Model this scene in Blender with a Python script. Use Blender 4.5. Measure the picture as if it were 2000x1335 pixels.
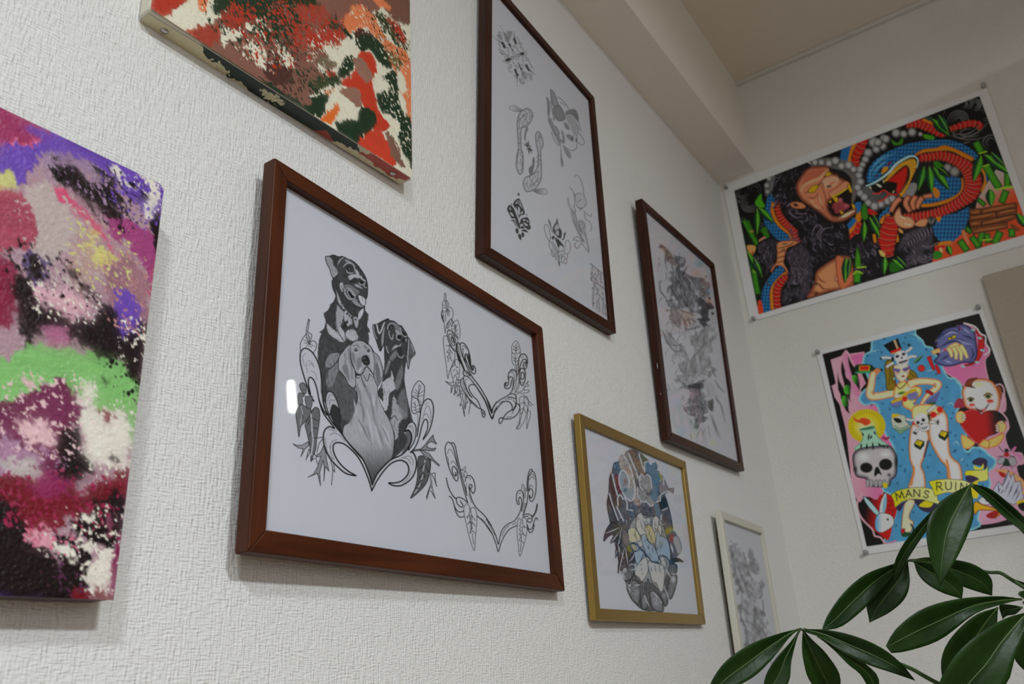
import bpy, bmesh, math, random
import numpy as np
from mathutils import Vector, Matrix
from mathutils.geometry import tessellate_polygon

for o in list(bpy.data.objects):
    bpy.data.objects.remove(o, do_unlink=True)
scene = bpy.context.scene
COL = scene.collection
random.seed(7)

# ------------------------------------------------------------------ camera
CAM = np.array([0.0, -0.53, 1.05])
FWD = np.array([0.77785613, 0.50173293, 0.37842293])
RGT = np.array([0.56290297, -0.82399778, -0.06455926])
UPV = np.array([-0.27942815, -0.2632332, 0.92337868])
FOC, IW, IH = 1615.8, 2000.0, 1335.0          # focal length in pixels of a 2000 x 1335 image
cd = bpy.data.cameras.new('camera')
cam = bpy.data.objects.new('camera', cd)
COL.objects.link(cam)
cd.sensor_width = 36.0
cd.lens = FOC / IW * 36.0
cd.clip_start = 0.02
cd.dof.use_dof = True
cd.dof.focus_distance = 0.86
cd.dof.aperture_fstop = 11.0
M = Matrix(((RGT[0], UPV[0], -FWD[0], CAM[0]), (RGT[1], UPV[1], -FWD[1], CAM[1]), (RGT[2], UPV[2], -FWD[2], CAM[2]), (0, 0, 0, 1)))
cam.matrix_world = M
scene.camera = cam

# ------------------------------------------------------------------ world, lights, exposure
XB, ZB, BD, ZC = 1.8657, 2.2105, 0.0963, 2.4849   # back wall, beam underside, beam depth, ceiling
XR, YR = -2.3, -2.7                                # rear wall and opposite wall of the room
WX0, WX1, WZ0, WZ1 = -2.05, -1.05, 0.95, 2.05      # window opening in the opposite wall
LAMP = (-0.20, -2.10, 2.40)                        # ceiling lamp: the main light
LAMP2 = (-1.00, -1.35, 2.40)                       # second ceiling lamp
SCONCE = (1.22, -0.812, 1.659)                     # small clip lamp on the added cabinet, out of the picture at the right (built below)
P_LAMP, P_LAMP2, P_SCONCE = 32.0, 17.5, 0.6        # their radiant powers in watts

w = bpy.data.worlds.new('world'); scene.world = w; w.use_nodes = True
bg = w.node_tree.nodes['Background']
bg.inputs[0].default_value = (0.62, 0.75, 0.95, 1)
bg.inputs[1].default_value = 1.0

def area(name, loc, target, sx, sy, power, col, shape='RECTANGLE'):
    l = bpy.data.lights.new(name, 'AREA'); l.shape = shape; l.size = sx; l.size_y = sy
    l.energy = power; l.color = col
    o = bpy.data.objects.new(name, l); COL.objects.link(o); o.location = loc
    d = Vector(target) - Vector(loc)
    o.rotation_euler = d.to_track_quat('-Z', 'Y').to_euler()
    return o
# weak fill light added at the unseen window, as daylight
area('window_fill_light', ((WX0 + WX1) / 2, YR + 0.03, (WZ0 + WZ1) / 2), ((WX0 + WX1) / 2, 0, (WZ0 + WZ1) / 2), WX1 - WX0 - .1, WZ1 - WZ0 - .1, 3, (0.86, 0.93, 1.0))
# light thrown by the two ceiling lamps (the lamps themselves are built below)
area('ceiling_lamp_light', (LAMP[0], LAMP[1], LAMP[2] - .022), (LAMP[0], LAMP[1], 0), .26, .26, P_LAMP, (.90, .96, 1.0), 'DISK')
area('ceiling_lamp_light', (LAMP2[0], LAMP2[1], LAMP2[2] - .022), (LAMP2[0], LAMP2[1], 0), .26, .26, P_LAMP2, (.90, .96, 1.0), 'DISK')
cy = scene.cycles
cy.max_bounces = 7; cy.diffuse_bounces = 5; cy.glossy_bounces = 3; cy.transmission_bounces = 4; cy.transparent_max_bounces = 10
cy.caustics_reflective = False; cy.caustics_refractive = False
vs = scene.view_settings
vs.view_transform = 'Standard'
vs.look = 'None'
vs.exposure = 0.62
vs.gamma = 1.0
vs.use_curve_mapping = False

# ------------------------------------------------------------------ geometry helpers
def ray(px, py):
    return FWD * FOC + RGT * (px - IW / 2) - UPV * (py - IH / 2)
def on_plane(px, py, p0, n):
    """point of the plane (p0, n) that the photograph shows at a pixel"""
    d = ray(px, py); n = np.asarray(n); return CAM + d * (np.dot(np.asarray(p0) - CAM, n) / np.dot(d, n))
def at_depth(px, py, dist):
    d = ray(px, py); return CAM + d * (dist / FOC)
def obj(name, verts, faces, mat, parent=None, matrix=None, smooth=False):
    me = bpy.data.meshes.new(name); me.from_pydata([tuple(v) for v in verts], [], faces); me.update()
    return link(name, me, mat, parent, matrix, smooth)
def link(name, me, mat, parent=None, matrix=None, smooth=False):
    o = bpy.data.objects.new(name, me); COL.objects.link(o)
    if mat: me.materials.append(mat)
    if smooth:
        me.polygons.foreach_set('use_smooth', [True] * len(me.polygons))
    mw = matrix if matrix is not None else Matrix.Identity(4)
    if parent:
        o.parent = parent
        o.matrix_basis = WM(parent).inverted() @ mw
    else:
        o.matrix_basis = mw
    return o
def WM(o):
    m = o.matrix_basis.copy()
    while o.parent:
        o = o.parent; m = o.matrix_basis @ m
    return m
def fix(bm, bev=0, seg=2, edges=None):
    bmesh.ops.recalc_face_normals(bm, faces=bm.faces)
    if bev:
        bmesh.ops.bevel(bm, geom=list(edges or bm.edges), offset=bev, segments=seg, profile=.5, affect='EDGES')
def from_bm(name, bm, mat, parent=None, matrix=None, smooth=False):
    me = bpy.data.meshes.new(name); bm.to_mesh(me); bm.free()
    return link(name, me, mat, parent, matrix, smooth)
def hexa(bm, pts):
    """box from 8 points: 4 of one face, then the 4 of the opposite face"""
    v = [bm.verts.new(tuple(p)) for p in pts]
    for f in ((0, 1, 2, 3), (7, 6, 5, 4), (0, 4, 5, 1), (1, 5, 6, 2), (2, 6, 7, 3), (3, 7, 4, 0)):
        bm.faces.new([v[i] for i in f])
def box(bm, x0, x1, y0, y1, z0, z1):
    hexa(bm, [(x0, y0, z0), (x1, y0, z0), (x1, y1, z0), (x0, y1, z0), (x0, y0, z1), (x1, y0, z1), (x1, y1, z1), (x0, y1, z1)])
def box_obj(name, x0, x1, y0, y1, z0, z1, mat, parent=None, bev=0):
    bm = bmesh.new(); box(bm, x0, x1, y0, y1, z0, z1); fix(bm, bev); return from_bm(name, bm, mat, parent)
def tube(bm, pts, rad, n=8, cap=True):
    pts = [Vector(p) for p in pts]; rings = []
    for i, p in enumerate(pts):
        a = pts[max(0, i - 1)]; b = pts[min(len(pts) - 1, i + 1)]
        t = (b - a).normalized(); s = t.cross(Vector((0.31, 0.2, 0.93)))
        s.normalize(); u = s.cross(t); r = rad[i] if hasattr(rad, '__len__') else rad
        rings.append([bm.verts.new(p + (s * math.cos(2 * math.pi * k / n) + u * math.sin(2 * math.pi * k / n)) * r) for k in range(n)])
    for A, B in zip(rings, rings[1:]):
        for k in range(n):
            bm.faces.new((A[k], A[(k + 1) % n], B[(k + 1) % n], B[k]))
    if cap:
        bm.faces.new(rings[0][::-1]); bm.faces.new(rings[-1])
def lathe(bm, prof, n=32, c=(0, 0, 0)):
    rings = [[bm.verts.new((c[0] + r * math.cos(2 * math.pi * k / n), c[1] + r * math.sin(2 * math.pi * k / n), c[2] + z)) for k in range(n)] for r, z in prof]
    for A, B in zip(rings, rings[1:]):
        for k in range(n):
            bm.faces.new((A[k], A[(k + 1) % n], B[(k + 1) % n], B[k]))
    bm.faces.new(rings[0][::-1]); bm.faces.new(rings[-1])
def empty(name, loc):
    o = bpy.data.objects.new(name, None); COL.objects.link(o); o.matrix_basis = Matrix.Translation(Vector(loc)); o.empty_display_size = .05
    return o
def tag(o, label, cat, group=None):
    o['label'] = label; o['category'] = cat
    if group: o['group'] = group
    return o
def struct(o):
    o['kind'] = 'structure'; return o

# ------------------------------------------------------------------ materials
def s2l(c):
    c = np.asarray(c, float) / 255.0
    return np.where(c <= 0.04045, c / 12.92, ((c + 0.055) / 1.055) ** 2.4)
class NT:
    def __init__(s, name):
        s.m = bpy.data.materials.new(name); s.m.use_nodes = True; s.t = s.m.node_tree
        s.b = s.t.nodes['Principled BSDF']; s.out = s.t.nodes['Material Output']
    def n(s, typ, **kw):
        nd = s.t.nodes.new(typ)
        for k, v in kw.items():
            if k in nd.inputs: nd.inputs[k].default_value = v
            else: setattr(nd, k, v)
        return nd
    def l(s, a, b): s.t.links.new(a, b)
    def set(s, **kw):
        for k, v in kw.items():
            k = k.replace('_', ' ')
            s.b.inputs[k].default_value = (*v, 1) if isinstance(v, tuple) and len(v) == 3 else v
    def noise(s, scale, stretch=(1, 1, 1), detail=3, coord='Object', rough=.5, rot=(0, 0, 0)):
        tc = s.n('ShaderNodeTexCoord'); mp = s.n('ShaderNodeMapping'); mp.inputs['Scale'].default_value = stretch; mp.inputs['Rotation'].default_value = rot
        nz = s.n('ShaderNodeTexNoise'); nz.inputs['Scale'].default_value = scale; nz.inputs['Detail'].default_value = detail; nz.inputs['Roughness'].default_value = rough
        s.l(tc.outputs[coord], mp.inputs[0]); s.l(mp.outputs[0], nz.inputs['Vector']); return nz.outputs['Fac']
    def ramp(s, fac, stops):
        r = s.n('ShaderNodeValToRGB'); e = r.color_ramp.elements
        while len(e) < len(stops): e.new(.5)
        for el, (p, c) in zip(e, stops): el.position = p; el.color = (*c, 1)
        s.l(fac, r.inputs[0]); return r.outputs[0]
    def math(s, op, a, b):
        m = s.n('ShaderNodeMath'); m.operation = op
        for i, v in enumerate((a, b)):
            if hasattr(v, 'is_linked') or hasattr(v, 'links'): s.l(v, m.inputs[i])
            else: m.inputs[i].default_value = v
        return m.outputs[0]
    def bump(s, h, dist, strength=1.0):
        b = s.n('ShaderNodeBump'); b.inputs['Distance'].default_value = dist; b.inputs['Strength'].default_value = strength
        s.l(h, b.inputs['Height']); s.l(b.outputs[0], s.b.inputs['Normal'])
def plain(name, col, rough=.5, metal=0.0, spec=.5, **kw):
    t = NT(name); t.set(Base_Color=tuple(col), Roughness=rough, Metallic=metal, Specular_IOR_Level=spec, **kw); return t.m
MAT = {}
def wallpaper(name, col, rx, rz, dist):
    """embossed vinyl wallpaper: broken upright ribs crossed by finer weft; rx, rz = axes (object space) across and along the ribs"""
    t = NT(name); t.set(Roughness=.85, Specular_IOR_Level=.25)
    def st(a, b):
        v = [20.0, 20.0, 20.0]; v[rx] = a; v[rz] = b; return tuple(v)
    a = t.noise(1, st(500, 90), 1, rough=.5); b = t.noise(1, st(140, 680), 1, rough=.5)
    h = t.math('ADD', a, t.math('MULTIPLY', b, .8))
    t.bump(h, dist)
    t.set(Base_Color=col)
    return t.m
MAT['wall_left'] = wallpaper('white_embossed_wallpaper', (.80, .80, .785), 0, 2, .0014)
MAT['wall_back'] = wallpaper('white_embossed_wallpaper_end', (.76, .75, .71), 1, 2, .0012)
MAT['wall_far'] = wallpaper('grey_brown_wallpaper', (.34, .31, .27), 1, 2, .0008)
MAT['ceiling'] = wallpaper('ceiling_paper', (.80, .73, .64), 0, 1, .0006)
MAT['beam'] = wallpaper('beam_paper', (.86, .82, .75), 2, 0, .0006)
MAT['trim'] = plain('white_trim', (.66, .65, .60), .5)
def wood(name, dark, light, along=0, rough=.38, scale=1.0):
    t = NT(name); t.set(Roughness=rough, Specular_IOR_Level=.22)
    s = [70 * scale] * 3; s[along] = 5 * scale
    g = t.noise(1, tuple(s), 4, rough=.6); s2 = [14 * scale] * 3; s2[along] = 3 * scale
    g2 = t.noise(1, tuple(s2), 2)
    m = t.math('ADD', t.math('MULTIPLY', g, .65), t.math('MULTIPLY', g2, .45))
    t.l(t.ramp(m, [(.38, dark), (.55, tuple((a + b) / 2 for a, b in zip(dark, light))), (.72, light)]), t.b.inputs['Base Color'])
    t.bump(g, .0004, .5)
    return t.m
MAT['frame_wood'] = wood('red_brown_stained_wood', (.020, .0045, .0016), (.092, .0235, .0072))
MAT['frame_dark'] = wood('dark_brown_stained_wood', (.014, .0040, .0022), (.055, .0140, .0060))
t = NT('brushed_gold_frame'); t.set(Base_Color=(.36, .235, .06), Roughness=.34, Metallic=.75)
t.bump(t.noise(1, (20, 900, 900), 2), .0002, .4); MAT['gold'] = t.m
MAT['cream'] = plain('cream_painted_frame', (.62, .60, .52), .45)
MAT['back_board'] = plain('brown_hardboard', (.20, .12, .06), .8)
PAPER = (.635, .645, .72)
MAT['paper'] = plain('white_drawing_paper', PAPER, .75, spec=.2)
MAT['poster_paper'] = plain('white_poster_paper', (.80, .81, .82), .45, spec=.35)
def ink_mat(name, rough=.8, spec=.1, bump=0):
    t = NT(name); t.set(Roughness=rough, Specular_IOR_Level=spec)
    a = t.n('ShaderNodeAttribute'); a.attribute_name = 'ink'; t.l(a.outputs['Color'], t.b.inputs['Base Color'])
    if bump: t.bump(t.noise(420, (1, 1, 1), 3), bump)
    return t.m
MAT['ink'] = ink_mat('ink_and_pencil_on_paper')
MAT['print'] = ink_mat('satin_poster_ink', .42, .35)
MAT['paint'] = ink_mat('acrylic_paint', .38, .4, .0006)
t = NT('clear_picture_glass')       # clear pane: passes light straight through, mirrors by Fresnel
nt = t.t; nt.nodes.remove(t.b)
fr = t.n('ShaderNodeFresnel'); fr.inputs['IOR'].default_value = 1.27
tr = t.n('ShaderNodeBsdfTransparent'); tr.inputs[0].default_value = (.985, .99, .99, 1)
gl = t.n('ShaderNodeBsdfGlossy'); gl.inputs['Roughness'].default_value = .03
gm = t.n('ShaderNodeNewGeometry'); mx = t.n('ShaderNodeMixShader')
t.l(t.math('MULTIPLY', fr.outputs[0], t.math('SUBTRACT', 1.0, gm.outputs['Backfacing'])), mx.inputs[0]); t.l(tr.outputs[0], mx.inputs[1]); t.l(gl.outputs[0], mx.inputs[2]); t.l(mx.outputs[0], t.out.inputs[0])
MAT['glass'] = t.m
MAT['steel'] = plain('nickel_steel', (.55, .54, .52), .28, 1.0)
t = NT('clear_plastic'); t.set(Base_Color=(.75, .77, .78), Roughness=.15, Transmission_Weight=.6, IOR=1.45); MAT['pin_plastic'] = t.m
# ------------------------------------------------------------------ the room
def quad_slab(name, x0, x1, y0, y1, z0, z1, mat):
    return struct(box_obj(name, x0, x1, y0, y1, z0, z1, mat))
T = .12
quad_slab('wall_left', XR - T, XB + T, 0, T, 0, ZC + T, MAT['wall_left'])
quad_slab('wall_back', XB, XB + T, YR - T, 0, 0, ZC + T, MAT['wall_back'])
quad_slab('wall_rear', XR - T, XR, YR - T, 0, 0, ZC + T, MAT['wall_far'])
quad_slab('ceiling', XR, XB, YR, 0, ZC, ZC + T, MAT['ceiling'])
quad_slab('beam', XR, XB, -BD, 0, ZB, ZC, MAT['beam'])
MAT['floor'] = wood('dark_oak_floor', (.13, .085, .05), (.26, .175, .105), 0, .35, .35)
quad_slab('floor', XR, XB, YR, 0, -.1, 0, MAT['floor'])
# opposite wall with the window opening
bm = bmesh.new()
box(bm, XR, WX0, YR - T, YR, 0, ZC); box(bm, WX1, XB, YR - T, YR, 0, ZC); box(bm, WX0, WX1, YR - T, YR, 0, WZ0); box(bm, WX0, WX1, YR - T, YR, WZ1, ZC)
fix(bm); struct(from_bm('wall_right', bm, MAT['wall_far']))
MAT['window_frame'] = plain('white_window_frame', (.7, .7, .7), .4)
bm = bmesh.new(); e = .045
box(bm, WX0, WX1, YR - .09, YR - .03, WZ0, WZ0 + e); box(bm, WX0, WX1, YR - .09, YR - .03, WZ1 - e, WZ1)
box(bm, WX0, WX0 + e, YR - .09, YR - .03, WZ0 + e, WZ1 - e); box(bm, WX1 - e, WX1, YR - .09, YR - .03, WZ0 + e, WZ1 - e)
xm = (WX0 + WX1) / 2; box(bm, xm - .02, xm + .02, YR - .09, YR - .03, WZ0 + e, WZ1 - e)
fix(bm); win = struct(from_bm('window_1', bm, MAT['window_frame']))
for a, b in ((WX0 + e, xm - .02), (xm + .02, WX1 - e)):
    box_obj('pane', a, b, YR - .065, YR - .06, WZ0 + e, WZ1 - e, MAT['glass'], win)
# thin moulding in the corner of ceiling and back wall, skirting boards
struct(box_obj('trim_1', XB - .012, XB, YR, -BD, ZC - .011, ZC, MAT['trim'], bev=.002))
struct(box_obj('baseboard_left', XR, XB, -.01, 0, 0, .06, MAT['trim'], bev=.002))
struct(box_obj('baseboard_back', XB - .01, XB, YR, -.01, 0, .06, MAT['trim'], bev=.002))
struct(box_obj('baseboard_rear', XR, XR + .01, YR, -.01, 0, .06, MAT['trim'], bev=.002))
struct(box_obj('baseboard_right', XR + .01, XB - .01, YR, YR + .01, 0, .06, MAT['trim'], bev=.002))

# the room's lamps, all outside the picture
def glow(name, power, faces_area, col):
    t = NT(name); t.set(Base_Color=(.8, .8, .8), Emission_Color=col, Emission_Strength=power / (math.pi * faces_area)); return t.m
white_metal = plain('white_lamp_metal', (.7, .7, .68), .4); dark_metal = plain('dark_lamp_metal', (.05, .05, .05), .4, .8)
for (lx, ly, lz), lab in ((LAMP, 'round white ceiling lamp farther from the picture wall'), (LAMP2, 'round white ceiling lamp nearer the picture wall')):
    r_ = .13; lamp = tag(empty('ceiling_lamp', (lx, ly, ZC)), lab, 'lamp', 'ceiling lamps')
    bm = bmesh.new(); lathe(bm, [(.012, ZC), (.06, ZC), (.06, ZC - .03), (.03, ZC - .045), (.012, lz + .02)], 32, (lx, ly, 0)); fix(bm); from_bm('canopy', bm, white_metal, lamp)
    bm = bmesh.new(); lathe(bm, [(.01, lz + .03), (.1, lz + .03), (.15, lz), (.15, lz - .019), (.14, lz - .019), (.14, lz - .002), (.01, lz - .002)], 48, (lx, ly, 0)); fix(bm); from_bm('lamp_shade', bm, white_metal, lamp)
    bm = bmesh.new(); lathe(bm, [(.001, lz - .004), (r_, lz - .004), (r_, lz - .014), (.001, lz - .016)], 40, (lx, ly, 0)); fix(bm); from_bm('diffuser', bm, glow('lit_diffuser', .6, math.pi * r_ ** 2, (.93, .97, 1.0)), lamp)
# unseen cabinet added just outside the picture at the right; it keeps the lamps' light off that end of the wall
MAT['light_blocker'] = wood('brown_blocker_wood', (.10, .06, .035), (.22, .14, .085), 2, .4, .4)
wr = tag(empty('light_blocker', (1.56, -1.24, 0)), 'tall brown wooden cabinet added unseen to shade the back wall', 'light_blocker')
box_obj('body', 1.28, XB - .002, -1.54, -.93, 0, 2.26, MAT['light_blocker'], wr, .004)
for y0, y1, hy in ((-1.535, -1.238, -1.27), (-1.232, -.935, -1.20)):
    dr = box_obj('door', 1.258, 1.278, y0, y1, .06, 2.24, MAT['light_blocker'], wr, .003)
    bm = bmesh.new(); tube(bm, [(1.256, hy, 1.0), (1.238, hy, 1.0), (1.238, hy, 1.16), (1.256, hy, 1.16)], .005, 8); fix(bm); from_bm('handle', bm, dark_metal, dr)
sx, sy, sz = SCONCE
sc = tag(empty('clip_lamp', (sx, sy, sz)), 'small lamp with a white glass tube clipped to the added cabinet', 'lamp')
box_obj('clip', 1.215, 1.262, -.956, -.936, sz - .065, sz - .045, dark_metal, sc, .002)
bm = bmesh.new(); tube(bm, [(sx + .005, -.94, sz - .055), (sx, sy - .01, sz - .06), (sx, sy, sz - .038)], .005, 10); fix(bm); from_bm('arm', bm, dark_metal, sc)
bm = bmesh.new(); lathe(bm, [(.001, -.038), (.007, -.038), (.009, -.03), (.009, .028), (.006, .036), (.001, .037)], 20, (0, 0, 0)); fix(bm); from_bm('glass_tube', bm, glow('lit_tube', P_SCONCE, 2 * math.pi * .009 * .075, (1.0, .97, .92)), sc, Matrix.Translation((sx, sy, sz)) @ Matrix.Rotation(.12, 4, 'X'), True)
# ------------------------------------------------------------------ drawing: flat prints, drawn on a fine grid and given to the mesh as vertex colours
def spline(P, closed=False, step=6):
    """Catmull-Rom curve through the points"""
    P = np.asarray(P, float)
    if len(P) < 3: return P
    Q = np.vstack([P[-1], P, P[0], P[1]]) if closed else np.vstack([2 * P[0] - P[1], P, 2 * P[-1] - P[-2]])
    t = (np.arange(step) / step)[:, None]; out = []
    for i in range(1, len(Q) - 2):
        a, b, c, d = Q[i - 1:i + 3]
        out.append(.5 * (2 * b + (c - a) * t + (2 * a - 5 * b + 4 * c - d) * t ** 2 + (3 * b - a - 3 * c + d) * t ** 3))
    out = np.vstack(out)
    return out if closed else np.vstack([out, P[-1]])
_NZ = np.random.RandomState(5).rand(256, 256)
def vnoise(x, y):
    xi = np.floor(x).astype(int); yi = np.floor(y).astype(int); fx = x - xi; fy = y - yi
    fx = fx * fx * (3 - 2 * fx); fy = fy * fy * (3 - 2 * fy); g = lambda i, j: _NZ[i & 255, j & 255]
    return (g(xi, yi) * (1 - fx) + g(xi + 1, yi) * fx) * (1 - fy) + (g(xi, yi + 1) * (1 - fx) + g(xi + 1, yi + 1) * fx) * fy
def fbm(x, y, o=3):
    s = 0; a = .5; n = 0
    for k in range(o):
        s = s + a * vnoise(x * 2 ** k + 17.3 * k, y * 2 ** k + 9.1 * k); n += a; a *= .55
    return s / n
def smooth(a, b, x):
    t = np.clip((x - a) / (b - a), 0, 1); return t * t * (3 - 2 * t)
class Art:
    """a drawing in photograph pixels; white = the paper's own seen value"""
    def __init__(s, x0, y0, x1, y1, res, white=(165, 167, 175), paper=(.80, .81, .84), grey=170):
        s.x0, s.y0, s.res, s.grey = x0, y0, res, grey
        s.w = int((x1 - x0) / res) + 1; s.h = int((y1 - y0) / res) + 1
        s.ref = s2l(white); s.paper = np.array(paper)
        s.c = np.ones((s.h, s.w, 3)) * s.paper; s.a = np.zeros((s.h, s.w)); s.Z(0, 0, 1)
        s.clip = None
    def Z(s, ox, oy, k):
        """following coordinates are those of a detail at (ox, oy) enlarged k times"""
        s.ox, s.oy, s.k = ox, oy, k; return s
    def P(s, pts): return np.asarray(pts, float) / s.k + (s.ox, s.oy)
    def col(s, c):
        if np.isscalar(c): return np.clip(s2l((c, c, c)) / s2l((s.grey,) * 3), 0, 1) * s.paper       # grey pencil, s.grey = bare paper
        return np.clip(s2l(c) / s.ref, 0, 1.05) * s.paper
    def win(s, P, m):
        a = max(0, int((P[:, 0].min() - m - s.x0) / s.res)); b = min(s.w, int((P[:, 0].max() + m - s.x0) / s.res) + 2)
        c = max(0, int((P[:, 1].min() - m - s.y0) / s.res)); d = min(s.h, int((P[:, 1].max() + m - s.y0) / s.res) + 2)
        if a >= b or c >= d: return None
        X, Y = np.meshgrid(s.x0 + np.arange(a, b) * s.res, s.y0 + np.arange(c, d) * s.res)
        return slice(c, d), slice(a, b), X, Y
    def put(s, sl, cov, col):
        ys, xs = sl
        if s.clip is not None: cov = cov * s.clip[ys, xs]
        s.c[ys, xs] += (np.broadcast_to(col, s.c[ys, xs].shape) - s.c[ys, xs]) * cov[..., None]
        s.a[ys, xs] = np.maximum(s.a[ys, xs], cov)
    def sd(s, P, X, Y):
        """signed distance to a closed polygon, inside positive"""
        d2 = np.full(X.shape, 1e12); ins = np.zeros(X.shape, bool)
        for (ax, ay), (bx, by) in zip(P, np.roll(P, -1, 0)):
            ex, ey = bx - ax, by - ay; L = ex * ex + ey * ey
            if L < 1e-9: continue
            t = np.clip(((X - ax) * ex + (Y - ay) * ey) / L, 0, 1)
            d2 = np.minimum(d2, (X - ax - ex * t) ** 2 + (Y - ay - ey * t) ** 2)
            if ay != by:
                c = ((ay > Y) != (by > Y)); ins ^= c & (X < ex * (Y - ay) / ey + ax)
        d = np.sqrt(d2); return np.where(ins, d, -d)
    def poly(s, pts, col, smoothed=True, alpha=1.0, soft=0.0, rim=None, rimw=4, line=None, lw=1.2, tex=None, grad=None):
        """filled shape; rim = colour at the edge fading inwards over rimw px; tex = (amount, size, stretch, angle) fibre; grad = (x,y,x,y,colour) ramp towards colour"""
        P = s.P(pts)
        if smoothed: P = spline(P, True, 4)
        v = s.win(P, soft + 2)
        if v is None: return
        ys, xs, X, Y = v; d = s.sd(P, X, Y)
        if tex and len(tex) > 4: d = d + (vnoise(X / tex[4], Y / tex[4]) - .5) * tex[5]
        e = max(s.res, .8) * .6 + soft
        cov = smooth(-e, e, d) * alpha
        C = np.broadcast_to(s.col(col), X.shape + (3,)).copy()
        if grad:
            g = s.P([grad[:2], grad[2:4]]); dv = g[1] - g[0]; t = np.clip(((X - g[0, 0]) * dv[0] + (Y - g[0, 1]) * dv[1]) / (dv @ dv), 0, 1)[..., None]
            C = C + (s.col(grad[4]) - C) * (t * t * (3 - 2 * t))
        if rim is not None:
            t = (1 - smooth(0, rimw, d))[..., None]; C = C + (s.col(rim) - C) * t
        if tex:
            am, sz, stt, an = tex[:4]; ca, sa = math.cos(math.radians(an)), math.sin(math.radians(an))
            u = (X * ca + Y * sa) / (sz * stt); w_ = (-X * sa + Y * ca) / sz
            C = C * (1 + am * 2 * (fbm(u, w_, 2) - .5))[..., None]
        s.put((ys, xs), cov, np.clip(C, 0.004, 1))
        if line is not None: s.line(None, lw, line, closed=True, raw=P)
    def line(s, pts, w, col, closed=False, taper=(1, 1), alpha=1.0, soft=0.0, raw=None, smoothed=True):
        if raw is None:
            P = s.P(pts); P = spline(P, closed, 5) if smoothed else P
        else: P = raw
        if closed: P = np.vstack([P, P[:1]])
        v = s.win(P, w + soft + 2)
        if v is None: return
        ys, xs, X, Y = v; n = len(P) - 1
        L = np.concatenate([[0], np.cumsum(np.hypot(*(P[1:] - P[:-1]).T))]); L = L / max(L[-1], 1e-6)
        wd = lambda t: .5 * w * np.where(t < .5, taper[0] + (1 - taper[0]) * np.minimum(1, t * 2.5), taper[1] + (1 - taper[1]) * np.minimum(1, (1 - t) * 2.5))
        best = np.full(X.shape, -1e9)
        for i in range(n):
            (ax, ay), (bx, by) = P[i], P[i + 1]; ex, ey = bx - ax, by - ay; q = ex * ex + ey * ey
            if q < 1e-9: continue
            t = np.clip(((X - ax) * ex + (Y - ay) * ey) / q, 0, 1)
            d = np.sqrt((X - ax - ex * t) ** 2 + (Y - ay - ey * t) ** 2)
            best = np.maximum(best, wd(L[i] + (L[i + 1] - L[i]) * t) - d)
        e = max(s.res, .8) * .55 + soft
        s.put((ys, xs), smooth(-e, e, best) * alpha, s.col(col))
    def lines(s, L, w, col, **kw):
        for p in L: s.line(p, w, col, **kw)
    def blob(s, cx, cy, rx, ry, col, ang=0, soft=.5, alpha=1.0, line=None, lw=1.0):
        """ellipse, radii in detail units; soft = fraction of the radius that fades"""
        c = s.P([(cx, cy)])[0]; rx, ry = rx / s.k, ry / s.k; r = max(rx, ry) + 2
        v = s.win(np.array([c - r, c + r]), 0)
        if v is None: return
        ys, xs, X, Y = v; a = math.radians(ang); u = (X - c[0]) * math.cos(a) + (Y - c[1]) * math.sin(a); w_ = -(X - c[0]) * math.sin(a) + (Y - c[1]) * math.cos(a)
        d = np.sqrt((u / rx) ** 2 + (w_ / ry) ** 2); e = .7 * s.res / min(rx, ry)
        s.put((ys, xs), (1 - smooth(1 - soft - e, 1 + e, d)) * alpha, s.col(col))
        if line is not None:
            th = np.linspace(0, 2 * math.pi, 22)[:-1]
            s.line(None, lw, line, closed=True, raw=np.stack([c[0] + rx * np.cos(th) * math.cos(a) - ry * np.sin(th) * math.sin(a), c[1] + rx * np.cos(th) * math.sin(a) + ry * np.sin(th) * math.cos(a)], 1))
    def tone(s, g):
        """darker pencil: ink density to the power g"""
        s.c = s.paper * np.clip(s.c / s.paper, 0, 1.05) ** g; return s
    def mesh(s, name, p0, n, mat, parent, keep=None, off=0.0):
        """grid mesh on a plane; only inked cells are kept"""
        m = s.a > .004 if keep is None else keep
        cell = m[:-1, :-1] | m[1:, :-1] | m[:-1, 1:] | m[1:, 1:]
        cy_, cx_ = np.nonzero(cell)
        idx = -np.ones((s.h, s.w), int); use = np.zeros((s.h, s.w), bool)
        for dy in (0, 1):
            for dx in (0, 1): use[cy_ + dy, cx_ + dx] = True
        yy, xx = np.nonzero(use); idx[yy, xx] = np.arange(len(yy))
        px = s.x0 + xx * s.res; py = s.y0 + yy * s.res
        d = FWD[None] * FOC + RGT[None] * (px - IW / 2)[:, None] - UPV[None] * (py - IH / 2)[:, None]
        p0 = np.asarray(p0, float) + np.asarray(n) * off; k = np.dot(p0 - CAM, n) / (d @ np.asarray(n))
        V = CAM[None] + d * k[:, None]
        F = np.stack([idx[cy_, cx_], idx[cy_ + 1, cx_], idx[cy_ + 1, cx_ + 1], idx[cy_, cx_ + 1]], 1)
        me = bpy.data.meshes.new(name)
        me.vertices.add(len(V)); me.vertices.foreach_set('co', V.astype(np.float32).ravel())
        me.loops.add(F.size); me.loops.foreach_set('vertex_index', F.astype(np.int32).ravel())
        me.polygons.add(len(F)); me.polygons.foreach_set('loop_start', np.arange(0, F.size, 4, dtype=np.int32))
        me.update(calc_edges=True)
        at = me.color_attributes.new('ink', 'FLOAT_COLOR', 'POINT')
        C = np.ones((len(V), 4), np.float32); C[:, :3] = s.c[yy, xx]
        at.data.foreach_set('color', C.ravel())
        return link(name, me, mat, parent)
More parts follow.
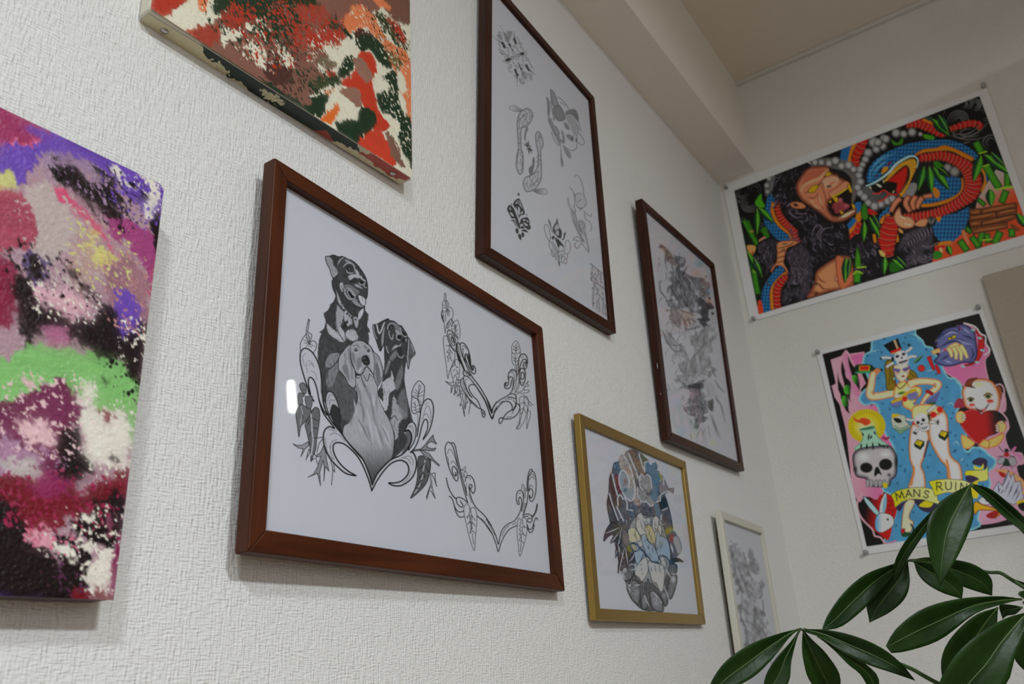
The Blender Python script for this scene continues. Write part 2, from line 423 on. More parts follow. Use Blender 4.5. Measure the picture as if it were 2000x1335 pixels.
def _offset(P, w):
    t = np.gradient(P, axis=0); t = t / np.maximum(np.hypot(*t.T)[:, None], 1e-6); n = np.stack([-t[:, 1], t[:, 0]], 1)
    w = np.interp(np.linspace(0, 1, len(P)), np.linspace(0, 1, len(np.atleast_1d(w))), np.atleast_1d(w)) if np.size(w) > 1 else np.full(len(P), float(w))
    return P + n * w[:, None] / 2, P - n * w[:, None] / 2
def band(A, pts, w, col, ribs=None, pat=None, **kw):
    """stroke with its own rim shading; ribs = (spacing px, colour, width), pat = scale size"""
    P = spline(A.P(pts), False, 6); a, b = _offset(P, w); Q = np.vstack([a, b[::-1]])
    s = (A.ox, A.oy, A.k); A.Z(0, 0, 1); A.poly(Q, col, False, **kw)
    if ribs:
        L = np.concatenate([[0], np.cumsum(np.hypot(*(P[1:] - P[:-1]).T))]); n = max(2, int(L[-1] / ribs[0]))
        for t in np.linspace(.02, .98, n):
            i = np.interp(t * L[-1], L, np.arange(len(P))); p = [np.array([np.interp(i, np.arange(len(P)), q[:, k]) for k in (0, 1)]) for q in (a, b)]
            j = min(len(P) - 1, int(i) + 1); d = P[j] - P[j - 1]; d = d / max(np.hypot(*d), 1e-6)
            A.line([p[0], (p[0] + p[1]) / 2 + d * ribs[0] * .35, p[1]], ribs[2], ribs[1], taper=(.6, .6))
            A.line([p[0] + d * 1.4, (p[0] + p[1]) / 2 + d * (ribs[0] * .35 + 1.4), p[1] + d * 1.4], ribs[2] * .7, tuple(x * .35 for x in ribs[1]), taper=(.6, .6))
    A.Z(*s)
def scales(A, pts, col, dark, size=7, **kw):
    """scaly patch"""
    A.poly(pts, col, **kw); P = spline(A.P(pts), True, 4); v = A.win(P, 1)
    if v is None: return
    ys, xs, X, Y = v; c = smooth(-.5, .5, A.sd(P, X, Y)); f = np.sin((X + Y) * math.pi / size) * np.sin((X - Y * .8) * math.pi / size)
    A.put((ys, xs), c * smooth(.05, .6, -f) * .7, A.col(dark)); A.put((ys, xs), c * smooth(.5, .9, f) * .35, A.col(tuple(min(255, x * 1.5 + 15) for x in col)))
def quad_clip(A, q):
    X, Y = np.meshgrid(A.x0 + np.arange(A.w) * A.res, A.y0 + np.arange(A.h) * A.res); A.clip = smooth(-.5, .5, A.sd(np.array(q, float), X, Y))
def bloom(A, x, y, r, c=150):
    A.blob(x, y, r, r, int(c * .52), 0, .2); A.blob(x - r * .1, y - r * .14, r * .9, r * .9, int(c * 1.08), 0, .6)
def leafy(A, p, q, w, c=(74, 150, 40), d=(14, 70, 50), bend=.15):
    p, q = np.array(p, float), np.array(q, float); m = (p + q) / 2; t = q - p; n = np.array([-t[1], t[0]]); n = n / np.hypot(*n); L = np.hypot(*t)
    A.poly([p, m + n * w * .9 + t * -.08, q], d, line=(10, 40, 20), lw=.8); A.poly([p, m + n * w * .35 + t * -.05, q, m - n * w * .75 + t * -.1], c, rim=tuple(x * .55 for x in c), rimw=2); A.line([p, m - n * w * .15, q], 1, (150, 190, 80), taper=(.8, .2))
# ------------------------------------------------------------------ framed pictures on the left wall
def lean_plane(t, gt, gb, z0, z1):
    """front plane of a picture of depth t whose top stands gt and whose bottom stands gb off the wall (y = 0)"""
    p0 = np.array([0, -(t + gb), z0]); p1 = np.array([0, -(t + gt), z1])
    u = p1 - p0; n = np.cross([1, 0, 0], u); n = n / np.linalg.norm(n)
    if n[1] > 0: n = -n
    return p0, n
def inset(q, w):
    """inner quad of a frame: q = TL TR BR BL corners in a plane, w = widths of the top, right, bottom, left rails"""
    q = [np.asarray(p) for p in q]; n = np.cross(q[1] - q[0], q[3] - q[0]); n = n / np.linalg.norm(n); L = []
    for i in range(4):
        a, b = q[i], q[(i + 1) % 4]; d = (b - a) / np.linalg.norm(b - a); m = np.cross(n, d)
        if np.dot(m, sum(q) / 4 - a) < 0: m = -m
        L.append((a + m * w[i], d))
    out = []
    for i in range(4):
        (a, d), (b, e) = L[i - 1], L[i]
        A = np.array([d, -e]).T; s = np.linalg.lstsq(A, b - a, rcond=None)[0]; out.append(a + d * s[0])
    return out       # TL TR BR BL
def rail(name, oa, ob, ib, ia, n, depth, mat, parent, bev=.0013, seat=.007):
    """one mitred rail: outer edge oa-ob, inner edge ia-ib on the front plane, room-side normal n"""
    oa, ob, ib, ia = [Vector(p) for p in (oa, ob, ib, ia)]; n = Vector(n)
    x = (ob - oa).normalized(); z = n; y = z.cross(x)
    mw = Matrix(((x.x, y.x, z.x, oa.x), (x.y, y.y, z.y, oa.y), (x.z, y.z, z.z, oa.z), (0, 0, 0, 1))); inv = mw.inverted()
    f = [inv @ p for p in (oa, ob, ib, ia)]; bk = [p - Vector((0, 0, depth)) for p in f]
    bm = bmesh.new(); hexa(bm, f + bk); fix(bm, bev)
    return from_bm(name, bm, mat, parent, mw)
FRAMES = {}
def picture(name, label, cat, corners, t, gt, gb, widths, mats, lip=.006, paper_mat=None, bev=.0013, gl=0.0):
    """gt, gb, gl: how far the top, the bottom and (more) the left side hang off the wall"""
    q0 = [on_plane(px, py, (0, -t, 0), (0, -1, 0)) for px, py in corners]
    z0 = (q0[2][2] + q0[3][2]) / 2; z1 = (q0[0][2] + q0[1][2]) / 2
    x0, x1 = (q0[0][0] + q0[3][0]) / 2, (q0[1][0] + q0[2][0]) / 2
    a, b, c = np.array([x0, -(t + gb + gl), z0]), np.array([x1, -(t + gb), z0]), np.array([x0, -(t + gt + gl), z1])
    n = np.cross(b - a, c - a); n = n / np.linalg.norm(n); n = n if n[1] < 0 else -n; p0 = a
    q = [on_plane(px, py, p0, n) for px, py in corners]
    c = sum(q) / 4
    root = tag(empty(name, (c[0], 0, z0)), label, cat)
    i = inset(q, widths)
    for k in range(4):
        rail('frame_rail', q[k], q[(k + 1) % 4], i[(k + 1) % 4], i[k], n, t, mats[k % 2], root, bev)
    o = inset(q, [w - .004 for w in widths])     # rebate: glass, paper and board sit a little under the rails
    def plate(nm, d0, d1, m, quad=o, par=root):
        bm = bmesh.new(); hexa(bm, [p - n * d0 for p in quad] + [p - n * d1 for p in quad]); fix(bm)
        return from_bm(nm, bm, m, par)
    plate('glass_pane', lip - .0018, lip - .0003, MAT['glass'])
    sheet = plate('paper_sheet', lip + .0003, lip + .0007, paper_mat or MAT['paper'])
    plate('backing_board', lip + .0008, min(t - .0005, lip + .0038), MAT['back_board'])
    FRAMES[name] = dict(root=root, sheet=sheet, p0=c - n * (lip + .00022), n=n, quad=q, inner=i)
    return root
W3 = (MAT['frame_wood'], MAT['frame_wood'])
picture('framed_dog_drawing', 'large wide red-brown wooden frame holding the pencil drawing of three dogs', 'framed picture',
        [(537, 307), (1060, 639), (1104, 1154), (484, 1077)], .0149, .001, .001, (.0155, .0170, .0180, .0165), W3, lip=.0085, gl=.013)
D3 = (MAT['frame_dark'], MAT['frame_dark'])
picture('framed_flash_drawing', 'tall dark brown frame with a sheet of small grey butterfly, fish and flower sketches', 'framed picture',
        [(951, -55), (1161.5, 190), (1204, 651), (945.5, 494.5)], .0149, .006, .0005, (.0150, .0150, .0150, .0150), D3)
picture('framed_dragon_drawing', 'dark brown upright frame with a smoky grey dragon drawing, nearest the room corner', 'framed picture',
        [(1253.7, 386.7), (1395.5, 514.4), (1454.4, 919.8), (1307.6, 857.5)], .0149, .009, .0005, (.0150, .0150, .0150, .0150), D3, gl=.003)
picture('framed_peony_drawing', 'small gold frame with a coloured drawing of a peony and swirling clouds', 'framed picture',
        [(1131.3, 805.8), (1339.3, 900.5), (1379, 1218.7), (1164.7, 1210.6)], .0095, .003, .0005, (.0145, .0145, .0145, .0135), (MAT['gold'], MAT['gold']), lip=.005, bev=.001, gl=.004)
picture('framed_warrior_drawing', 'small cream-white frame with a grey pencil drawing, low beside the plant', 'framed picture',
        [(1407, 995), (1490, 1028), (1550.5, 1385), (1462, 1373)], .0112, .003, .0005, (.0150, .0110, .0150, .0150), (MAT['cream'], MAT['cream']), lip=.006, gl=.008)
# ------------------------------------------------------------------ drawing of three dogs and scroll ornaments
def art_dogs():
    A = Art(555, 480, 1060, 1095, .95, (166, 168, 177), PAPER); K = 52
    fur = lambda a=.3, ang=80: (a, 1.2, 6, ang, 1.6, 1.0)
    # ---- dog at the top
    A.Z(560, 610, 6.675)
    A.poly([(520, -20), (510, 120), (490, 220), (440, 300), (415, 400), (405, 600), (440, 720), (460, 900), (470, 1100), (560, 1335), (650, 1500), (735, 1590), (745, 1500), (800, 1440), (850, 1350), (915, 1200), (925, 1050), (900, 950), (1068, 400), (1045, 200), (1025, -20)], 80, tex=fur(.3))
    A.poly([(520, 960), (640, 800), (860, 900), (900, 1150), (800, 1400), (690, 1330), (600, 1100)], 104, soft=3, alpha=.6, tex=fur())
    A.poly([(560, 540), (620, 520), (690, 540), (640, 650), (560, 720), (510, 720), (505, 640), (530, 570)], 128, tex=fur(.2))
    A.poly([(520, 800), (600, 700), (680, 640), (690, 720), (650, 820), (600, 950), (540, 970), (510, 880)], 122, tex=fur(.2))
    A.lines([[(505, 720), (580, 720), (650, 650), (690, 620)], [(500, 640), (540, 560), (600, 525), (700, 515)], [(515, 860), (540, 770)]], 1.5, 60)
    A.Z(610, 490, 8.346)
    A.poly([(215, 85), (280, 80), (345, 62), (420, 90), (500, 88), (580, 130), (650, 155), (730, 220), (800, 310), (850, 390), (885, 470), (902, 560), (905, 650), (895, 740), (875, 785), (872, 850), (855, 900), (860, 980), (870, 1080), (885, 1200), (890, 1345), (160, 1345), (190, 1260), (215, 1160), (225, 1060), (240, 990), (290, 900), (345, 830), (378, 760), (375, 700), (345, 640), (325, 570), (318, 500), (328, 440), (305, 380), (285, 300), (240, 215), (215, 140)], 76, tex=(.34, 1.1, 6, 78, 1.6, 1.0))
    A.Z(560, 610, 6.675)
    for p in ([(530, 150), (600, 210), (690, 300), (740, 380), (690, 370), (600, 320), (530, 230)], [(770, 250), (850, 220), (900, 250), (930, 350), (870, 370), (820, 350), (780, 330)], [(640, 120), (700, 180), (760, 280), (755, 390), (700, 320), (660, 240)], [(650, -10), (740, -10), (710, 150), (680, 200), (650, 120)]):
        A.poly(p, 160, soft=.5, tex=(.12, 1, 4, 70, 2.5, 2.5))
    A.line([(640, 60), (650, 180), (700, 300), (755, 385)], 1.3, 60)
    A.Z(610, 490, 8.346)
    A.poly([(225, 95), (290, 100), (330, 150), (345, 220), (370, 260), (400, 300), (405, 360), (340, 425), (315, 400), (290, 300), (250, 220), (225, 150)], 140, soft=.6, tex=(.2, 1, 4, 60))
    A.poly([(290, 85), (350, 68), (420, 95), (440, 130), (400, 190), (350, 240), (335, 150)], 72, soft=.8)
    A.line([(515, 100), (450, 150), (418, 230), (408, 320), (400, 370), (345, 422)], 2.4, 163, taper=(.5, .6))
    A.poly([(400, 240), (520, 130), (590, 190), (520, 260), (500, 400), (600, 500), (560, 560), (450, 480), (420, 380)], 82, soft=1.5, tex=(.2, 1.2, 3, 70))
    A.poly([(530, 135), (600, 160), (680, 215), (700, 280), (690, 330), (660, 230), (600, 190), (550, 170)], 145, soft=.7)
    A.lines([[(505, 265), (530, 225), (590, 195), (640, 215)], [(550, 305), (580, 350), (640, 360), (690, 340)]], 1.9, 160, taper=(.4, .4))
    A.line([(610, 205), (655, 250), (675, 320), (668, 365)], 1.8, 58, taper=(.3, .3))
    A.blob(598, 270, 55, 44, 66, 20, .4); A.blob(598, 282, 26, 24, 40, 0, .3); A.blob(600, 285, 9, 9, 160, 0, .4)
    A.poly([(590, 405), (700, 375), (765, 430), (740, 445), (690, 430), (640, 460), (610, 470)], 158, soft=.5)
    A.poly([(605, 505), (650, 460), (720, 450), (740, 480), (690, 512), (620, 518)], 66, soft=.5)
    A.poly([(705, 290), (750, 340), (775, 400), (835, 450), (865, 505), (830, 480), (760, 425), (715, 370)], 162, soft=.5)
    A.poly([(745, 300), (790, 330), (830, 390), (860, 450), (830, 420), (780, 370)], 78, soft=.5)
    A.blob(828, 432, 24, 30, 62, 20, .4); A.line([(798, 405), (820, 455), (868, 488)], 1.4, 160)
    A.poly([(520, 560), (600, 545), (690, 600), (770, 660), (740, 700), (640, 650), (560, 610)], 118, soft=1.2)
    A.blob(735, 565, 75, 35, 160, 25, .9); A.blob(790, 598, 40, 14, 165, 25, .8)
    A.blob(797, 510, 38, 34, 50, 30, .4); A.line([(762, 515), (790, 550), (835, 545), (860, 520)], 1.6, 162)
    A.blob(868, 558, 18, 38, 52, -10, .4); A.line([(845, 530), (855, 590), (882, 592)], 1.5, 160)
    A.poly([(770, 690), (830, 620), (885, 600), (900, 680), (890, 760), (850, 770)], 80, soft=1)
    A.poly([(455, 520), (495, 520), (503, 580), (498, 660), (470, 640), (450, 580)], 160, soft=.5); A.line([(478, 568), (492, 640)], 1.2, 66)
    A.line([(500, 560), (525, 620), (535, 690), (585, 765), (640, 795), (700, 790)], 3, 150, taper=(.3, .5))
    A.line([(545, 650), (565, 605), (620, 625), (680, 690), (740, 715)], 1.8, 158, taper=(.5, .3))
    A.poly([(578, 640), (620, 650), (655, 700), (695, 740), (692, 772), (640, 775), (600, 730), (578, 685)], 52, line=165, lw=1.3)
    A.blob(665, 700, 16, 20, 165, 0, .4); A.blob(695, 725, 14, 18, 165, 0, .4); A.blob(725, 775, 22, 12, 70, 20, .4); A.blob(720, 800, 20, 12, 160, 20, .4)
    A.poly([(640, 800), (700, 800), (760, 840), (800, 880), (845, 905), (800, 914), (720, 892), (660, 840)], 138, line=64, lw=1)
    A.poly([(745, 722), (800, 728), (858, 770), (870, 830), (850, 892), (800, 872), (765, 810)], 170, line=56, lw=1.2); A.line([(812, 750), (818, 810)], .9, 90)
    A.poly([(395, 655), (430, 740), (470, 830), (540, 950), (650, 1065), (560, 1010), (470, 900), (420, 820), (405, 740)], 152, soft=.7, tex=(.15, 1, 4, 60))
    A.poly([(410, 880), (470, 960), (500, 1050), (470, 1150), (430, 1280), (400, 1180), (390, 1050), (400, 950)], 146, soft=1, tex=(.15, 1, 4, 85))
    A.poly([(520, 990), (600, 1040), (650, 1100), (640, 1180), (590, 1220), (540, 1180), (520, 1100)], 158, soft=.7, tex=(.1, 1, 4, 80, 3, 3))
    A.poly([(670, 1080), (740, 1090), (752, 1180), (720, 1255), (690, 1190)], 152, soft=.5, tex=(.12, 1, 4, 80))
    A.poly([(770, 985), (832, 935), (832, 1000), (790, 1090), (750, 1120), (750, 1040)], 168, soft=.4)
    for x, y, r in ((470, 800, 12), (480, 850, 14), (478, 895, 13), (520, 965, 22), (570, 1020, 22), (605, 1055, 18), (635, 1083, 18), (702, 1115, 18), (560, 1160, 30), (520, 1210, 45)):
        A.blob(x, y, r, r * 1.3, 58, 30, .5)
    A.line([(215, 85), (280, 80), (345, 62), (420, 90), (500, 88), (580, 130), (650, 155), (730, 220), (800, 310), (850, 390), (885, 470), (902, 560), (905, 650), (895, 740), (875, 785)], 1.3, K)
    A.lines([[(215, 85), (215, 140), (240, 215), (285, 300), (305, 380), (328, 435)], [(318, 480), (325, 570), (345, 640), (380, 730), (345, 830), (285, 880), (305, 885)], [(855, 905), (865, 1050), (888, 1230)]], 1.3, K)
    R = np.random.RandomState(3)
    A.Z(0, 0, 1)
    for k in range(230):       # loose hair strokes
        x, y = R.uniform(628, 715), R.uniform(610, 850)
        j = min(A.h - 1, int((y - A.y0) / A.res)); i = min(A.w - 1, int((x - A.x0) / A.res))
        if A.a[j, i] > .9: L = R.uniform(5, 13); A.line([(x, y), (x + R.uniform(-2, 1), y + L * .5), (x + R.uniform(-4, 1), y + L)], R.uniform(.7, 1.5), int(R.choice([56, 62, 108, 122])), taper=(.3, .2), alpha=.6)
    # ---- dog at the right
    A.Z(700, 610, 6.675)
    A.poly([(335, 470), (400, 520), (440, 490), (500, 460), (520, 580), (620, 570), (612, 720), (600, 850), (610, 950), (640, 1120), (690, 1335), (712, 1440), (650, 1500), (600, 1560), (640, 1650), (600, 1760), (520, 1850), (430, 1905), (440, 1800), (465, 1650), (440, 1500), (330, 1290), (330, 1180), (250, 1060), (305, 920), (325, 800), (340, 650)], 76, tex=fur(.3, 85))
    A.poly([(310, 920), (420, 830), (432, 765), (470, 920), (478, 1000), (410, 1060), (395, 1200), (350, 1285), (322, 1230), (325, 1050)], 163, soft=.4, tex=(.06, 1, 4, 80, 2.5, 2.5))
    A.poly([(465, 1075), (500, 1180), (540, 1230), (640, 1335), (600, 1370), (530, 1450), (520, 1600), (480, 1650), (465, 1560), (420, 1450), (430, 1330), (440, 1200)], 150, soft=.6, tex=(.1, 1, 4, 85, 3, 3))
    A.poly([(480, 900), (560, 690), (585, 760), (560, 900), (520, 1000), (490, 1000)], 124, soft=1.5, alpha=.8)
    A.poly([(520, 1100), (600, 1000), (650, 1335), (580, 1380), (520, 1200)], 118, soft=2, alpha=.8)
    A.poly([(400, 600), (490, 490), (500, 560), (430, 650), (390, 760), (340, 800)], 122, soft=.8)
    A.lines([[(400, 610), (430, 640), (390, 760)], [(335, 860), (400, 820)], [(478, 1010), (410, 1060), (395, 1180)], [(430, 1380), (470, 1345), (510, 1400)]], 1.5, 58)
    A.poly([(190, 160), (240, 150), (350, 92), (400, 100), (360, 330), (312, 460), (288, 505), (265, 470), (230, 360), (205, 290), (190, 220)], 74, line=K, lw=1.2)
    A.line([(375, 105), (330, 150), (300, 230), (272, 272), (255, 230), (240, 160)], 2.8, 163); A.line([(197, 170), (207, 260), (240, 340)], 1.6, 150)
    A.poly([(340, 175), (346, 300), (312, 440), (300, 330)], 138, soft=.4)
    A.poly([(355, 95), (400, 100), (470, 115), (530, 165), (560, 170), (600, 230), (640, 300), (640, 400), (615, 560), (560, 600), (520, 580), (490, 470), (440, 480), (390, 530), (340, 480), (335, 330), (350, 200)], 80, line=K, lw=1.1, tex=(.2, 1, 4, 70))
    A.line([(378, 215), (395, 160), (440, 138), (480, 170)], 2, 155); A.blob(428, 195, 34, 30, 56, 0, .4); A.blob(430, 200, 10, 9, 140, 0, .5)
    A.lines([[(400, 240), (405, 300), (438, 352), (455, 290)], [(365, 440), (378, 500), (392, 528)]], 1.9, 150)
    A.poly([(460, 128), (520, 165), (548, 230), (500, 262), (480, 200)], 120, soft=.8); A.poly([(480, 232), (530, 245), (556, 290), (510, 295)], 148, soft=.5)
    A.blob(532, 318, 32, 36, 48, 0, .3); A.blob(588, 362, 20, 36, 54, 10, .3); A.line([(500, 290), (500, 340), (540, 360)], 1.7, 160)
    A.poly([(440, 480), (480, 425), (530, 430), (558, 398), (545, 440), (490, 462)], 155, soft=.4); A.blob(595, 285, 24, 34, 52, -10, .4)
    A.lines([[(548, 200), (560, 270), (600, 312), (632, 310)], [(505, 470), (520, 560), (560, 592), (592, 560)]], 1.7, 155); A.blob(622, 360, 12, 25, 150, 0, .5)
    A.poly([(500, 455), (560, 450), (572, 540), (540, 562), (512, 530)], 66, soft=.4)
    A.poly([(645, 320), (690, 390), (735, 500), (740, 540), (718, 570), (680, 615), (655, 735), (640, 700), (625, 560), (640, 430)], 104, line=K, lw=1.2)
    A.lines([[(655, 360), (650, 480), (640, 600)], [(690, 410), (725, 505)], [(640, 560), (650, 690)]], 1.7, 152); A.blob(685, 570, 20, 40, 78, 20, .7)
    A.Z(0, 0, 1)
    for k in range(120):
        x, y = R.uniform(738, 806), R.uniform(690, 890)
        j = min(A.h - 1, int((y - A.y0) / A.res)); i = min(A.w - 1, int((x - A.x0) / A.res))
        if A.a[j, i] > .9: L = R.uniform(5, 12); A.line([(x, y), (x + R.uniform(-1, 1.5), y + L)], R.uniform(.7, 1.4), int(R.choice([56, 62, 110])), taper=(.3, .2), alpha=.55)
    # ---- long-eared dog in front
    A.Z(0, 0, 1)
    A.poly([(694, 736), (697.2, 765), (698.2, 781), (693.3, 798), (682.8, 823.4), (672.4, 831), (669.4, 844.4), (672, 852), (679.9, 865.4), (699.3, 887.9), (709.8, 899.9), (720, 922.3), (727, 944.8), (737.5, 923.8), (749.4, 908.8), (762.9, 896.9), (767, 888), (769.7, 863.9), (768.2, 842.9), (761.4, 821.9), (750.9, 802.5), (740.4, 780), (738, 770), (737, 753.6), (731, 738), (715, 728)], 152, grad=(718, 850, 727, 940, 88), line=60, lw=1.2, tex=(.13, 1.6, 6, 78))
    A.Z(700, 780, 6.675)
    for p, w_, g in (([(0, 30), (60, 120), (70, 300)], 5, 100), ([(150, -80), (200, 200), (230, 330)], 5, 108), ([(235, -60), (240, 150)], 3, 112), ([(0, 260), (60, 360), (130, 520)], 5, 104), ([(100, 330), (160, 500), (170, 600)], 4, 112), ([(290, 330), (360, 450), (400, 600)], 3, 112), ([(240, 330), (280, 450), (330, 600)], 4, 108), ([(-30, 60), (-80, 200), (-100, 330)], 5, 112), ([(60, -250), (110, -120), (150, 0)], 5, 108), ([(-20, -200), (20, -60), (40, 60)], 5, 104)):
        A.line(p, w_, g, soft=1.6, alpha=.6, taper=(.3, .3))
    for p in ([(210, 330), (250, 480), (290, 640)], [(310, 330), (370, 420), (425, 570)], [(110, 120), (150, 300), (180, 560)], [(340, 480), (420, 640)], [(0, 300), (60, 430)], [(190, -60), (200, 90)], [(-60, 0), (-20, 180)]):
        A.line(p, 4, 170, soft=1, alpha=.7, taper=(.3, .3))
    A.Z(650, 655, 9.536)
    A.poly([(330, 170), (250, 220), (200, 290), (130, 380), (105, 500), (110, 620), (170, 700), (240, 790), (290, 900), (370, 970), (410, 950), (425, 890), (410, 640), (340, 480), (325, 300)], 150, rim=165, rimw=2.5, line=K, lw=1.4, tex=(.1, 1.4, 4, 80))
    A.poly([(170, 600), (260, 540), (300, 700), (310, 850), (250, 760)], 112, soft=1.6, alpha=.8); A.line([(215, 330), (240, 440), (220, 570)], 3, 118, soft=1, alpha=.7); A.line([(290, 250), (300, 430), (350, 600), (360, 800)], 2.5, 112, soft=1, alpha=.7)
    A.poly([(700, 230), (760, 300), (850, 380), (900, 500), (935, 630), (940, 720), (910, 820), (850, 930), (820, 910), (770, 790), (765, 640), (775, 480), (740, 340)], 142, line=K, lw=1.3, tex=(.1, 1.4, 4, 80))
    A.poly([(790, 560), (830, 500), (890, 700), (870, 880), (820, 860)], 104, soft=1.3, alpha=.8); A.line([(850, 500), (890, 640), (905, 760)], 2, 165, soft=.5)
    A.poly([(330, 170), (400, 110), (480, 90), (560, 100), (640, 150), (700, 200), (760, 350), (778, 480), (770, 650), (750, 720), (690, 650), (640, 590), (590, 600), (540, 705), (500, 722), (440, 690), (400, 620), (350, 520), (330, 350)], 148, line=62, lw=1.1, tex=(.1, 1.4, 3, 60))
    A.line([(330, 175), (400, 110), (480, 90), (560, 100), (640, 150), (700, 200), (760, 300)], 1.7, K)
    A.line([(325, 200), (325, 330), (345, 480), (400, 610), (412, 680)], 2.4, 66, taper=(.4, .4))
    A.poly([(450, 440), (520, 400), (545, 470), (520, 600), (460, 640), (440, 560)], 118, soft=1.6, alpha=.8); A.poly([(350, 300), (400, 350), (420, 520), (385, 500), (350, 400)], 112, soft=1.4, alpha=.8); A.poly([(380, 180), (460, 170), (500, 230), (440, 230), (390, 220)], 116, soft=1.3, alpha=.8); A.poly([(580, 180), (620, 200), (640, 240), (600, 240)], 112, soft=1)
    A.line([(385, 220), (430, 200), (470, 235)], 1.6, 165); A.blob(432, 268, 40, 36, 72, 0, .4); A.blob(432, 266, 18, 18, 42, 0, .3); A.blob(430, 262, 7, 7, 165, 0, .4)
    A.blob(665, 282, 32, 40, 70, 0, .4); A.blob(665, 284, 16, 18, 42, 0, .3); A.blob(668, 282, 7, 7, 165, 0, .4); A.line([(640, 320), (670, 328), (700, 310)], 1.2, 165); A.line([(400, 312), (440, 320), (470, 305)], 1.2, 165)
    A.poly([(710, 280), (745, 400), (760, 520), (748, 690), (700, 560), (690, 400)], 158, soft=1, alpha=.7)
    A.poly([(540, 440), (560, 385), (620, 365), (660, 400), (682, 460), (688, 520), (640, 552), (590, 540), (555, 490)], 62, line=48, lw=1); A.blob(580, 430, 28, 38, 108, 30, .8); A.blob(585, 455, 17, 26, 36, 0, .4); A.blob(655, 442, 13, 22, 40, 0, .4); A.blob(620, 485, 18, 12, 110, 0, .7)
    A.poly([(570, 640), (640, 600), (690, 660), (662, 780), (632, 800), (570, 735)], 148, soft=.6); A.lines([[(430, 702), (500, 735), (560, 700), (600, 612), (640, 580), (700, 640), (752, 730)], [(640, 545), (638, 585)], [(570, 740), (600, 790), (645, 845), (690, 710)], [(420, 738), (525, 742)], [(425, 775), (492, 790)], [(530, 760), (560, 880), (600, 960)]], 1.5, 56)
    A.line([(500, 640), (520, 600), (500, 680)], 2, 166, soft=.6)
    # ---- scrolls around the dogs, left
    A.Z(560, 610, 6.675); G = 118
    A.poly([(240, 465), (190, 500), (175, 560), (180, 660), (215, 800), (270, 970), (310, 1060), (285, 950), (285, 870), (310, 845), (355, 885), (395, 1000), (420, 1130), (470, 1260), (540, 1335), (500, 1250), (465, 1080), (455, 900), (435, 740), (390, 610), (320, 505)], 166, smoothed=False)
    A.lines([[(285, 95), (270, 150), (255, 240), (260, 320), (285, 385)], [(297, 100), (285, 170), (275, 260), (290, 330), (300, 380)], [(278, 92), (292, 88), (297, 108)], [(250, 285), (200, 350), (178, 420), (178, 495)], [(288, 262), (325, 290), (320, 340), (305, 375)], [(310, 385), (350, 368), (385, 400), (385, 460), (345, 530)]], 1.5, K)
    for q in ((215, 350), (220, 400), (245, 450), (285, 460), (325, 465), (370, 450), (250, 325), (300, 305)): A.line([(293, 392), q], 1.2, 70, taper=(1, .5))
    A.lines([[(355, 1155), (310, 1080), (270, 970), (215, 800), (180, 660), (175, 560), (190, 500), (240, 465), (320, 505), (390, 610), (435, 740), (455, 900), (465, 1080), (500, 1250), (540, 1335), (560, 1370)], [(310, 1060), (285, 950), (285, 870), (310, 845), (355, 885), (395, 1000), (420, 1130), (470, 1260), (520, 1335)]], 2.6, 42)
    A.lines([[(215, 640), (210, 570), (250, 532)], [(270, 780), (255, 690), (275, 635), (320, 640), (360, 720)], [(230, 700), (215, 620)], [(290, 700), (310, 660), (345, 700)], [(320, 760), (370, 790), (395, 880)], [(440, 940), (450, 1060)]], 1.1, G)
    A.poly([(560, 1335), (515, 1220), (508, 1110), (530, 1045), (570, 1030), (620, 1070), (660, 1160), (690, 1300), (640, 1220), (600, 1205), (578, 1260)], 158, line=K, lw=2.2); A.lines([[(530, 1150), (560, 1080), (610, 1080), (650, 1160)], [(555, 1200), (570, 1140), (620, 1150)]], 1.2, 105)
    for p in ([(165, 945), (210, 912), (250, 950), (255, 1030), (240, 1060), (195, 1030)], [(240, 1100), (300, 1092), (335, 1100), (330, 1200), (285, 1310), (250, 1200)], [(330, 1280), (375, 1235), (420, 1260), (430, 1345), (400, 1400), (345, 1360)], [(150, 1060), (200, 1050), (235, 1080), (200, 1110), (210, 1160), (180, 1230), (150, 1180)]):
        A.poly(p, 112, rim=90, rimw=2, line=60, lw=1.2)
    A.line([(275, 1000), (285, 1060), (330, 1100)], 1.4, 60)
    A.Z(560, 780, 6.675)
    A.poly([(580, 190), (578, 110), (610, 70), (660, 100), (690, 170), (708, 240), (690, 330), (722, 445), (640, 340), (600, 260)], 66, line=K, lw=1.6)
    A.poly([(190, 60), (240, 90), (320, 140), (290, 230), (220, 310), (180, 360), (160, 490), (140, 350), (120, 170)], 110, rim=88, rimw=2, line=58, lw=1.3)
    A.poly([(325, 160), (370, 100), (420, 130), (432, 220), (410, 400), (390, 520), (380, 640), (335, 760), (315, 800), (310, 650), (260, 420), (240, 320), (300, 210)], 108, rim=88, rimw=2, line=58, lw=1.3)
    A.line([(318, 190), (328, 330), (330, 420), (345, 520), (330, 640), (322, 720)], 2.4, 166); A.line([(185, 90), (205, 170), (185, 260), (175, 330)], 1.6, 150)
    A.lines([[(330, 235), (405, 275)], [(345, 365), (395, 378)], [(350, 495), (390, 505)], [(310, 240), (275, 330)], [(318, 420), (295, 480)], [(205, 200), (215, 240)]], 1.5, 56)
    A.poly([(80, 575), (130, 595), (200, 595), (285, 545), (290, 600), (240, 640), (185, 745), (215, 640), (150, 630)], 140, False, line=54, lw=1.4); A.lines([[(290, 640), (250, 790)], [(300, 650), (300, 690), (260, 760)], [(310, 805), (375, 762), (400, 840)], [(350, 680), (385, 745)], [(390, 500), (470, 490)], [(470, 510), (420, 580), (395, 690)], [(315, 800), (340, 770)]], 1.5, 54)
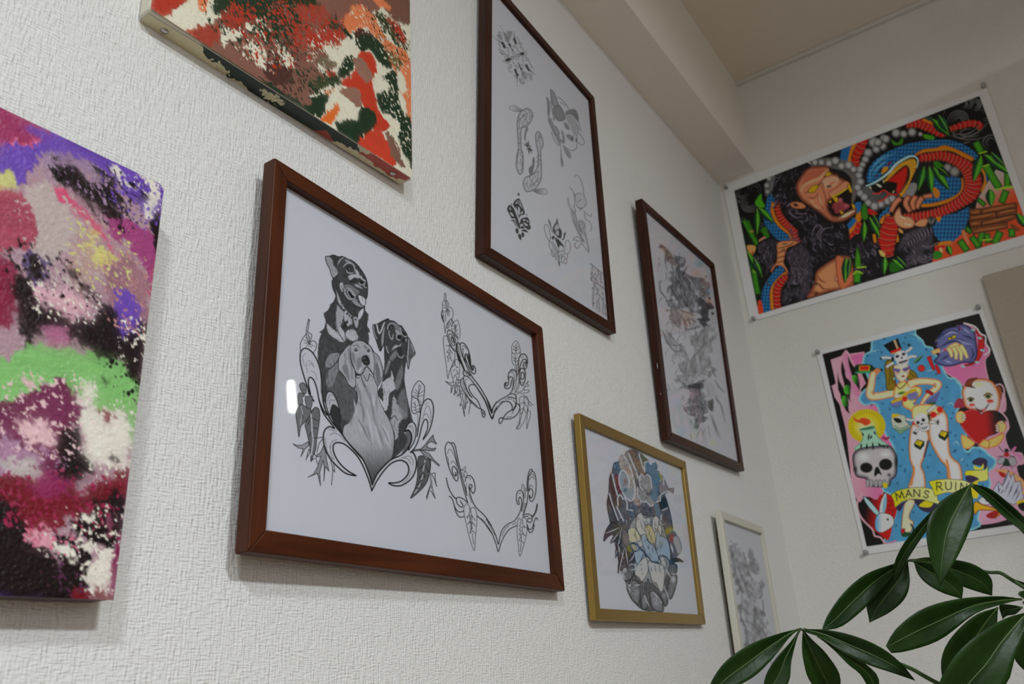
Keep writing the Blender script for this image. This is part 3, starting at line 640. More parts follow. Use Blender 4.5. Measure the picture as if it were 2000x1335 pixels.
    A.poly([(480, 600), (440, 690), (390, 720), (390, 748), (445, 735), (400, 880), (350, 970), (275, 1012), (400, 960), (425, 1050), (440, 1122), (430, 950), (475, 790), (490, 880), (484, 1062), (502, 870), (550, 935), (515, 760), (510, 680)], 132, False, line=54, lw=1.4)
    A.lines([[(575, 800), (600, 920), (583, 1112)], [(600, 908), (625, 940), (610, 830)]], 1.5, 54)
    A.poly([(625, 375), (560, 352), (500, 390), (478, 470), (490, 600), (560, 760), (680, 890), (780, 965), (895, 990), (800, 930), (700, 840), (630, 730), (605, 640), (620, 575), (680, 560), (760, 585), (800, 570), (700, 440)], 166, False)
    A.lines([[(420, 0), (470, 160), (560, 290), (625, 375), (560, 352), (500, 390), (478, 470), (490, 600), (560, 760), (680, 890), (780, 965), (895, 992)], [(470, 0), (500, 120), (570, 260), (640, 350), (720, 450), (800, 560), (930, 700), (1000, 790), (1068, 950), (1115, 1110)], [(895, 985), (800, 930), (700, 840), (630, 730), (605, 640), (620, 575), (680, 560), (760, 585), (860, 670), (950, 780), (1020, 920), (1075, 1065), (1110, 1185)]], 2.8, 42)
    A.lines([[(565, 460), (620, 435), (700, 470), (760, 540)], [(570, 620), (590, 550), (650, 522)], [(500, 500), (530, 680), (600, 780)], [(560, 600), (580, 700), (620, 780)], [(540, 380), (600, 400), (650, 410)]], 1.3, 108)
    A.line([(870, 985), (902, 990)], 3, 42)
    # ---- scrolls around the dogs, right
    A.Z(700, 780, 6.675)
    A.poly([(180, 1110), (240, 980), (330, 870), (430, 780), (560, 720), (640, 640), (680, 685), (720, 700), (755, 790), (745, 920), (680, 1040), (560, 1118), (460, 1120), (395, 1085), (470, 1085), (560, 1060), (640, 980), (655, 890), (620, 820), (540, 790), (430, 830), (330, 930), (240, 1060), (175, 1185)], 166, False)
    A.poly([(610, 410), (640, 330), (700, 290), (745, 340), (750, 440), (720, 560), (650, 660), (690, 540), (690, 450), (650, 395)], 164, line=K, lw=2.2); A.poly([(612, 470), (620, 412), (660, 396), (690, 450), (690, 540), (640, 640), (560, 710), (600, 600)], 78, soft=1, alpha=.8)
    A.lines([[(180, 1112), (240, 980), (330, 870), (430, 780), (560, 720), (640, 640), (690, 540), (690, 450), (650, 395), (610, 415)], [(175, 1185), (240, 1060), (330, 930), (430, 830), (540, 790), (620, 820), (655, 890), (640, 980), (560, 1060), (470, 1085), (395, 1085), (460, 1120), (560, 1118), (680, 1040), (745, 920), (755, 790), (720, 700), (680, 685)]], 2.8, 42)
    A.lines([[(680, 685), (740, 620), (790, 500), (820, 370), (850, 280), (885, 258), (905, 310), (895, 400), (842, 520), (920, 410), (965, 260), (980, 120), (955, 20), (910, -10), (860, 20), (820, 110), (800, 250), (765, 480)]], 2.3, 44)
    A.lines([[(770, 180), (775, 300), (755, 440)], [(640, 360), (700, 365), (722, 440)], [(660, 340), (705, 345)], [(850, 210), (890, 180), (920, 240)], [(840, 260), (870, 120), (915, 85), (945, 180), (935, 300)], [(870, 70), (905, 40)], [(590, 750), (660, 735), (710, 790), (705, 860)], [(560, 760), (640, 770), (680, 830)], [(690, 930), (650, 1020), (580, 1080)]], 1.2, 108)
    A.poly([(680, 685), (740, 650), (810, 645), (870, 590), (920, 520), (975, 460), (982, 510), (1020, 580), (950, 545), (900, 575), (895, 620), (960, 640), (1012, 630), (990, 662), (930, 668), (860, 655), (800, 662), (740, 668)], 128, False, line=52, lw=1.5)
    A.poly([(800, 655), (850, 665), (930, 710), (980, 780), (1055, 850), (1050, 866), (950, 780), (890, 752), (850, 720)], 134, False, line=52, lw=1.4)
    A.poly([(775, 780), (800, 735), (850, 735), (880, 770), (920, 765), (942, 830), (930, 940), (890, 1080), (800, 1190), (680, 1285), (740, 1150), (770, 1000)], 96, line=50, lw=1.5, tex=(.12, 1.5, 2, 30))
    A.line([(870, 790), (850, 900), (830, 1020), (790, 1130), (735, 1215)], 2, 162); A.lines([[(865, 830), (800, 900)], [(850, 940), (795, 1020)], [(825, 1050), (770, 1110)], [(870, 860), (915, 940)], [(850, 960), (865, 1010)], [(815, 1080), (830, 1120)], [(790, 1150), (745, 1160)]], 1.6, 46)
    A.lines([[(945, 780), (930, 940), (940, 1100), (890, 1300)], [(885, 1275), (935, 1120)], [(955, 1060), (965, 1160), (1000, 1285)], [(945, 1185), (1000, 1285)], [(950, 965), (1000, 958), (1000, 1030), (1020, 1130)], [(955, 975), (990, 1040), (1020, 1130)], [(920, 930), (955, 1060)]], 1.5, 54); A.line([(938, 960), (950, 1150)], 3, 130, soft=.5)
    A.Z(700, 610, 6.675)
    A.lines([[(700, 1020), (730, 950), (785, 890), (830, 920), (862, 970), (855, 1080), (840, 1190), (800, 1200), (770, 1130), (700, 1090), (700, 1020)], [(700, 1090), (690, 1200), (700, 1290), (740, 1320), (770, 1290), (805, 1305)], [(770, 1130), (800, 1210), (800, 1290)]], 1.6, 50)
    A.lines([[(778, 1115), (790, 1040), (812, 970), (790, 945), (785, 1030), (770, 1110)], [(780, 1090), (720, 1080)], [(780, 1070), (715, 1030)], [(785, 1050), (740, 1000)], [(790, 1090), (850, 1080)], [(795, 1060), (845, 1020)], [(780, 1120), (820, 1180)], [(735, 1160), (750, 1290)], [(745, 1200), (710, 1180)], [(750, 1240), (705, 1230)], [(755, 1270), (715, 1275)], [(760, 1220), (785, 1210)], [(765, 1260), (795, 1250)]], 1.1, 66)
    # ---- upper ornament
    A.Z(850, 560, 8.9); K2 = 58
    A.lines([[(160, 230), (160, 130), (172, 108), (185, 130), (190, 235), (225, 380)], [(175, 235), (180, 300), (205, 385)], [(165, 230), (130, 270), (125, 350), (140, 480), (155, 640), (172, 800)], [(195, 232), (225, 270), (240, 345), (290, 375), (310, 440), (300, 530), (230, 600), (190, 690), (175, 800)], [(205, 388), (228, 385)], [(205, 390), (180, 480), (180, 600)], [(200, 390), (160, 440)], [(195, 370), (145, 355)], [(170, 330), (140, 315)], [(212, 400), (215, 500)], [(222, 400), (245, 500)], [(230, 395), (265, 440)]], 1.15, K2)
    A.lines([[(125, 405), (108, 460), (115, 530), (150, 610)], [(120, 500), (140, 500)], [(125, 520), (130, 560)]], 1.8, 48)
    A.lines([[(240, 590), (285, 680)], [(275, 570), (305, 640)], [(290, 555), (320, 630)], [(225, 620), (240, 680), (220, 720), (195, 700)], [(215, 640), (215, 690)]], 1.4, K2)
    A.lines([[(285, 690), (300, 640), (370, 578), (405, 610), (430, 720), (430, 860), (400, 895), (330, 800), (290, 740), (285, 690)], [(340, 650), (345, 800)], [(350, 650), (360, 780)], [(345, 700), (305, 670)], [(350, 720), (310, 730)], [(355, 720), (385, 650)], [(360, 770), (395, 740)], [(365, 800), (405, 830)], [(330, 800), (400, 870)]], 1.1, K2)
    A.lines([[(360, 1120), (320, 1090), (255, 990), (215, 880), (212, 790), (240, 745), (300, 790), (340, 880), (365, 1000), (362, 1110)], [(340, 1020), (300, 1010), (255, 930), (235, 850), (255, 815), (300, 850), (335, 950), (340, 1020)], [(300, 960), (275, 890), (290, 870), (325, 950), (310, 970)], [(250, 1010), (330, 1110)]], 1.7, 50)
    A.lines([[(235, 770), (270, 760), (310, 820)], [(330, 1060), (345, 1090)]], 1.1, 80)
    A.lines([[(215, 865), (175, 845), (145, 880), (145, 1000), (165, 1180), (190, 1340), (220, 1590), (245, 1480), (330, 1270), (345, 1180), (340, 1120)], [(190, 1025), (240, 1020), (245, 1080), (200, 1135), (235, 1140), (235, 1190), (200, 1220), (225, 1230), (225, 1300)], [(265, 1090), (255, 1150), (270, 1230)], [(260, 1100), (300, 1160)], [(250, 1220), (290, 1290)], [(330, 830), (385, 900), (395, 970)]], 1.15, K2)
    A.lines([[(370, 1120), (400, 1240), (450, 1335)], [(380, 990), (400, 970), (430, 1000), (445, 1100), (510, 1300)], [(435, 1000), (460, 970), (520, 1000), (580, 1110), (610, 1250), (615, 1335)], [(380, 990), (385, 1100), (420, 1240), (470, 1350)]], 2, 46)
    A.lines([[(400, 1000), (410, 1100), (450, 1220)], [(460, 1090), (490, 1070), (480, 1150), (510, 1300)], [(470, 1040), (500, 1020), (550, 1080)], [(520, 1290), (520, 1200), (550, 1175), (590, 1240), (600, 1335)], [(530, 1210), (560, 1200)]], 1.3, 66)
    A.Z(850, 690, 8.9)
    A.lines([[(380, 0), (430, 120), (500, 290)], [(400, 0), (440, 100), (510, 280)], [(575, 0), (600, 80), (620, 200), (645, 260), (655, 290)], [(515, 70), (520, 20), (550, 15), (590, 100), (610, 220), (650, 290), (665, 260), (650, 205), (690, 240), (703, 310), (680, 350), (640, 330), (560, 180), (520, 70)], [(560, 60), (600, 200)]], 2, 46)
    A.lines([[(510, 80), (540, 200), (640, 400), (760, 560), (870, 740), (950, 900), (985, 1040)], [(500, 290), (485, 330), (495, 365), (510, 385)], [(505, 295), (560, 320), (610, 390)], [(690, 540), (780, 680), (880, 860), (985, 1135), (1030, 1010), (1068, 950)], [(985, 1040), (1010, 940), (1068, 840)]], 2.1, 46)
    A.lines([[(515, 330), (560, 340), (600, 390)], [(530, 340), (580, 400)], [(560, 450), (530, 450), (520, 500), (560, 640), (640, 770)], [(525, 600), (600, 740)], [(700, 540), (860, 790), (960, 1000)], [(470, 490), (520, 650), (590, 780), (730, 910)]], 1.2, 74)
    A.lines([[(680, 530), (600, 430), (520, 388), (492, 420), (500, 500), (560, 650), (640, 770)], [(690, 545), (620, 540), (585, 580), (600, 650), (660, 740), (730, 810), (770, 890), (790, 960)], [(440, 470), (470, 432), (490, 445)], [(440, 470), (450, 560), (520, 700), (640, 850), (740, 940), (800, 965), (850, 1000), (868, 1060), (850, 1108), (820, 1080), (800, 970)], [(830, 1010), (845, 1060)]], 1.9, 48)
    A.lines([[(345, 115), (290, 220), (270, 300), (315, 480), (350, 630), (378, 690), (400, 520), (420, 350), (425, 200), (400, 120), (370, 98), (345, 118), (350, 200), (380, 240)], [(290, 245), (340, 180)], [(310, 315), (345, 270)], [(320, 420), (345, 370)], [(370, 240), (395, 240)], [(370, 290), (400, 355), (360, 345)], [(355, 370), (390, 460), (370, 450), (370, 590)], [(350, 490), (365, 590)]], 1.2, K2)
    A.lines([[(180, 485), (260, 512), (315, 490)], [(180, 485), (270, 555), (290, 540)], [(285, 560), (272, 690), (310, 570), (330, 545)], [(350, 590), (328, 725), (360, 650)], [(410, 465), (440, 460)], [(400, 560), (430, 570)], [(410, 510), (440, 490)], [(470, 640), (380, 740), (470, 690)], [(480, 690), (470, 780), (430, 910), (465, 885), (490, 1000), (512, 1095), (500, 960), (490, 800)], [(520, 700), (520, 965), (540, 850), (560, 860), (535, 740)], [(590, 800), (605, 880), (585, 1045)], [(605, 880), (625, 865), (615, 820)], [(430, 620), (440, 780)], [(420, 570), (425, 660)]], 1.35, 56)
    A.Z(950, 650, 6.675)
    A.lines([[(330, 180), (350, 130), (385, 102), (420, 140), (442, 230), (440, 285)], [(330, 180), (335, 250), (385, 275), (440, 250)], [(335, 250), (330, 330), (350, 410), (385, 415), (415, 400)], [(385, 140), (385, 260)], [(385, 200), (350, 170)], [(385, 230), (345, 210)], [(388, 200), (415, 170)], [(388, 230), (420, 205)], [(375, 290), (380, 400)], [(375, 340), (345, 310)], [(378, 340), (405, 320)], [(378, 370), (350, 350)], [(380, 380), (410, 360)], [(390, 420), (395, 500)], [(370, 440), (390, 510)]], 1.15, 64)
    A.lines([[(415, 530), (420, 360), (445, 290), (490, 272), (525, 310), (535, 380), (520, 455), (495, 460), (480, 420), (495, 380), (515, 390), (505, 430)], [(430, 500), (445, 410), (480, 345), (515, 350), (530, 400)], [(285, 600), (290, 530), (330, 475), (370, 490), (395, 530), (385, 620)], [(290, 610), (300, 575), (340, 580), (350, 660), (330, 760), (270, 820), (180, 870), (110, 930), (75, 1000), (68, 1040)], [(290, 600), (285, 660), (265, 690), (245, 680), (265, 645), (238, 660), (240, 710), (280, 725), (315, 690), (330, 610)], [(430, 560), (440, 480), (470, 460), (505, 500), (505, 600), (475, 680), (445, 660), (435, 590)], [(450, 560), (460, 510), (490, 530), (485, 590), (455, 600), (445, 570)]], 2, 46)
    A.lines([[(410, 540), (420, 640), (370, 780)], [(430, 570), (425, 690), (385, 770)], [(310, 520), (350, 510), (365, 620), (350, 710)], [(305, 500), (345, 490)], [(450, 320), (490, 300)], [(390, 530), (385, 660), (360, 740)], [(455, 640), (480, 650)], [(240, 860), (330, 860)], [(170, 910), (215, 885)], [(95, 1030), (140, 950)], [(330, 1060), (390, 950)], [(260, 1100), (330, 1085)], [(345, 870), (380, 920), (360, 980)]], 1.2, 76)
    A.lines([[(385, 855), (320, 835), (280, 838)], [(320, 800), (350, 790), (385, 820), (388, 860), (385, 940), (340, 1010)], [(70, 1115), (110, 1030), (180, 930), (240, 890), (300, 900), (335, 950), (330, 1000), (270, 1040), (220, 1105), (205, 1150), (178, 1178), (162, 1150), (175, 1110), (205, 1105), (250, 1120), (330, 1110), (400, 1060), (435, 980), (420, 930), (395, 920)], [(70, 1115), (0, 930)], [(68, 1045), (0, 850)]], 2, 46)
    A.lines([[(385, 800), (440, 780), (490, 810), (540, 870), (610, 940)], [(395, 770), (460, 760), (490, 710), (545, 625), (535, 665), (553, 690), (500, 700), (495, 745), (555, 740), (540, 775), (480, 780)], [(430, 880), (440, 835), (480, 825), (500, 840), (530, 830), (548, 900), (540, 970), (500, 1130), (440, 1230), (400, 1252), (395, 1230), (430, 1150), (440, 1000), (430, 880)], [(490, 840), (490, 960), (460, 1070), (430, 1190)], [(490, 900), (450, 920)], [(488, 970), (450, 1000)], [(470, 1030), (440, 1060)], [(495, 900), (530, 960)], [(490, 990), (510, 1040)], [(540, 900), (580, 955)], [(545, 980), (530, 1100), (525, 1250)], [(550, 1010), (575, 1030), (570, 1090), (555, 1140), (530, 1240)], [(400, 1240), (440, 1180)]], 1.15, 66)
    # ---- lower ornament
    A.Z(860, 850, 5.5625)
    A.lines([[(190, 430), (190, 480), (165, 488), (110, 390), (70, 260), (52, 150), (70, 85), (100, 75), (140, 130), (185, 300), (250, 570), (298, 730)], [(115, 90), (130, 78), (160, 110), (200, 300), (260, 540), (290, 650)], [(185, 410), (165, 440), (140, 420), (128, 360), (145, 335), (175, 370), (188, 410)], [(165, 400), (165, 435)], [(270, 500), (280, 450), (320, 435), (360, 480), (378, 570), (360, 630), (335, 600), (315, 555), (325, 530), (345, 550), (330, 580)], [(310, 560), (330, 660), (380, 770), (480, 870), (556, 980)], [(298, 730), (250, 690), (200, 670), (175, 690), (185, 740), (230, 780), (245, 755), (215, 710)], [(398, 870), (480, 950), (556, 1060)], [(170, 690), (120, 630), (85, 550), (65, 460), (90, 570), (140, 660), (175, 685)], [(98, 660), (130, 690), (160, 780), (200, 830), (255, 820)], [(150, 750), (170, 830), (210, 885), (260, 880)]], 1.9, 44)
    A.lines([[(80, 200), (90, 155), (120, 160), (155, 230), (185, 330)], [(80, 230), (95, 320)], [(118, 300), (135, 278), (165, 310), (200, 420)], [(225, 380), (235, 360), (245, 385), (262, 340), (275, 345), (270, 390), (290, 400), (290, 430)], [(245, 400), (255, 450)], [(265, 380), (262, 450)], [(285, 460), (310, 455), (330, 480)], [(280, 590), (285, 520)], [(310, 640), (340, 730)], [(130, 440), (160, 460)], [(445, 900), (500, 950)], [(230, 440), (290, 620)]], 1.1, 76)
    A.lines([[(262, 880), (255, 790), (285, 740), (315, 770), (320, 830), (290, 900)], [(330, 790), (370, 785), (395, 850), (395, 960), (380, 1110), (370, 1250), (320, 1120), (280, 950), (262, 880)], [(330, 790), (335, 850), (380, 925)], [(285, 885), (320, 865), (325, 920), (295, 965), (330, 935), (340, 1000), (320, 1060), (350, 1035), (375, 1065)], [(345, 940), (380, 985)], [(345, 1060), (362, 1180)], [(320, 880), (330, 1030)], [(340, 860), (345, 1020)]], 1.2, 64)
    A.Z(950, 900, 6.846)
    A.lines([[(0, 780), (60, 860), (120, 980), (160, 1110), (175, 1040), (210, 920), (280, 845), (370, 800), (430, 720), (465, 620), (470, 520), (445, 480), (430, 530), (440, 575), (415, 570), (400, 500), (410, 420), (450, 388), (485, 420), (495, 520), (470, 670)], [(0, 850), (70, 960), (130, 1110), (158, 1210), (190, 1110), (240, 1000), (310, 910), (410, 860)], [(490, 720), (540, 570), (560, 420), (590, 370), (620, 400), (615, 470), (590, 490), (575, 450)], [(545, 400), (548, 250), (570, 140), (600, 105), (615, 135)], [(560, 400), (565, 220), (610, 135), (650, 180), (665, 300), (655, 440), (620, 530), (590, 530), (570, 470)], [(490, 725), (550, 705), (600, 730), (610, 790), (580, 820), (550, 800), (560, 765), (590, 770)], [(490, 745), (560, 735)], [(605, 735), (650, 690), (680, 570), (672, 650), (640, 720), (610, 760)], [(545, 850), (570, 910), (610, 900), (640, 800), (665, 758), (685, 785)], [(545, 890), (580, 955), (620, 930), (640, 850)]], 1.8, 46)
    A.lines([[(470, 380), (480, 310), (505, 350), (500, 480)], [(515, 360), (525, 380), (515, 500)], [(580, 200), (610, 165), (640, 210)], [(575, 250), (610, 210), (640, 240)], [(570, 380), (590, 320), (625, 350)], [(430, 440), (460, 420)], [(510, 560), (495, 690)], [(530, 560), (505, 700)], [(210, 1000), (240, 920), (300, 860)], [(350, 850), (400, 820)], [(20, 820), (110, 990)]], 1.2, 76)
    A.lines([[(412, 860), (430, 770), (460, 780), (460, 830), (440, 870)], [(480, 790), (490, 750), (530, 780), (542, 860), (535, 980), (490, 1150), (447, 1270), (425, 1100), (410, 960), (412, 860)], [(480, 790), (490, 850), (522, 890), (480, 880), (490, 960), (520, 1000), (470, 970), (470, 1060), (495, 1095)], [(465, 870), (440, 920), (465, 930), (440, 980), (465, 990), (440, 1060), (465, 1060)], [(465, 1080), (455, 1210)]], 1.15, 66)
    A.lines([[(760 - 700, 880), (90, 960)]], 1, 150, alpha=.3)
    return A
#--BUILD
F = FRAMES['framed_dog_drawing']
art_dogs().tone(1.35).mesh('pencil_drawing', F['p0'], F['n'], MAT['ink'], F['sheet'])
# ------------------------------------------------------------------ sheet of small sketches
def art_flash():
    A = Art(955, 40, 1195, 640, .9, (150, 152, 157), PAPER, 148); K = 62
    A.Z(960, 40, 10.27)
    for p in ([(55, 335), (120, 390), (190, 430), (235, 430), (290, 545), (240, 550), (205, 470), (130, 410)], [(445, 210), (465, 330), (480, 370), (510, 465), (470, 470), (440, 390), (420, 370), (448, 345)], [(455, 990), (490, 965), (515, 1050), (550, 1085), (525, 1130), (518, 1270), (505, 1150), (490, 1090)], [(670, 895), (715, 885), (750, 960), (800, 1015), (890, 1100), (780, 1020), (735, 1005)], [(275, 790), (330, 745), (385, 765), (380, 800), (330, 825), (290, 815)], [(570, 665), (620, 632), (660, 650), (655, 685), (610, 700)]):
        A.poly(p, 56, soft=.3)
    for p in ([(345, 455), (385, 470), (400, 550), (440, 600), (425, 625), (380, 540), (335, 490)], [(525, 830), (560, 870), (590, 940), (630, 970), (590, 1000), (560, 930)]): A.poly(p, 66, soft=.4)
    A.poly([(225, 200), (300, 290), (350, 440), (290, 430), (250, 330)], 128, soft=1); A.poly([(300, 250), (380, 210), (420, 240), (380, 360), (340, 430)], 118, soft=1.2); A.poly([(600, 1010), (720, 1060), (700, 1180), (620, 1150)], 126, soft=1.2); A.poly([(720, 1050), (820, 1080), (800, 1190), (740, 1120)], 130, soft=1.2); A.poly([(560, 1150), (640, 1170), (660, 1260), (580, 1240)], 132, soft=1); A.poly([(110, 290), (200, 260), (220, 400), (150, 380)], 130, soft=1)
    A.lines([[(135, 250), (160, 225), (180, 240), (150, 290), (190, 330), (220, 400)], [(105, 300), (140, 310), (150, 360)], [(130, 460), (160, 480), (165, 540), (150, 580), (190, 590), (200, 640), (240, 690), (260, 660), (215, 600)], [(165, 620), (220, 690)], [(240, 640), (300, 690), (340, 700)], [(500, 330), (540, 380), (560, 440), (540, 460), (590, 500), (570, 540), (620, 550), (630, 600)], [(560, 430), (610, 470)], [(250, 745), (300, 715), (350, 725)], [(225, 825), (260, 800), (270, 830), (320, 855), (370, 840)], [(330, 900), (390, 880), (400, 920), (350, 940), (405, 960)], [(335, 950), (360, 1020), (410, 1030)], [(440, 1100), (480, 1130)], [(630, 720), (690, 700), (700, 640), (660, 610)], [(650, 740), (720, 750), (710, 800), (680, 790)], [(740, 780), (770, 860), (820, 960)], [(610, 720), (640, 850)], [(300, 540), (340, 560), (330, 620), (360, 680)], [(420, 500), (460, 520), (440, 560)], [(590, 880), (640, 900), (620, 920)], [(500, 910), (540, 930), (520, 960)], [(480, 500), (540, 610), (600, 650)], [(400, 800), (440, 850), (500, 930)], [(240, 230), (310, 350), (340, 440)], [(270, 260), (300, 420)], [(620, 1020), (700, 1170)], [(610, 1020), (620, 1130)], [(560, 1150), (580, 1240), (640, 1270), (670, 1230)], [(770, 1190), (810, 1180)]], 1.1, 88)
    A.blob(412, 748, 28, 26, 150, 0, .3, line=60, lw=1.3); A.blob(548, 695, 26, 26, 150, 0, .3, line=60, lw=1.3); A.blob(480, 725, 16, 14, 80, 0, .4)
    for x, y in ((185, 118), (215, 175), (312, 208), (20, 310), (715, 1212), (340, 690), (265, 275), (515, 1310)): A.blob(x, y, 11, 11, 92, 0, .5)
    A.poly([(400, 620), (500, 640), (560, 700), (540, 800), (480, 790), (430, 720)], 120, soft=2, alpha=.5)
    # fish-tailed beetle
    A.Z(1050, 160, 7.629)
    A.poly([(190, 120), (230, 130), (270, 200), (310, 340), (240, 375), (205, 270)], 122, rim=100, rimw=3, soft=.5); A.poly([(235, 385), (320, 345), (380, 430), (410, 530), (350, 580), (280, 560), (230, 450)], 112, rim=88, rimw=3, soft=.6); A.poly([(420, 440), (540, 400), (600, 480), (610, 600), (560, 540), (480, 480), (430, 520)], 108, soft=1, grad=(430, 440, 600, 560, 96))
    A.poly([(420, 520), (470, 480), (530, 510), (580, 600), (620, 700), (600, 800), (540, 790), (500, 680)], 124, soft=.8)
    for k in range(8): A.line([(440 + 17 * k, 520 + 38 * k), (480 + 15 * k, 500 + 38 * k), (540 + 9 * k, 520 + 38 * k)], 1.2, 146)
    A.poly([(390, 600), (440, 620), (480, 690), (460, 715), (410, 680)], 110, soft=.8); A.poly([(420, 790), (500, 790), (540, 880), (470, 860)], 112, soft=1); A.poly([(130, 220), (180, 280), (190, 400), (170, 520), (145, 460), (150, 330)], 112, soft=1)
    A.poly([(245, 680), (270, 665), (320, 750), (310, 790), (280, 760)], 136, line=72, lw=1.5); A.poly([(150, 560), (200, 540), (260, 680), (350, 860), (330, 940), (280, 860), (200, 680)], 116, soft=1.3); A.poly([(350, 730), (380, 740), (410, 880), (380, 920), (330, 860), (370, 850)], 112, soft=.8)
    A.poly([(380, 950), (480, 1040), (500, 1110), (480, 1140), (420, 1080)], 116, soft=1); A.poly([(345, 940), (365, 1120), (385, 1200), (372, 1275), (345, 1190)], 108, soft=.7); A.blob(520, 840, 22, 50, 78, 10, .8); A.blob(578, 860, 20, 60, 76, 5, .8); A.blob(245, 550, 16, 40, 92, -10, .8)
    A.lines([[(190, 120), (240, 370), (320, 345), (410, 530), (380, 575), (310, 580)], [(300, 220), (400, 300), (460, 400)], [(340, 300), (420, 350)], [(200, 740), (260, 890), (310, 945), (340, 930)], [(370, 940), (460, 1000), (520, 1020), (580, 980), (585, 850)], [(610, 900), (660, 940), (695, 910), (680, 850), (620, 760)], [(610, 600), (650, 740)], [(140, 230), (160, 480), (180, 600), (260, 790)], [(200, 230), (215, 420), (250, 560)]], 1.2, 92)
    # pair of carp and a star
    A.Z(980, 190, 6.675)
    A.poly([(200, 320), (230, 210), (290, 155), (350, 145), (400, 200), (400, 270), (340, 370), (270, 400), (250, 470), (255, 660), (280, 760), (275, 960), (230, 1000), (185, 880), (215, 680), (205, 480)], 143, rim=122, rimw=4, line=76, lw=1.1); A.poly([(440, 490), (480, 445), (525, 520), (540, 630), (510, 700), (520, 940), (510, 1080), (450, 1180), (380, 1225), (310, 1220), (278, 1120), (310, 1040), (400, 1000), (465, 900), (470, 720), (450, 620)], 143, rim=120, rimw=4, line=80, lw=1.1)
    A.poly([(280, 165), (230, 145), (170, 110), (110, 118), (105, 150), (180, 185), (260, 180)], 112, soft=.5, grad=(280, 165, 110, 130, 146), line=92, lw=.9); A.poly([(415, 1218), (500, 1190), (570, 1195), (600, 1240), (560, 1265), (490, 1260)], 100, soft=.5, grad=(415, 1218, 600, 1240, 146), line=92, lw=.9)
    A.poly([(330, 370), (345, 420), (320, 470), (310, 560), (290, 540), (300, 440)], 106, soft=.6); A.poly([(370, 1005), (355, 940), (375, 900), (400, 880), (405, 800), (422, 790), (425, 860), (400, 980)], 100, soft=.6, line=84, lw=.8)
    for u0, v0, s in ((0, 0, 1), (0, 0, -1)):
        f = (lambda x, y: (x, y)) if s == 1 else (lambda x, y: (700 - x, 1370 - y))
        A.lines([[f(*q) for q in L] for L in ([(200, 320), (280, 250), (345, 205)], [(210, 410), (280, 380), (350, 330)], [(225, 400), (240, 300), (300, 210)], [(250, 220), (300, 250), (290, 330)], [(300, 170), (330, 230), (310, 300)], [(340, 160), (370, 220), (360, 290)], [(260, 320), (280, 380)], [(320, 300), (345, 340)], [(220, 470), (245, 480)], [(215, 540), (250, 530)], [(215, 600), (250, 590)], [(240, 280), (210, 250)], [(370, 250), (400, 240)])], 1, 84)
    A.lines([[(215, 680), (265, 700), (235, 740), (275, 780), (240, 820), (285, 860), (250, 880)], [(200, 860), (250, 850), (270, 920), (225, 960)], [(215, 690), (190, 760), (200, 840)], [(450, 560), (490, 580), (500, 660)], [(470, 740), (505, 760)], [(470, 800), (510, 820)], [(475, 860), (510, 880)]], 1, 84)
    A.blob(490, 520, 30, 60, 108, 10, .9)
    for q in ((278, 598), (345, 555), (388, 632), (412, 705), (355, 750), (322, 685), (395, 735), (310, 570)): A.line([(350, 652), q], 2.2, 62, taper=(1, .1))
    A.blob(350, 650, 8, 14, 150, 0, .4)
    # winged flowers in black
    A.Z(970, 365, 8.09)
    for p in ([(165, 350), (195, 285), (250, 310), (300, 390), (340, 470), (355, 545), (330, 530), (290, 495), (240, 500), (210, 450), (185, 400)], [(262, 260), (300, 205), (350, 180), (390, 240), (425, 340), (445, 400), (430, 440), (380, 450), (360, 490), (340, 440), (300, 350), (270, 300)], [(365, 600), (385, 500), (440, 475), (490, 480), (520, 540), (520, 590), (542, 650), (500, 675), (440, 630), (400, 580)], [(222, 525), (280, 520), (330, 570), (360, 660), (300, 610), (265, 550)], [(370, 640), (410, 612), (440, 650), (380, 655)], [(385, 690), (430, 665), (470, 680), (500, 720), (440, 705)], [(295, 672), (330, 650), (350, 710), (320, 738)], [(338, 770), (365, 735), (395, 790), (375, 840)], [(390, 740), (415, 712), (440, 760), (410, 795)], [(330, 110), (350, 92), (365, 130), (345, 140)], [(225, 265), (245, 265), (240, 290)], [(462, 430), (480, 430), (478, 452)]):
        A.poly(p, 60, soft=.2)
    A.line([(300, 500), (350, 580), (360, 640)], 3, 60)
    for p in ([(200, 330), (220, 330), (225, 365), (210, 355)], [(215, 400), (250, 420), (270, 465), (235, 450)], [(300, 310), (330, 370), (345, 430), (310, 370)], [(340, 310), (365, 340), (368, 420), (350, 440), (342, 370)], [(380, 420), (405, 380), (415, 400), (395, 430)], [(410, 520), (440, 510), (460, 530), (430, 535)], [(480, 520), (500, 540), (495, 560), (478, 545)], [(420, 560), (470, 580), (495, 610), (460, 610)]):
        A.poly(p, 160, soft=.3)
    A.lines([[(265, 300), (310, 420), (355, 540)], [(300, 260), (330, 225), (365, 230), (400, 330)], [(385, 500), (420, 480), (470, 475)], [(310, 260), (340, 250), (380, 300)], [(280, 540), (340, 640)]], 1.2, 160)
    for p in ([(955, 490), (985, 620), (1030, 700), (1020, 800), (990, 810), (940, 770), (890, 690), (895, 620), (935, 560)], [(810, 500), (850, 560), (870, 660), (910, 750), (880, 710), (845, 620)], [(870, 790), (900, 770), (920, 800), (880, 830)], [(920, 800), (980, 830), (1040, 900), (1068, 950), (1000, 920), (980, 970), (940, 870)], [(1030, 830), (1055, 800), (1060, 740), (1095, 712), (1080, 780), (1055, 838)]):
        A.poly(p, 74, soft=.4, grad=(880, 500, 1060, 900, 60))
    for p in ([(940, 600), (960, 580), (990, 660), (960, 660), (930, 690), (915, 640)], [(940, 700), (970, 680), (985, 740), (965, 770), (935, 740)]): A.poly(p, 138, soft=.4)
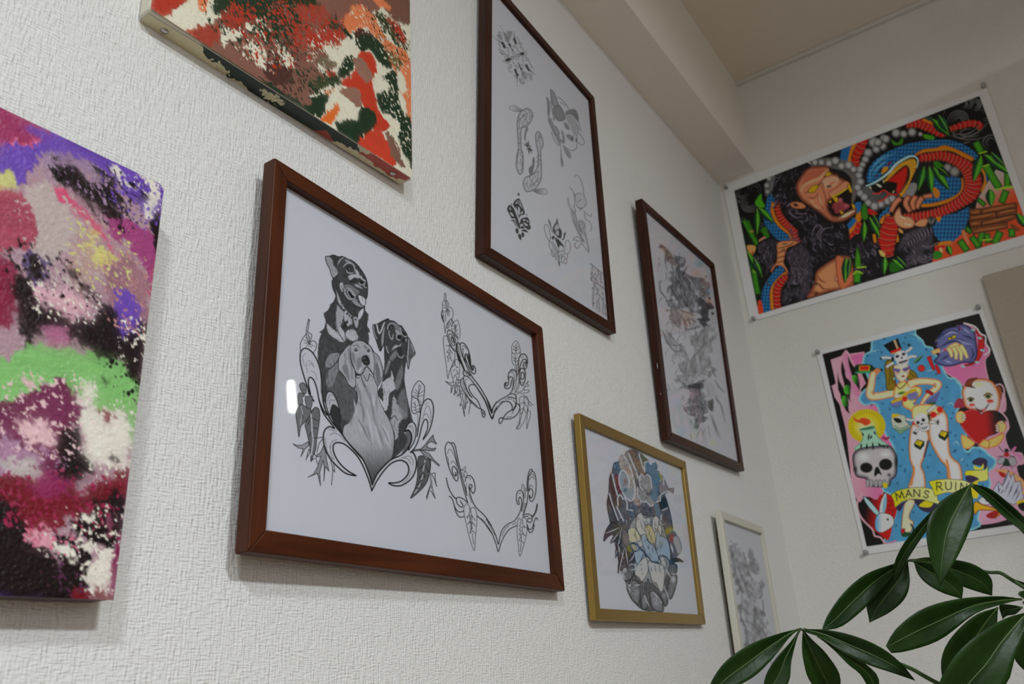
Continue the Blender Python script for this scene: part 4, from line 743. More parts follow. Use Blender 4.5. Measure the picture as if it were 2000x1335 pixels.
    A.lines([[(830, 860), (780, 760), (755, 640), (775, 592), (820, 640), (850, 780), (835, 860)], [(840, 860), (830, 930), (900, 1060), (950, 1150), (990, 1180), (990, 1250)], [(880, 850), (960, 1000), (990, 1160)], [(850, 860), (920, 960), (980, 1120)], [(890, 990), (862, 1010), (870, 1070), (905, 1100), (920, 1070)], [(1085, 940), (1095, 860), (1130, 842), (1165, 900), (1155, 1010), (1115, 1065)], [(980, 1030), (1040, 1005), (1080, 1030)], [(990, 1150), (1000, 1080), (1060, 1055), (1120, 1065), (1110, 1130), (1070, 1130)], [(1010, 1120), (1040, 1085), (1080, 1100)], [(1070, 1140), (1060, 1190), (1090, 1215), (1110, 1180), (1105, 1140)], [(1010, 1190), (1035, 1190), (1020, 1150), (1050, 1090)], [(980, 960), (975, 1040)], [(1060, 950), (1080, 1000)], [(985, 900), (1000, 920)]], 1.2, 88)
    A.line([(985, 1180), (992, 1255)], 2.4, 60, taper=(1, .1))
    A.poly([(860, 870), (930, 930), (985, 1080), (985, 1170), (910, 1050)], 122, soft=1.5, alpha=.6)
    # fairy figure
    A.Z(1080, 330, 7.853)
    A.poly([(215, 440), (245, 440), (260, 540), (330, 690), (400, 880), (480, 1110), (440, 1090), (370, 960), (300, 800), (270, 650), (225, 530)], 126, soft=1.6); A.poly([(400, 780), (440, 780), (500, 840), (510, 960), (545, 1260), (490, 1060), (430, 960), (405, 860)], 130, soft=1.6); A.poly([(340, 400), (430, 370), (500, 440), (500, 560), (410, 630), (350, 520)], 142, soft=1.4); A.blob(330, 430, 20, 90, 116, -15, .9); A.blob(310, 660, 40, 60, 116, -20, .9)
    A.lines([[(330, 125), (340, 95), (375, 95), (420, 160), (460, 270), (475, 400), (510, 490), (490, 570), (410, 630)], [(260, 280), (300, 330), (340, 420), (330, 540), (310, 580)], [(345, 400), (380, 370), (440, 380)], [(370, 510), (430, 465)], [(350, 540), (400, 600), (450, 600), (410, 630)], [(380, 590), (420, 600)], [(470, 640), (520, 690), (575, 725), (590, 690)], [(480, 680), (500, 770), (550, 800), (590, 850), (590, 920), (570, 955)], [(445, 790), (490, 860), (460, 920)], [(400, 790), (410, 880), (450, 980)], [(320, 800), (380, 950), (470, 1110)], [(490, 980), (530, 1120), (552, 1250), (540, 1268), (480, 1190), (440, 1140)], [(310, 1100), (320, 1060), (370, 1040), (420, 1070), (440, 1130), (410, 1160), (385, 1215), (350, 1200), (330, 1150), (360, 1120)], [(345, 1130), (390, 1100), (420, 1110)], [(325, 1090), (350, 1080), (370, 1100)], [(320, 560), (345, 640), (330, 700)], [(350, 700), (380, 840), (430, 960)]], 1.3, 94)
    A.blob(460, 1090, 18, 34, 82, -40, .8)
    # pencil panel in the corner
    A.Z(1130, 490, 8.9)
    A.poly([(205, 215), (420, 390), (480, 640), (510, 1150), (245, 975), (240, 500)], 140, soft=1)
    A.lines([[(205, 215), (330, 320), (420, 395)], [(220, 500), (300, 550), (400, 620), (470, 680)], [(245, 260), (225, 400), (225, 520)], [(250, 980), (250, 800), (280, 560)], [(330, 330), (350, 400), (300, 470), (330, 550)], [(300, 400), (250, 440), (300, 500)], [(390, 400), (380, 500), (410, 560)], [(330, 740), (380, 790), (350, 850), (370, 1050)], [(410, 820), (430, 900), (420, 1070)], [(320, 850), (320, 1000)], [(460, 930), (470, 1110)], [(420, 1070), (490, 1120)], [(270, 560), (330, 700), (300, 760)]], 1.6, 100, soft=.4)
    for x, y in ((245, 650), (340, 665), (410, 630), (420, 740), (230, 390), (220, 470), (420, 830), (265, 910)): A.blob(x, y, 22, 26, 96, 0, .8)
    return A
# ------------------------------------------------------------------ smoky dragon drawing, softly tinted
def art_dragon():
    A = Art(1258, 415, 1448, 900, 1.1, (146, 143, 147), PAPER, 145)
    A.Z(1270, 450, 5.804)
    for x, y, rx, ry, c, an in ((250, 330, 90, 90, (152, 132, 122), 20), (520, 480, 110, 70, (150, 128, 124), 40), (660, 700, 60, 80, (120, 138, 145), 0), (420, 980, 120, 130, (148, 126, 112), 0), (180, 850, 70, 90, (158, 138, 142), 0), (660, 800, 50, 40, (146, 104, 92), 0), (560, 380, 70, 60, (112, 126, 128), 30), (700, 600, 60, 120, (142, 128, 132), 0)):
        A.blob(x, y, rx, ry, c, an, .95, .75)
    A.poly([(280, 280), (340, 290), (370, 430), (440, 480), (540, 700), (560, 900), (480, 900), (320, 860), (240, 760), (220, 620), (270, 520), (290, 400)], 104, soft=2.2, tex=(.55, 3, 3, 70, 7, 26)); A.poly([(420, 520), (600, 540), (640, 620), (620, 780), (540, 800), (470, 640)], 106, soft=2.2, tex=(.45, 3, 3, 70, 7, 24)); A.poly([(540, 780), (640, 770), (700, 870), (660, 1050), (590, 1080), (560, 940)], 76, soft=2, tex=(.4, 3, 2, 40, 6, 20)); A.poly([(200, 780), (280, 800), (340, 900), (330, 1080), (260, 1020), (220, 900)], 112, soft=2, tex=(.4, 3, 2, 40, 6, 18))
    A.poly([(110, 160), (160, 180), (240, 260), (290, 380), (260, 390), (180, 330), (160, 250)], (118, 104, 98), soft=2)
    A.lines([[(100, 190), (120, 165), (160, 190), (190, 250), (170, 330), (185, 430)], [(180, 360), (220, 300), (280, 330)], [(240, 380), (270, 480), (310, 640)], [(290, 420), (330, 520), (300, 600)], [(380, 500), (420, 560), (460, 700)], [(430, 400), (400, 440), (370, 500)], [(110, 600), (130, 570), (105, 590), (120, 690), (180, 770), (210, 860)], [(230, 640), (290, 740), (330, 820)], [(370, 640), (390, 720), (420, 780)], [(260, 990), (290, 1070), (350, 1110)], [(380, 1010), (400, 1110), (410, 1150)], [(430, 990), (460, 1090)], [(400, 1120), (480, 1110), (560, 1080)], [(170, 1170), (240, 1290), (360, 1300)], [(210, 1160), (260, 1240)], [(150, 1150), (190, 1270), (260, 1335)], [(300, 540), (350, 620), (330, 700)], [(340, 480), (390, 560), (400, 660)]], 2.6, 70, soft=.8, alpha=.8, taper=(.3, .3))
    A.lines([[(440, 540), (490, 620), (530, 720)], [(470, 740), (540, 900)], [(300, 640), (340, 720)], [(380, 560), (410, 640)], [(270, 420), (280, 560)]], 2.6, 150, soft=.6, alpha=.7, taper=(.3, .3))
    for x, y in ((380, 490), (610, 1010), (640, 880), (120, 185), (240, 790), (420, 850), (590, 800)): A.blob(x, y, 26, 24, 62, 0, .9)
    A.lines([[(330, 900), (420, 930), (500, 960)], [(380, 1040), (450, 1000), (520, 1040)], [(350, 960), (420, 1080)]], 2, (112, 84, 74), soft=.8)
    A.Z(1290, 640, 5.5625)
    A.poly([(350, 20), (560, 30), (580, 250), (560, 450), (480, 540), (300, 600), (210, 620), (200, 450), (220, 330), (180, 250), (250, 200), (330, 330), (380, 270)], 122, soft=2, tex=(.5, 3, 3, 100, 7, 26)); A.poly([(270, 630), (400, 600), (470, 590), (450, 660), (500, 760), (540, 880), (490, 960), (400, 1090), (370, 1040), (360, 950), (260, 880), (310, 800), (320, 700)], 104, soft=1.5, tex=(.55, 3, 2, 70, 6, 16)); A.poly([(520, 800), (570, 770), (570, 900), (530, 880)], 58, soft=1.5); A.poly([(300, 620), (440, 590), (460, 640), (400, 660), (320, 650)], 66, soft=1.5); A.poly([(470, 590), (560, 600), (590, 700), (540, 790), (500, 700)], 138, soft=1.2)
    A.lines([[(20, 30), (70, 140), (150, 250), (250, 250), (300, 330)], [(90, 40), (160, 150), (230, 200)], [(60, 20), (110, 130), (190, 220)], [(200, 400), (230, 470), (280, 480)], [(190, 520), (220, 590), (290, 600)], [(380, 290), (340, 340), (340, 400)], [(480, 60), (460, 200), (380, 290)], [(370, 420), (380, 520)], [(250, 840), (300, 930), (370, 950)], [(390, 960), (380, 1090), (430, 1030)], [(430, 850), (470, 900), (460, 980)], [(560, 950), (600, 1070), (650, 1200)], [(540, 930), (590, 1080), (620, 1180)], [(600, 740), (660, 850), (700, 1020)], [(590, 560), (640, 650), (700, 700)], [(560, 460), (610, 540)], [(320, 700), (360, 760), (400, 780)], [(430, 700), (470, 790), (520, 880)]], 2.6, 80, soft=.9, alpha=.75, taper=(.3, .3))
    for x, y, rx, ry, c in ((180, 800, 90, 60, (135, 142, 152)), (250, 1110, 110, 70, (132, 140, 152)), (460, 1160, 90, 60, (158, 142, 138)), (350, 1170, 80, 60, (158, 156, 132)), (570, 1250, 60, 70, (160, 158, 125)), (340, 720, 50, 60, (140, 122, 130)), (400, 700, 30, 60, (128, 112, 120))): A.blob(x, y, rx, ry, c, 0, .95, .7)
    A.lines([[(250, 440), (300, 420), (330, 500)], [(400, 340), (430, 430), (420, 500)], [(500, 220), (510, 320)], [(230, 300), (240, 310)]], 2, 152, soft=.8, alpha=.7)
    R = np.random.RandomState(11); A.Z(0, 0, 1)
    for k in range(230):     # wisps, scales and mane
        y = R.uniform(490, 850); x = 1338 + (y - 660) * .11 + R.normal(0, 22); L = R.uniform(5, 20); a = R.uniform(.9, 2.2)
        A.line([(x, y), (x + L * .5 * math.cos(a) + R.normal(0, 2), y + L * .5 * math.sin(a)), (x + L * math.cos(a), y + L * math.sin(a))], R.uniform(1, 2.4), int(R.choice([70, 82, 96, 112, 138, 142])), soft=.6, alpha=.65, taper=(.2, .2))
    return A
# ------------------------------------------------------------------ peony and clouds
def art_peony():
    A = Art(1165, 865, 1350, 1205, .95, (152, 154, 154), PAPER, 154); A.Z(1160, 860, 7.417); K = 40
    blu, gry, brn = (82, 104, 116), (112, 108, 104), (98, 78, 72)
    A.poly([(500, 150), (570, 135), (650, 180), (760, 280), (900, 560), (1050, 850), (1140, 1260), (1100, 1500), (1150, 1700), (1130, 1950), (1080, 2180), (980, 2350), (880, 2460), (700, 2440), (560, 2300), (460, 2050), (380, 1850), (330, 1600), (240, 1200), (190, 920), (215, 770), (225, 560), (260, 470), (290, 330), (360, 300), (390, 220), (440, 210)], (84, 82, 82), line=K, lw=1.6, tex=(.45, 3, 2, 70))
    for p, c in (([(280, 380), (330, 310), (390, 420), (360, 520), (400, 740), (330, 760), (290, 560)], (74, 88, 98)), ([(300, 520), (360, 500), (410, 750), (360, 780)], (98, 54, 54)), ([(360, 280), (430, 210), (540, 400), (590, 650), (560, 860), (500, 830), (420, 560)], (134, 128, 120)), ([(450, 190), (500, 170), (620, 420), (640, 560), (600, 540), (530, 370)], (112, 108, 100)), ([(505, 150), (570, 140), (680, 330), (740, 460), (680, 500), (600, 330)], (108, 92, 80)), ([(660, 190), (740, 240), (800, 300), (740, 330), (720, 430)], (76, 82, 68)), ([(220, 560), (260, 470), (310, 700), (400, 900), (350, 960), (260, 800)], (74, 66, 66)), ([(200, 780), (260, 860), (330, 1050), (350, 1200), (260, 1000)], (44, 42, 44)), ([(500, 1000), (580, 880), (640, 900), (600, 1100), (560, 1200)], (68, 84, 96)), ([(560, 780), (640, 700), (700, 900), (600, 930)], (128, 118, 112))):
        A.poly(p, c, soft=1.2, tex=(.3, 2.5, 2, 70))
    A.poly([(420, 430), (480, 480), (515, 620), (480, 680), (590, 700), (560, 860), (480, 830), (400, 700), (365, 560), (380, 460)], (120, 128, 130), soft=.8); A.blob(460, 590, 40, 70, (112, 92, 88), 0, .8); A.blob(455, 715, 40, 45, (78, 98, 108), 0, .8)
    A.lines([[(505, 675), (515, 600), (470, 470), (410, 435), (368, 500), (370, 620), (420, 760), (490, 850), (550, 868), (590, 790), (588, 640), (540, 420), (440, 215)], [(640, 540), (600, 420), (500, 180)], [(740, 450), (690, 320), (650, 190)], [(265, 480), (300, 640), (340, 790)], [(225, 770), (260, 900), (350, 1150)], [(350, 940), (345, 830), (385, 785), (420, 850)], [(480, 1000), (480, 900), (440, 820)], [(330, 960), (430, 1160)], [(560, 1010), (500, 1000)]], 2.6, 158)
    for p in ([(655, 620), (660, 510), (700, 485), (740, 530), (770, 490), (830, 560), (840, 690), (800, 760), (740, 720)], [(635, 730), (640, 690), (720, 720), (790, 800), (740, 890), (680, 870), (640, 800)], [(770, 880), (800, 780), (880, 820), (970, 780), (960, 860), (900, 890), (850, 945), (800, 940)]): A.poly(p, (120, 120, 118), rim=(104, 106, 108), rimw=4)
    A.poly([(735, 430), (740, 320), (790, 300), (830, 360), (860, 300), (920, 320), (930, 420), (960, 470), (950, 620), (940, 720), (900, 880), (820, 800), (850, 640), (800, 500)], blu, rim=(60, 92, 112), rimw=3); A.poly([(940, 440), (990, 480), (1020, 560), (1000, 640), (960, 560)], (122, 122, 74)); A.poly([(940, 640), (1020, 570), (1080, 690), (1155, 690), (1140, 770), (1080, 740), (1000, 790), (950, 760)], (116, 108, 108), line=60, lw=1.2); A.poly([(880, 920), (930, 910), (980, 1050), (970, 1160), (920, 1120), (890, 1020)], (80, 100, 112))
    A.poly([(940, 880), (1030, 820), (1060, 950), (980, 1020)], (36, 36, 38), soft=1)
    A.lines([[(735, 430), (740, 330), (785, 300), (825, 350)], [(850, 320), (890, 298), (925, 350), (925, 430)], [(715, 715), (670, 660), (660, 530), (695, 490), (735, 525), (770, 492), (820, 540), (840, 690)], [(635, 680), (635, 780), (680, 870), (740, 890), (765, 860)], [(770, 890), (830, 950), (890, 890), (960, 870), (968, 790), (1060, 735), (1130, 765)], [(955, 460), (1000, 520), (1010, 640)], [(925, 1120), (965, 1165), (980, 1080)], [(990, 1010), (1060, 980)]], 2.2, 158)
    # leaves
    A.Z(1160, 1020, 7.026)
    for p in ([(350, 70), (260, -10), (190, 60), (150, 150), (135, 255), (200, 190), (290, 140)], [(380, 60), (350, 160), (310, 290), (295, 485), (340, 370), (400, 180)], [(340, 140), (270, 190), (225, 280), (300, 240)], [(420, 340), (370, 440), (335, 580), (335, 700), (380, 560), (440, 470)], [(430, 340), (480, 450), (470, 590), (430, 540)], [(560, 420), (500, 460), (480, 540), (560, 540)], [(330, 300), (380, 340), (350, 420), (320, 380)]):
        A.poly(p, (66, 64, 66), line=30, lw=1.4); c = np.mean(p, 0); A.line([p[0], c, p[len(p) // 2]], 1.8, 150, taper=(.4, .2))
    A.poly([(390, 80), (450, 110), (490, 210), (480, 280), (420, 320), (385, 230)], (104, 98, 102), rim=70, rimw=3); A.poly([(450, 380), (470, 310), (540, 290), (520, 400)], (108, 104, 52))
    A.poly([(940, 130), (1040, 60), (1080, 100), (1000, 170)], (120, 114, 52)); A.poly([(1040, 170), (1110, 120), (1190, 300), (1200, 380), (1130, 480), (1060, 520), (1090, 380), (1050, 270)], (88, 90, 96)); A.poly([(1040, 180), (1090, 170), (1080, 270), (1045, 250)], (120, 52, 60)); A.poly([(1090, 200), (1150, 190), (1200, 320), (1170, 440), (1110, 330)], 132, line=80, lw=1); A.poly([(1020, 500), (1150, 480), (1235, 540), (1160, 540), (1050, 560)], 52); A.poly([(920, 520), (1040, 480), (1060, 560), (950, 560)], (44, 76, 94))
    # grey waves and stones below
    for p, c in (([(380, 640), (470, 600), (560, 570), (560, 700), (480, 790), (400, 770)], 96), ([(450, 880), (560, 780), (640, 880), (620, 1120), (520, 1060)], 104), ([(640, 1000), (700, 960), (750, 1120), (700, 1200), (640, 1150)], 98), ([(770, 960), (860, 960), (940, 1080), (950, 1220), (820, 1200), (770, 1080)], 108), ([(900, 960), (980, 950), (1020, 1080), (970, 1150)], 96), ([(1050, 710), (1135, 720), (1130, 860), (1060, 1050), (1000, 960)], 104), ([(980, 580), (1130, 570), (1130, 690), (1040, 720)], 92)):
        A.poly(p, c, rim=58, rimw=5, line=44, lw=1.1, tex=(.35, 1.6, 1, 0))
    # peony petals
    A.poly([(470, 100), (600, -100), (780, -80), (900, -60), (1010, 230), (1045, 520), (970, 800), (930, 950), (800, 840), (660, 810), (560, 700), (560, 450), (480, 280)], (118, 120, 118), line=46, lw=1, tex=(.25, 3, 2, 80))
    for p in ([(640, 110), (690, 60), (740, 120), (730, 250), (670, 210)], [(580, 200), (640, 190), (680, 300), (620, 330)], [(800, 120), (860, 60), (900, 120), (870, 260), (830, 300)], [(880, 30), (930, 60), (920, 180), (880, 140)], [(700, 470), (760, 480), (780, 600), (720, 640)], [(880, 520), (960, 470), (990, 600), (930, 640)], [(690, 20), (730, -30), (770, 60), (740, 120)]):
        A.poly(p, (148, 148, 142), rim=158, rimw=1.5, line=46, lw=1.1)
    pet = (150, 150, 144); cb = (126, 138, 145)
    for p, c in (([(590, -90), (640, -140), (700, -60), (760, -70), (780, 10), (740, 160), (640, 170), (580, 60)], pet), ([(810, -60), (860, -90), (890, -40), (880, 60), (830, 140), (800, 60)], pet), ([(470, 100), (540, 65), (610, 140), (640, 240), (560, 270), (490, 260), (475, 180)], (152, 150, 128)), ([(700, 60), (760, 30), (830, 130), (840, 280), (760, 260), (720, 160)], (146, 142, 112)), ([(850, 300), (880, 110), (910, 180), (960, 200), (1010, 240), (1045, 380), (1040, 520), (960, 450), (890, 480)], cb), ([(650, 200), (700, 160), (740, 260), (820, 330), (880, 460), (880, 520), (820, 540), (740, 470), (690, 360)], cb), ([(520, 310), (580, 300), (640, 350), (700, 420), (660, 600), (580, 540), (555, 440)], (128, 140, 146)), ([(560, 660), (600, 580), (700, 470), (740, 560), (740, 680), (660, 810), (620, 750), (570, 720)], pet), ([(770, 690), (740, 560), (780, 520), (860, 560), (960, 600), (965, 790), (940, 940), (900, 930), (850, 820), (810, 830)], pet), ([(510, 300), (560, 300), (590, 380), (540, 370)], (142, 138, 108))):
        A.poly(p, c, rim=158, rimw=2, line=44, lw=1.1)
    A.lines([[(640, -20), (660, 60), (700, 130)], [(690, -20), (700, 60)], [(740, -20), (730, 80)], [(840, -20), (840, 80)], [(545, 150), (600, 240), (640, 260)], [(560, 110), (570, 200)], [(750, 90), (790, 220), (830, 300)], [(700, 360), (640, 540)], [(680, 440), (620, 560)], [(660, 620), (650, 660)], [(860, 380), (890, 320)], [(910, 240), (900, 330)], [(950, 250), (900, 400)], [(830, 580), (860, 700)], [(890, 600), (920, 700)], [(780, 600), (800, 690)], [(740, 300), (760, 380)], [(800, 340), (810, 420)]], 1.2, 56, taper=(.4, .2))
    A.lines([[(470, 300), (560, 285), (620, 340), (600, 385), (540, 400)], [(690, 440), (740, 470), (800, 540), (850, 540), (880, 560), (920, 540), (890, 470), (940, 450), (1000, 480), (1040, 540)], [(620, 350), (680, 400), (740, 460)]], 2.2, (44, 62, 76))
    # grey waves below
    A.poly([(400, 640), (440, 620), (450, 680), (420, 690), (430, 760), (400, 740)], 138, soft=.5); A.lines([[(480, 600), (520, 570), (570, 590), (560, 640), (500, 650)], [(450, 830), (490, 870), (520, 800)], [(560, 860), (640, 850)], [(690, 960), (720, 1060), (760, 1150)], [(770, 980), (820, 960), (900, 1060), (930, 1090), (910, 1110)], [(990, 640), (1060, 760)], [(1060, 700), (1130, 710)], [(960, 880), (1010, 990), (1030, 1090)], [(470, 880), (500, 940)], [(380, 660), (400, 760), (450, 780)]], 2.6, 150, taper=(.4, .3), soft=.3)
    A.blob(850, 1080, 70, 90, 132, -20, .9); A.blob(700, 1080, 40, 80, 122, 0, .9); A.blob(580, 960, 60, 70, 124, 0, .9); A.blob(1090, 780, 50, 70, 150, 0, .9); A.blob(960, 1000, 60, 60, 120, 0, .9)
    A.poly([(640, 850), (680, 830), (700, 900), (660, 1040), (640, 960)], 100, line=50, lw=1); A.poly([(740, 760), (770, 860), (750, 980), (720, 880)], 84, line=50, lw=1)
    A.lines([[(660, 860), (665, 1000)], [(640, 1060), (660, 1190)], [(770, 1000), (790, 1150)], [(560, 700), (500, 780), (520, 860)], [(900, 960), (960, 1100)]], 1.4, 40)
    R = np.random.RandomState(21); A.Z(0, 0, 1)
    for k in range(210):      # ink hatching, scale and feather marks
        y = R.uniform(885, 1190); x = 1255 + (y - 1030) * .07 + R.normal(0, 30); j = int((y - A.y0) / A.res); i = int((x - A.x0) / A.res)
        if 0 <= i < A.w and 0 <= j < A.h and A.a[j, i] > .9:
            L = R.uniform(4, 11); a = R.uniform(.6, 2.4); b = a + R.uniform(-.9, .9); A.line([(x, y), (x + L * .5 * math.cos(a), y + L * .5 * math.sin(a)), (x + L * .5 * (math.cos(a) + math.cos(b)), y + L * .5 * (math.sin(a) + math.sin(b)))], R.uniform(.8, 1.5), int(R.choice([34, 44, 60, 150, 152])), taper=(.3, .1), alpha=.8)
    return A
# ------------------------------------------------------------------ grey figure drawing in the cream frame
def art_warrior():
    A = Art(1410, 1020, 1540, 1335, 1.2, (144, 144, 141), PAPER, 143); A.Z(1400, 1030, 5.34)
    A.poly([(150, 160), (190, 170), (290, 260), (330, 440), (360, 560), (460, 560), (470, 680), (420, 800), (480, 900), (540, 1150), (560, 1400), (300, 1400), (300, 1200), (280, 1000), (240, 860), (210, 640), (170, 480), (140, 280)], 120, soft=2, tex=(.5, 4, 2, 70, 6, 16)); A.poly([(330, 250), (370, 240), (410, 340), (440, 450), (400, 490), (340, 420)], 108, soft=2, tex=(.3, 4, 2, 70, 6, 6))
    A.lines([[(150, 190), (165, 300), (190, 420), (180, 500)], [(200, 480), (230, 600), (270, 680)], [(230, 420), (260, 500), (300, 600), (330, 720)], [(290, 300), (330, 460), (370, 540)], [(240, 840), (260, 960), (310, 1040)], [(400, 840), (390, 960), (410, 1050)], [(460, 600), (470, 700), (440, 740)], [(300, 1040), (310, 1140)], [(480, 760), (490, 900)], [(420, 1000), (500, 1100), (530, 1180)]], 3, 88, soft=1, alpha=.7)
    for x, y, r in ((160, 290, 30), (215, 560, 40), (250, 640, 30), (400, 860, 30), (300, 590, 24), (470, 890, 30), (255, 960, 24), (310, 1220, 40), (440, 1080, 50)): A.blob(x, y, r, r * 1.3, 78, 0, .95, .85)
    for x, y, r in ((240, 330, 34), (290, 720, 44), (420, 600, 34), (440, 820, 30), (330, 1040, 36), (350, 950, 30), (430, 980, 18), (270, 470, 20)): A.blob(x, y, r, r * 1.5, 152, 0, .95, .85)
    return A
#--BUILD
for nm, fn in (('framed_flash_drawing', art_flash), ('framed_dragon_drawing', art_dragon), ('framed_peony_drawing', art_peony), ('framed_warrior_drawing', art_warrior)):
    F = FRAMES[nm]; fn().tone(1.3).mesh('drawing', F['p0'], F['n'], MAT['ink'], F['sheet'])
# ------------------------------------------------------------------ printed poster: ape fighting a snake among bamboo
POSTER_A = [(1434, 372), (1913, 187), (2012, 455), (1482, 613.4)]
POSTER_B = [(1606, 691), (1912.4, 611.4), (2057, 1013), (1692.6, 1067)]
def art_ape():
    A = Art(1425, 180, 2014, 622, 1.15, (184, 185, 183), (.80, .81, .82), 172); quad_clip(A, POSTER_A)
    A.poly(POSTER_A, (14, 14, 14), False)
    blue, dblue, must, red, rib = (48, 112, 154), (12, 42, 70), (186, 130, 26), (176, 44, 34), (214, 116, 94)
    skin, sk2 = (190, 134, 106), (136, 84, 60)
    def swirl(cx, cy, r, n=3, w=2.4, c=96, a0=0, sy=.75):
        for k in range(n):
            th = np.linspace(a0, a0 + 4.2, 14); rr = r * (1 - k / (n + .4)); A.line(np.stack([cx + rr * np.cos(th) * (1 - .05 * th), cy + rr * sy * np.sin(th)], 1), w, c, taper=(.3, .3), soft=.4)
    A.Z(1425, 300, 6.675)
    swirl(260, 660, 130, 4); swirl(160, 520, 80, 2, 2); swirl(330, 470, 110, 2, 2, 80, 3); swirl(120, 590, 60, 2, 2); swirl(180, 900, 80, 2, 2, 80, 2); swirl(380, 960, 90, 2, 2, 80, 4); swirl(1200, 40, 90, 2, 2, 84, 2)
    A.Z(1680, 180, 6.068)
    swirl(1170, 340, 160, 4, 2.6, 100, 3); swirl(1370, 150, 90, 3, 2.4, 110, 4); swirl(1280, 130, 80, 2, 2.2, 110, 4); swirl(1480, 270, 90, 2, 2.6, 100, 4); swirl(1550, 590, 110, 2, 2.6, 96, 2); swirl(1300, 480, 230, 2, 3, 100, .6, .35); swirl(1230, 140, 60, 2, 2, 110, 4); swirl(420, 470, 90, 2, 2, 80, 3); swirl(960, 230, 60, 1, 2, 90, 3)
    A.lines([[(1060, 510), (1200, 540), (1400, 470), (1540, 330)], [(1100, 490), (1250, 500), (1400, 420)], [(1220, 600), (1300, 590)]], 2.6, 104, taper=(.3, .3))
    # orange ground at the right
    A.Z(1800, 280, 5.135)
    A.poly([(560, 560), (700, 330), (760, 240), (830, 280), (900, 420), (1060, 560), (1100, 1000), (100, 1200), (150, 1040), (500, 860)], (196, 88, 46), False, grad=(850, 640, 640, 380, (172, 166, 156)))
    # snake coils behind
    A.Z(1550, 260, 6.357)
    band(A, [(690, 120), (640, 240), (620, 400)], 16, blue, soft=.3); band(A, [(760, 120), (720, 250), (690, 380)], 9, must); band(A, [(880, 40), (830, 180), (770, 300), (780, 420)], [20, 19, 14], red, (8.5, rib, 1.6), rim=(90, 16, 12), rimw=3)
    A.Z(1680, 180, 6.068)
    band(A, [(540, 400), (700, 370), (840, 420), (960, 480), (1030, 460)], [10, 22, 20, 14], red, (7.5, rib, 1.6), rim=(90, 16, 12), rimw=3); band(A, [(740, 320), (860, 370), (960, 420)], 5, must); band(A, [(1060, 440), (1180, 400), (1300, 370), (1420, 390), (1400, 430)], [11, 14, 15, 11], red, (8, rib, 1.6), rim=(90, 16, 12), rimw=3); A.poly([(760, 290), (850, 300), (880, 350), (800, 330)], (60, 90, 80))
    # smoke puffs
    A.Z(1550, 260, 6.357)
    A.poly([(180, 330), (520, 310), (760, 400), (800, 560), (790, 700), (760, 830), (700, 880), (700, 600), (600, 480), (450, 430), (180, 420)], (112, 108, 106), soft=1)
    for x, y, r in ((190, 375, 42), (270, 370, 48), (350, 368, 48), (445, 380, 55), (525, 350, 62), (600, 415, 55), (690, 405, 62), (750, 455, 50)): bloom(A, x, y, r, 146)
    A.poly([(900, 640), (1271, 700), (1271, 900), (1100, 930), (900, 860), (850, 760)], 96, soft=2, grad=(900, 800, 1270, 760, 70))
    for x, y, r in ((1125, 70, 60), (1000, 120, 80), (1110, 165, 60), (1030, 205, 58), (930, 250, 66), (895, 330, 56), (860, 395, 50), (830, 455, 56), (815, 530, 56), (835, 610, 60), (800, 680, 56), (830, 750, 56), (885, 800, 60), (930, 870, 56), (1010, 915, 66), (1090, 890, 56), (1170, 850, 60), (1230, 820, 60)): bloom(A, x, y, r, 140)
    A.Z(1680, 180, 6.068)
    for x, y, r in ((430, 490, 62), (520, 500, 52), (620, 480, 62), (715, 500, 32), (310, 560, 56), (215, 600, 60)): bloom(A, x, y, r, 142)
    A.poly([(680, 830), (1000, 830), (1130, 900), (1000, 1000), (800, 1030), (600, 1150), (560, 1200), (640, 980)], 40, soft=2); bloom(A, 1040, 900, 60, 132); bloom(A, 1125, 950, 75, 128); A.poly([(480, 1230), (600, 1080), (680, 1100), (620, 1230)], 128, soft=1)
    # big coil
    scales(A, [(840, 960), (1000, 1000), (1170, 1010), (1210, 1120), (1190, 1190), (1000, 1290), (740, 1320), (820, 1220), (840, 1080)], blue, dblue)
    A.poly([(850, 1120), (930, 1160), (940, 1230), (890, 1250)], must); band(A, [(1205, 1010), (1215, 1110), (1185, 1200), (1050, 1280), (880, 1330), (720, 1345)], [4, 7, 8, 8], must, rim=(110, 70, 8), rimw=2)
    scales(A, [(80, 1060), (90, 940), (160, 820), (300, 720), (450, 650), (650, 590), (850, 570), (1050, 565), (1230, 620), (1370, 720), (1440, 850), (1360, 800), (1230, 745), (1120, 690), (1000, 670), (860, 690), (740, 720), (640, 760), (480, 790), (350, 900), (250, 990), (170, 1060)], blue, dblue, 6.5)
    band(A, [(650, 745), (760, 695), (900, 680), (1000, 660), (1120, 690), (1230, 745), (1345, 800)], [5, 8, 8, 12, 8, 10, 9], must, rim=(110, 70, 8), rimw=2); band(A, [(1430, 890), (1480, 980), (1480, 1080), (1430, 1180)], 6, must); band(A, [(1490, 940), (1505, 1060)], 3, blue)
    band(A, [(690, 780), (810, 770), (960, 750), (1120, 800), (1250, 880), (1320, 980), (1335, 1090), (1300, 1200), (1200, 1290), (1040, 1380), (880, 1440), (700, 1470), (500, 1490)], [15, 17, 19, 22, 28, 34, 36, 33, 24, 21, 20, 18, 16], red, (7.6, rib, 1.7), rim=(96, 16, 12), rimw=4)
    # head of the snake
    A.lines([[(120, 1050), (130, 930), (220, 820), (330, 760), (420, 720)], [(160, 1000), (180, 920), (260, 850), (310, 800)], [(190, 950), (230, 880), (300, 830)], [(150, 880), (230, 790), (340, 730)]], 1.8, (110, 165, 195), taper=(.4, .4))
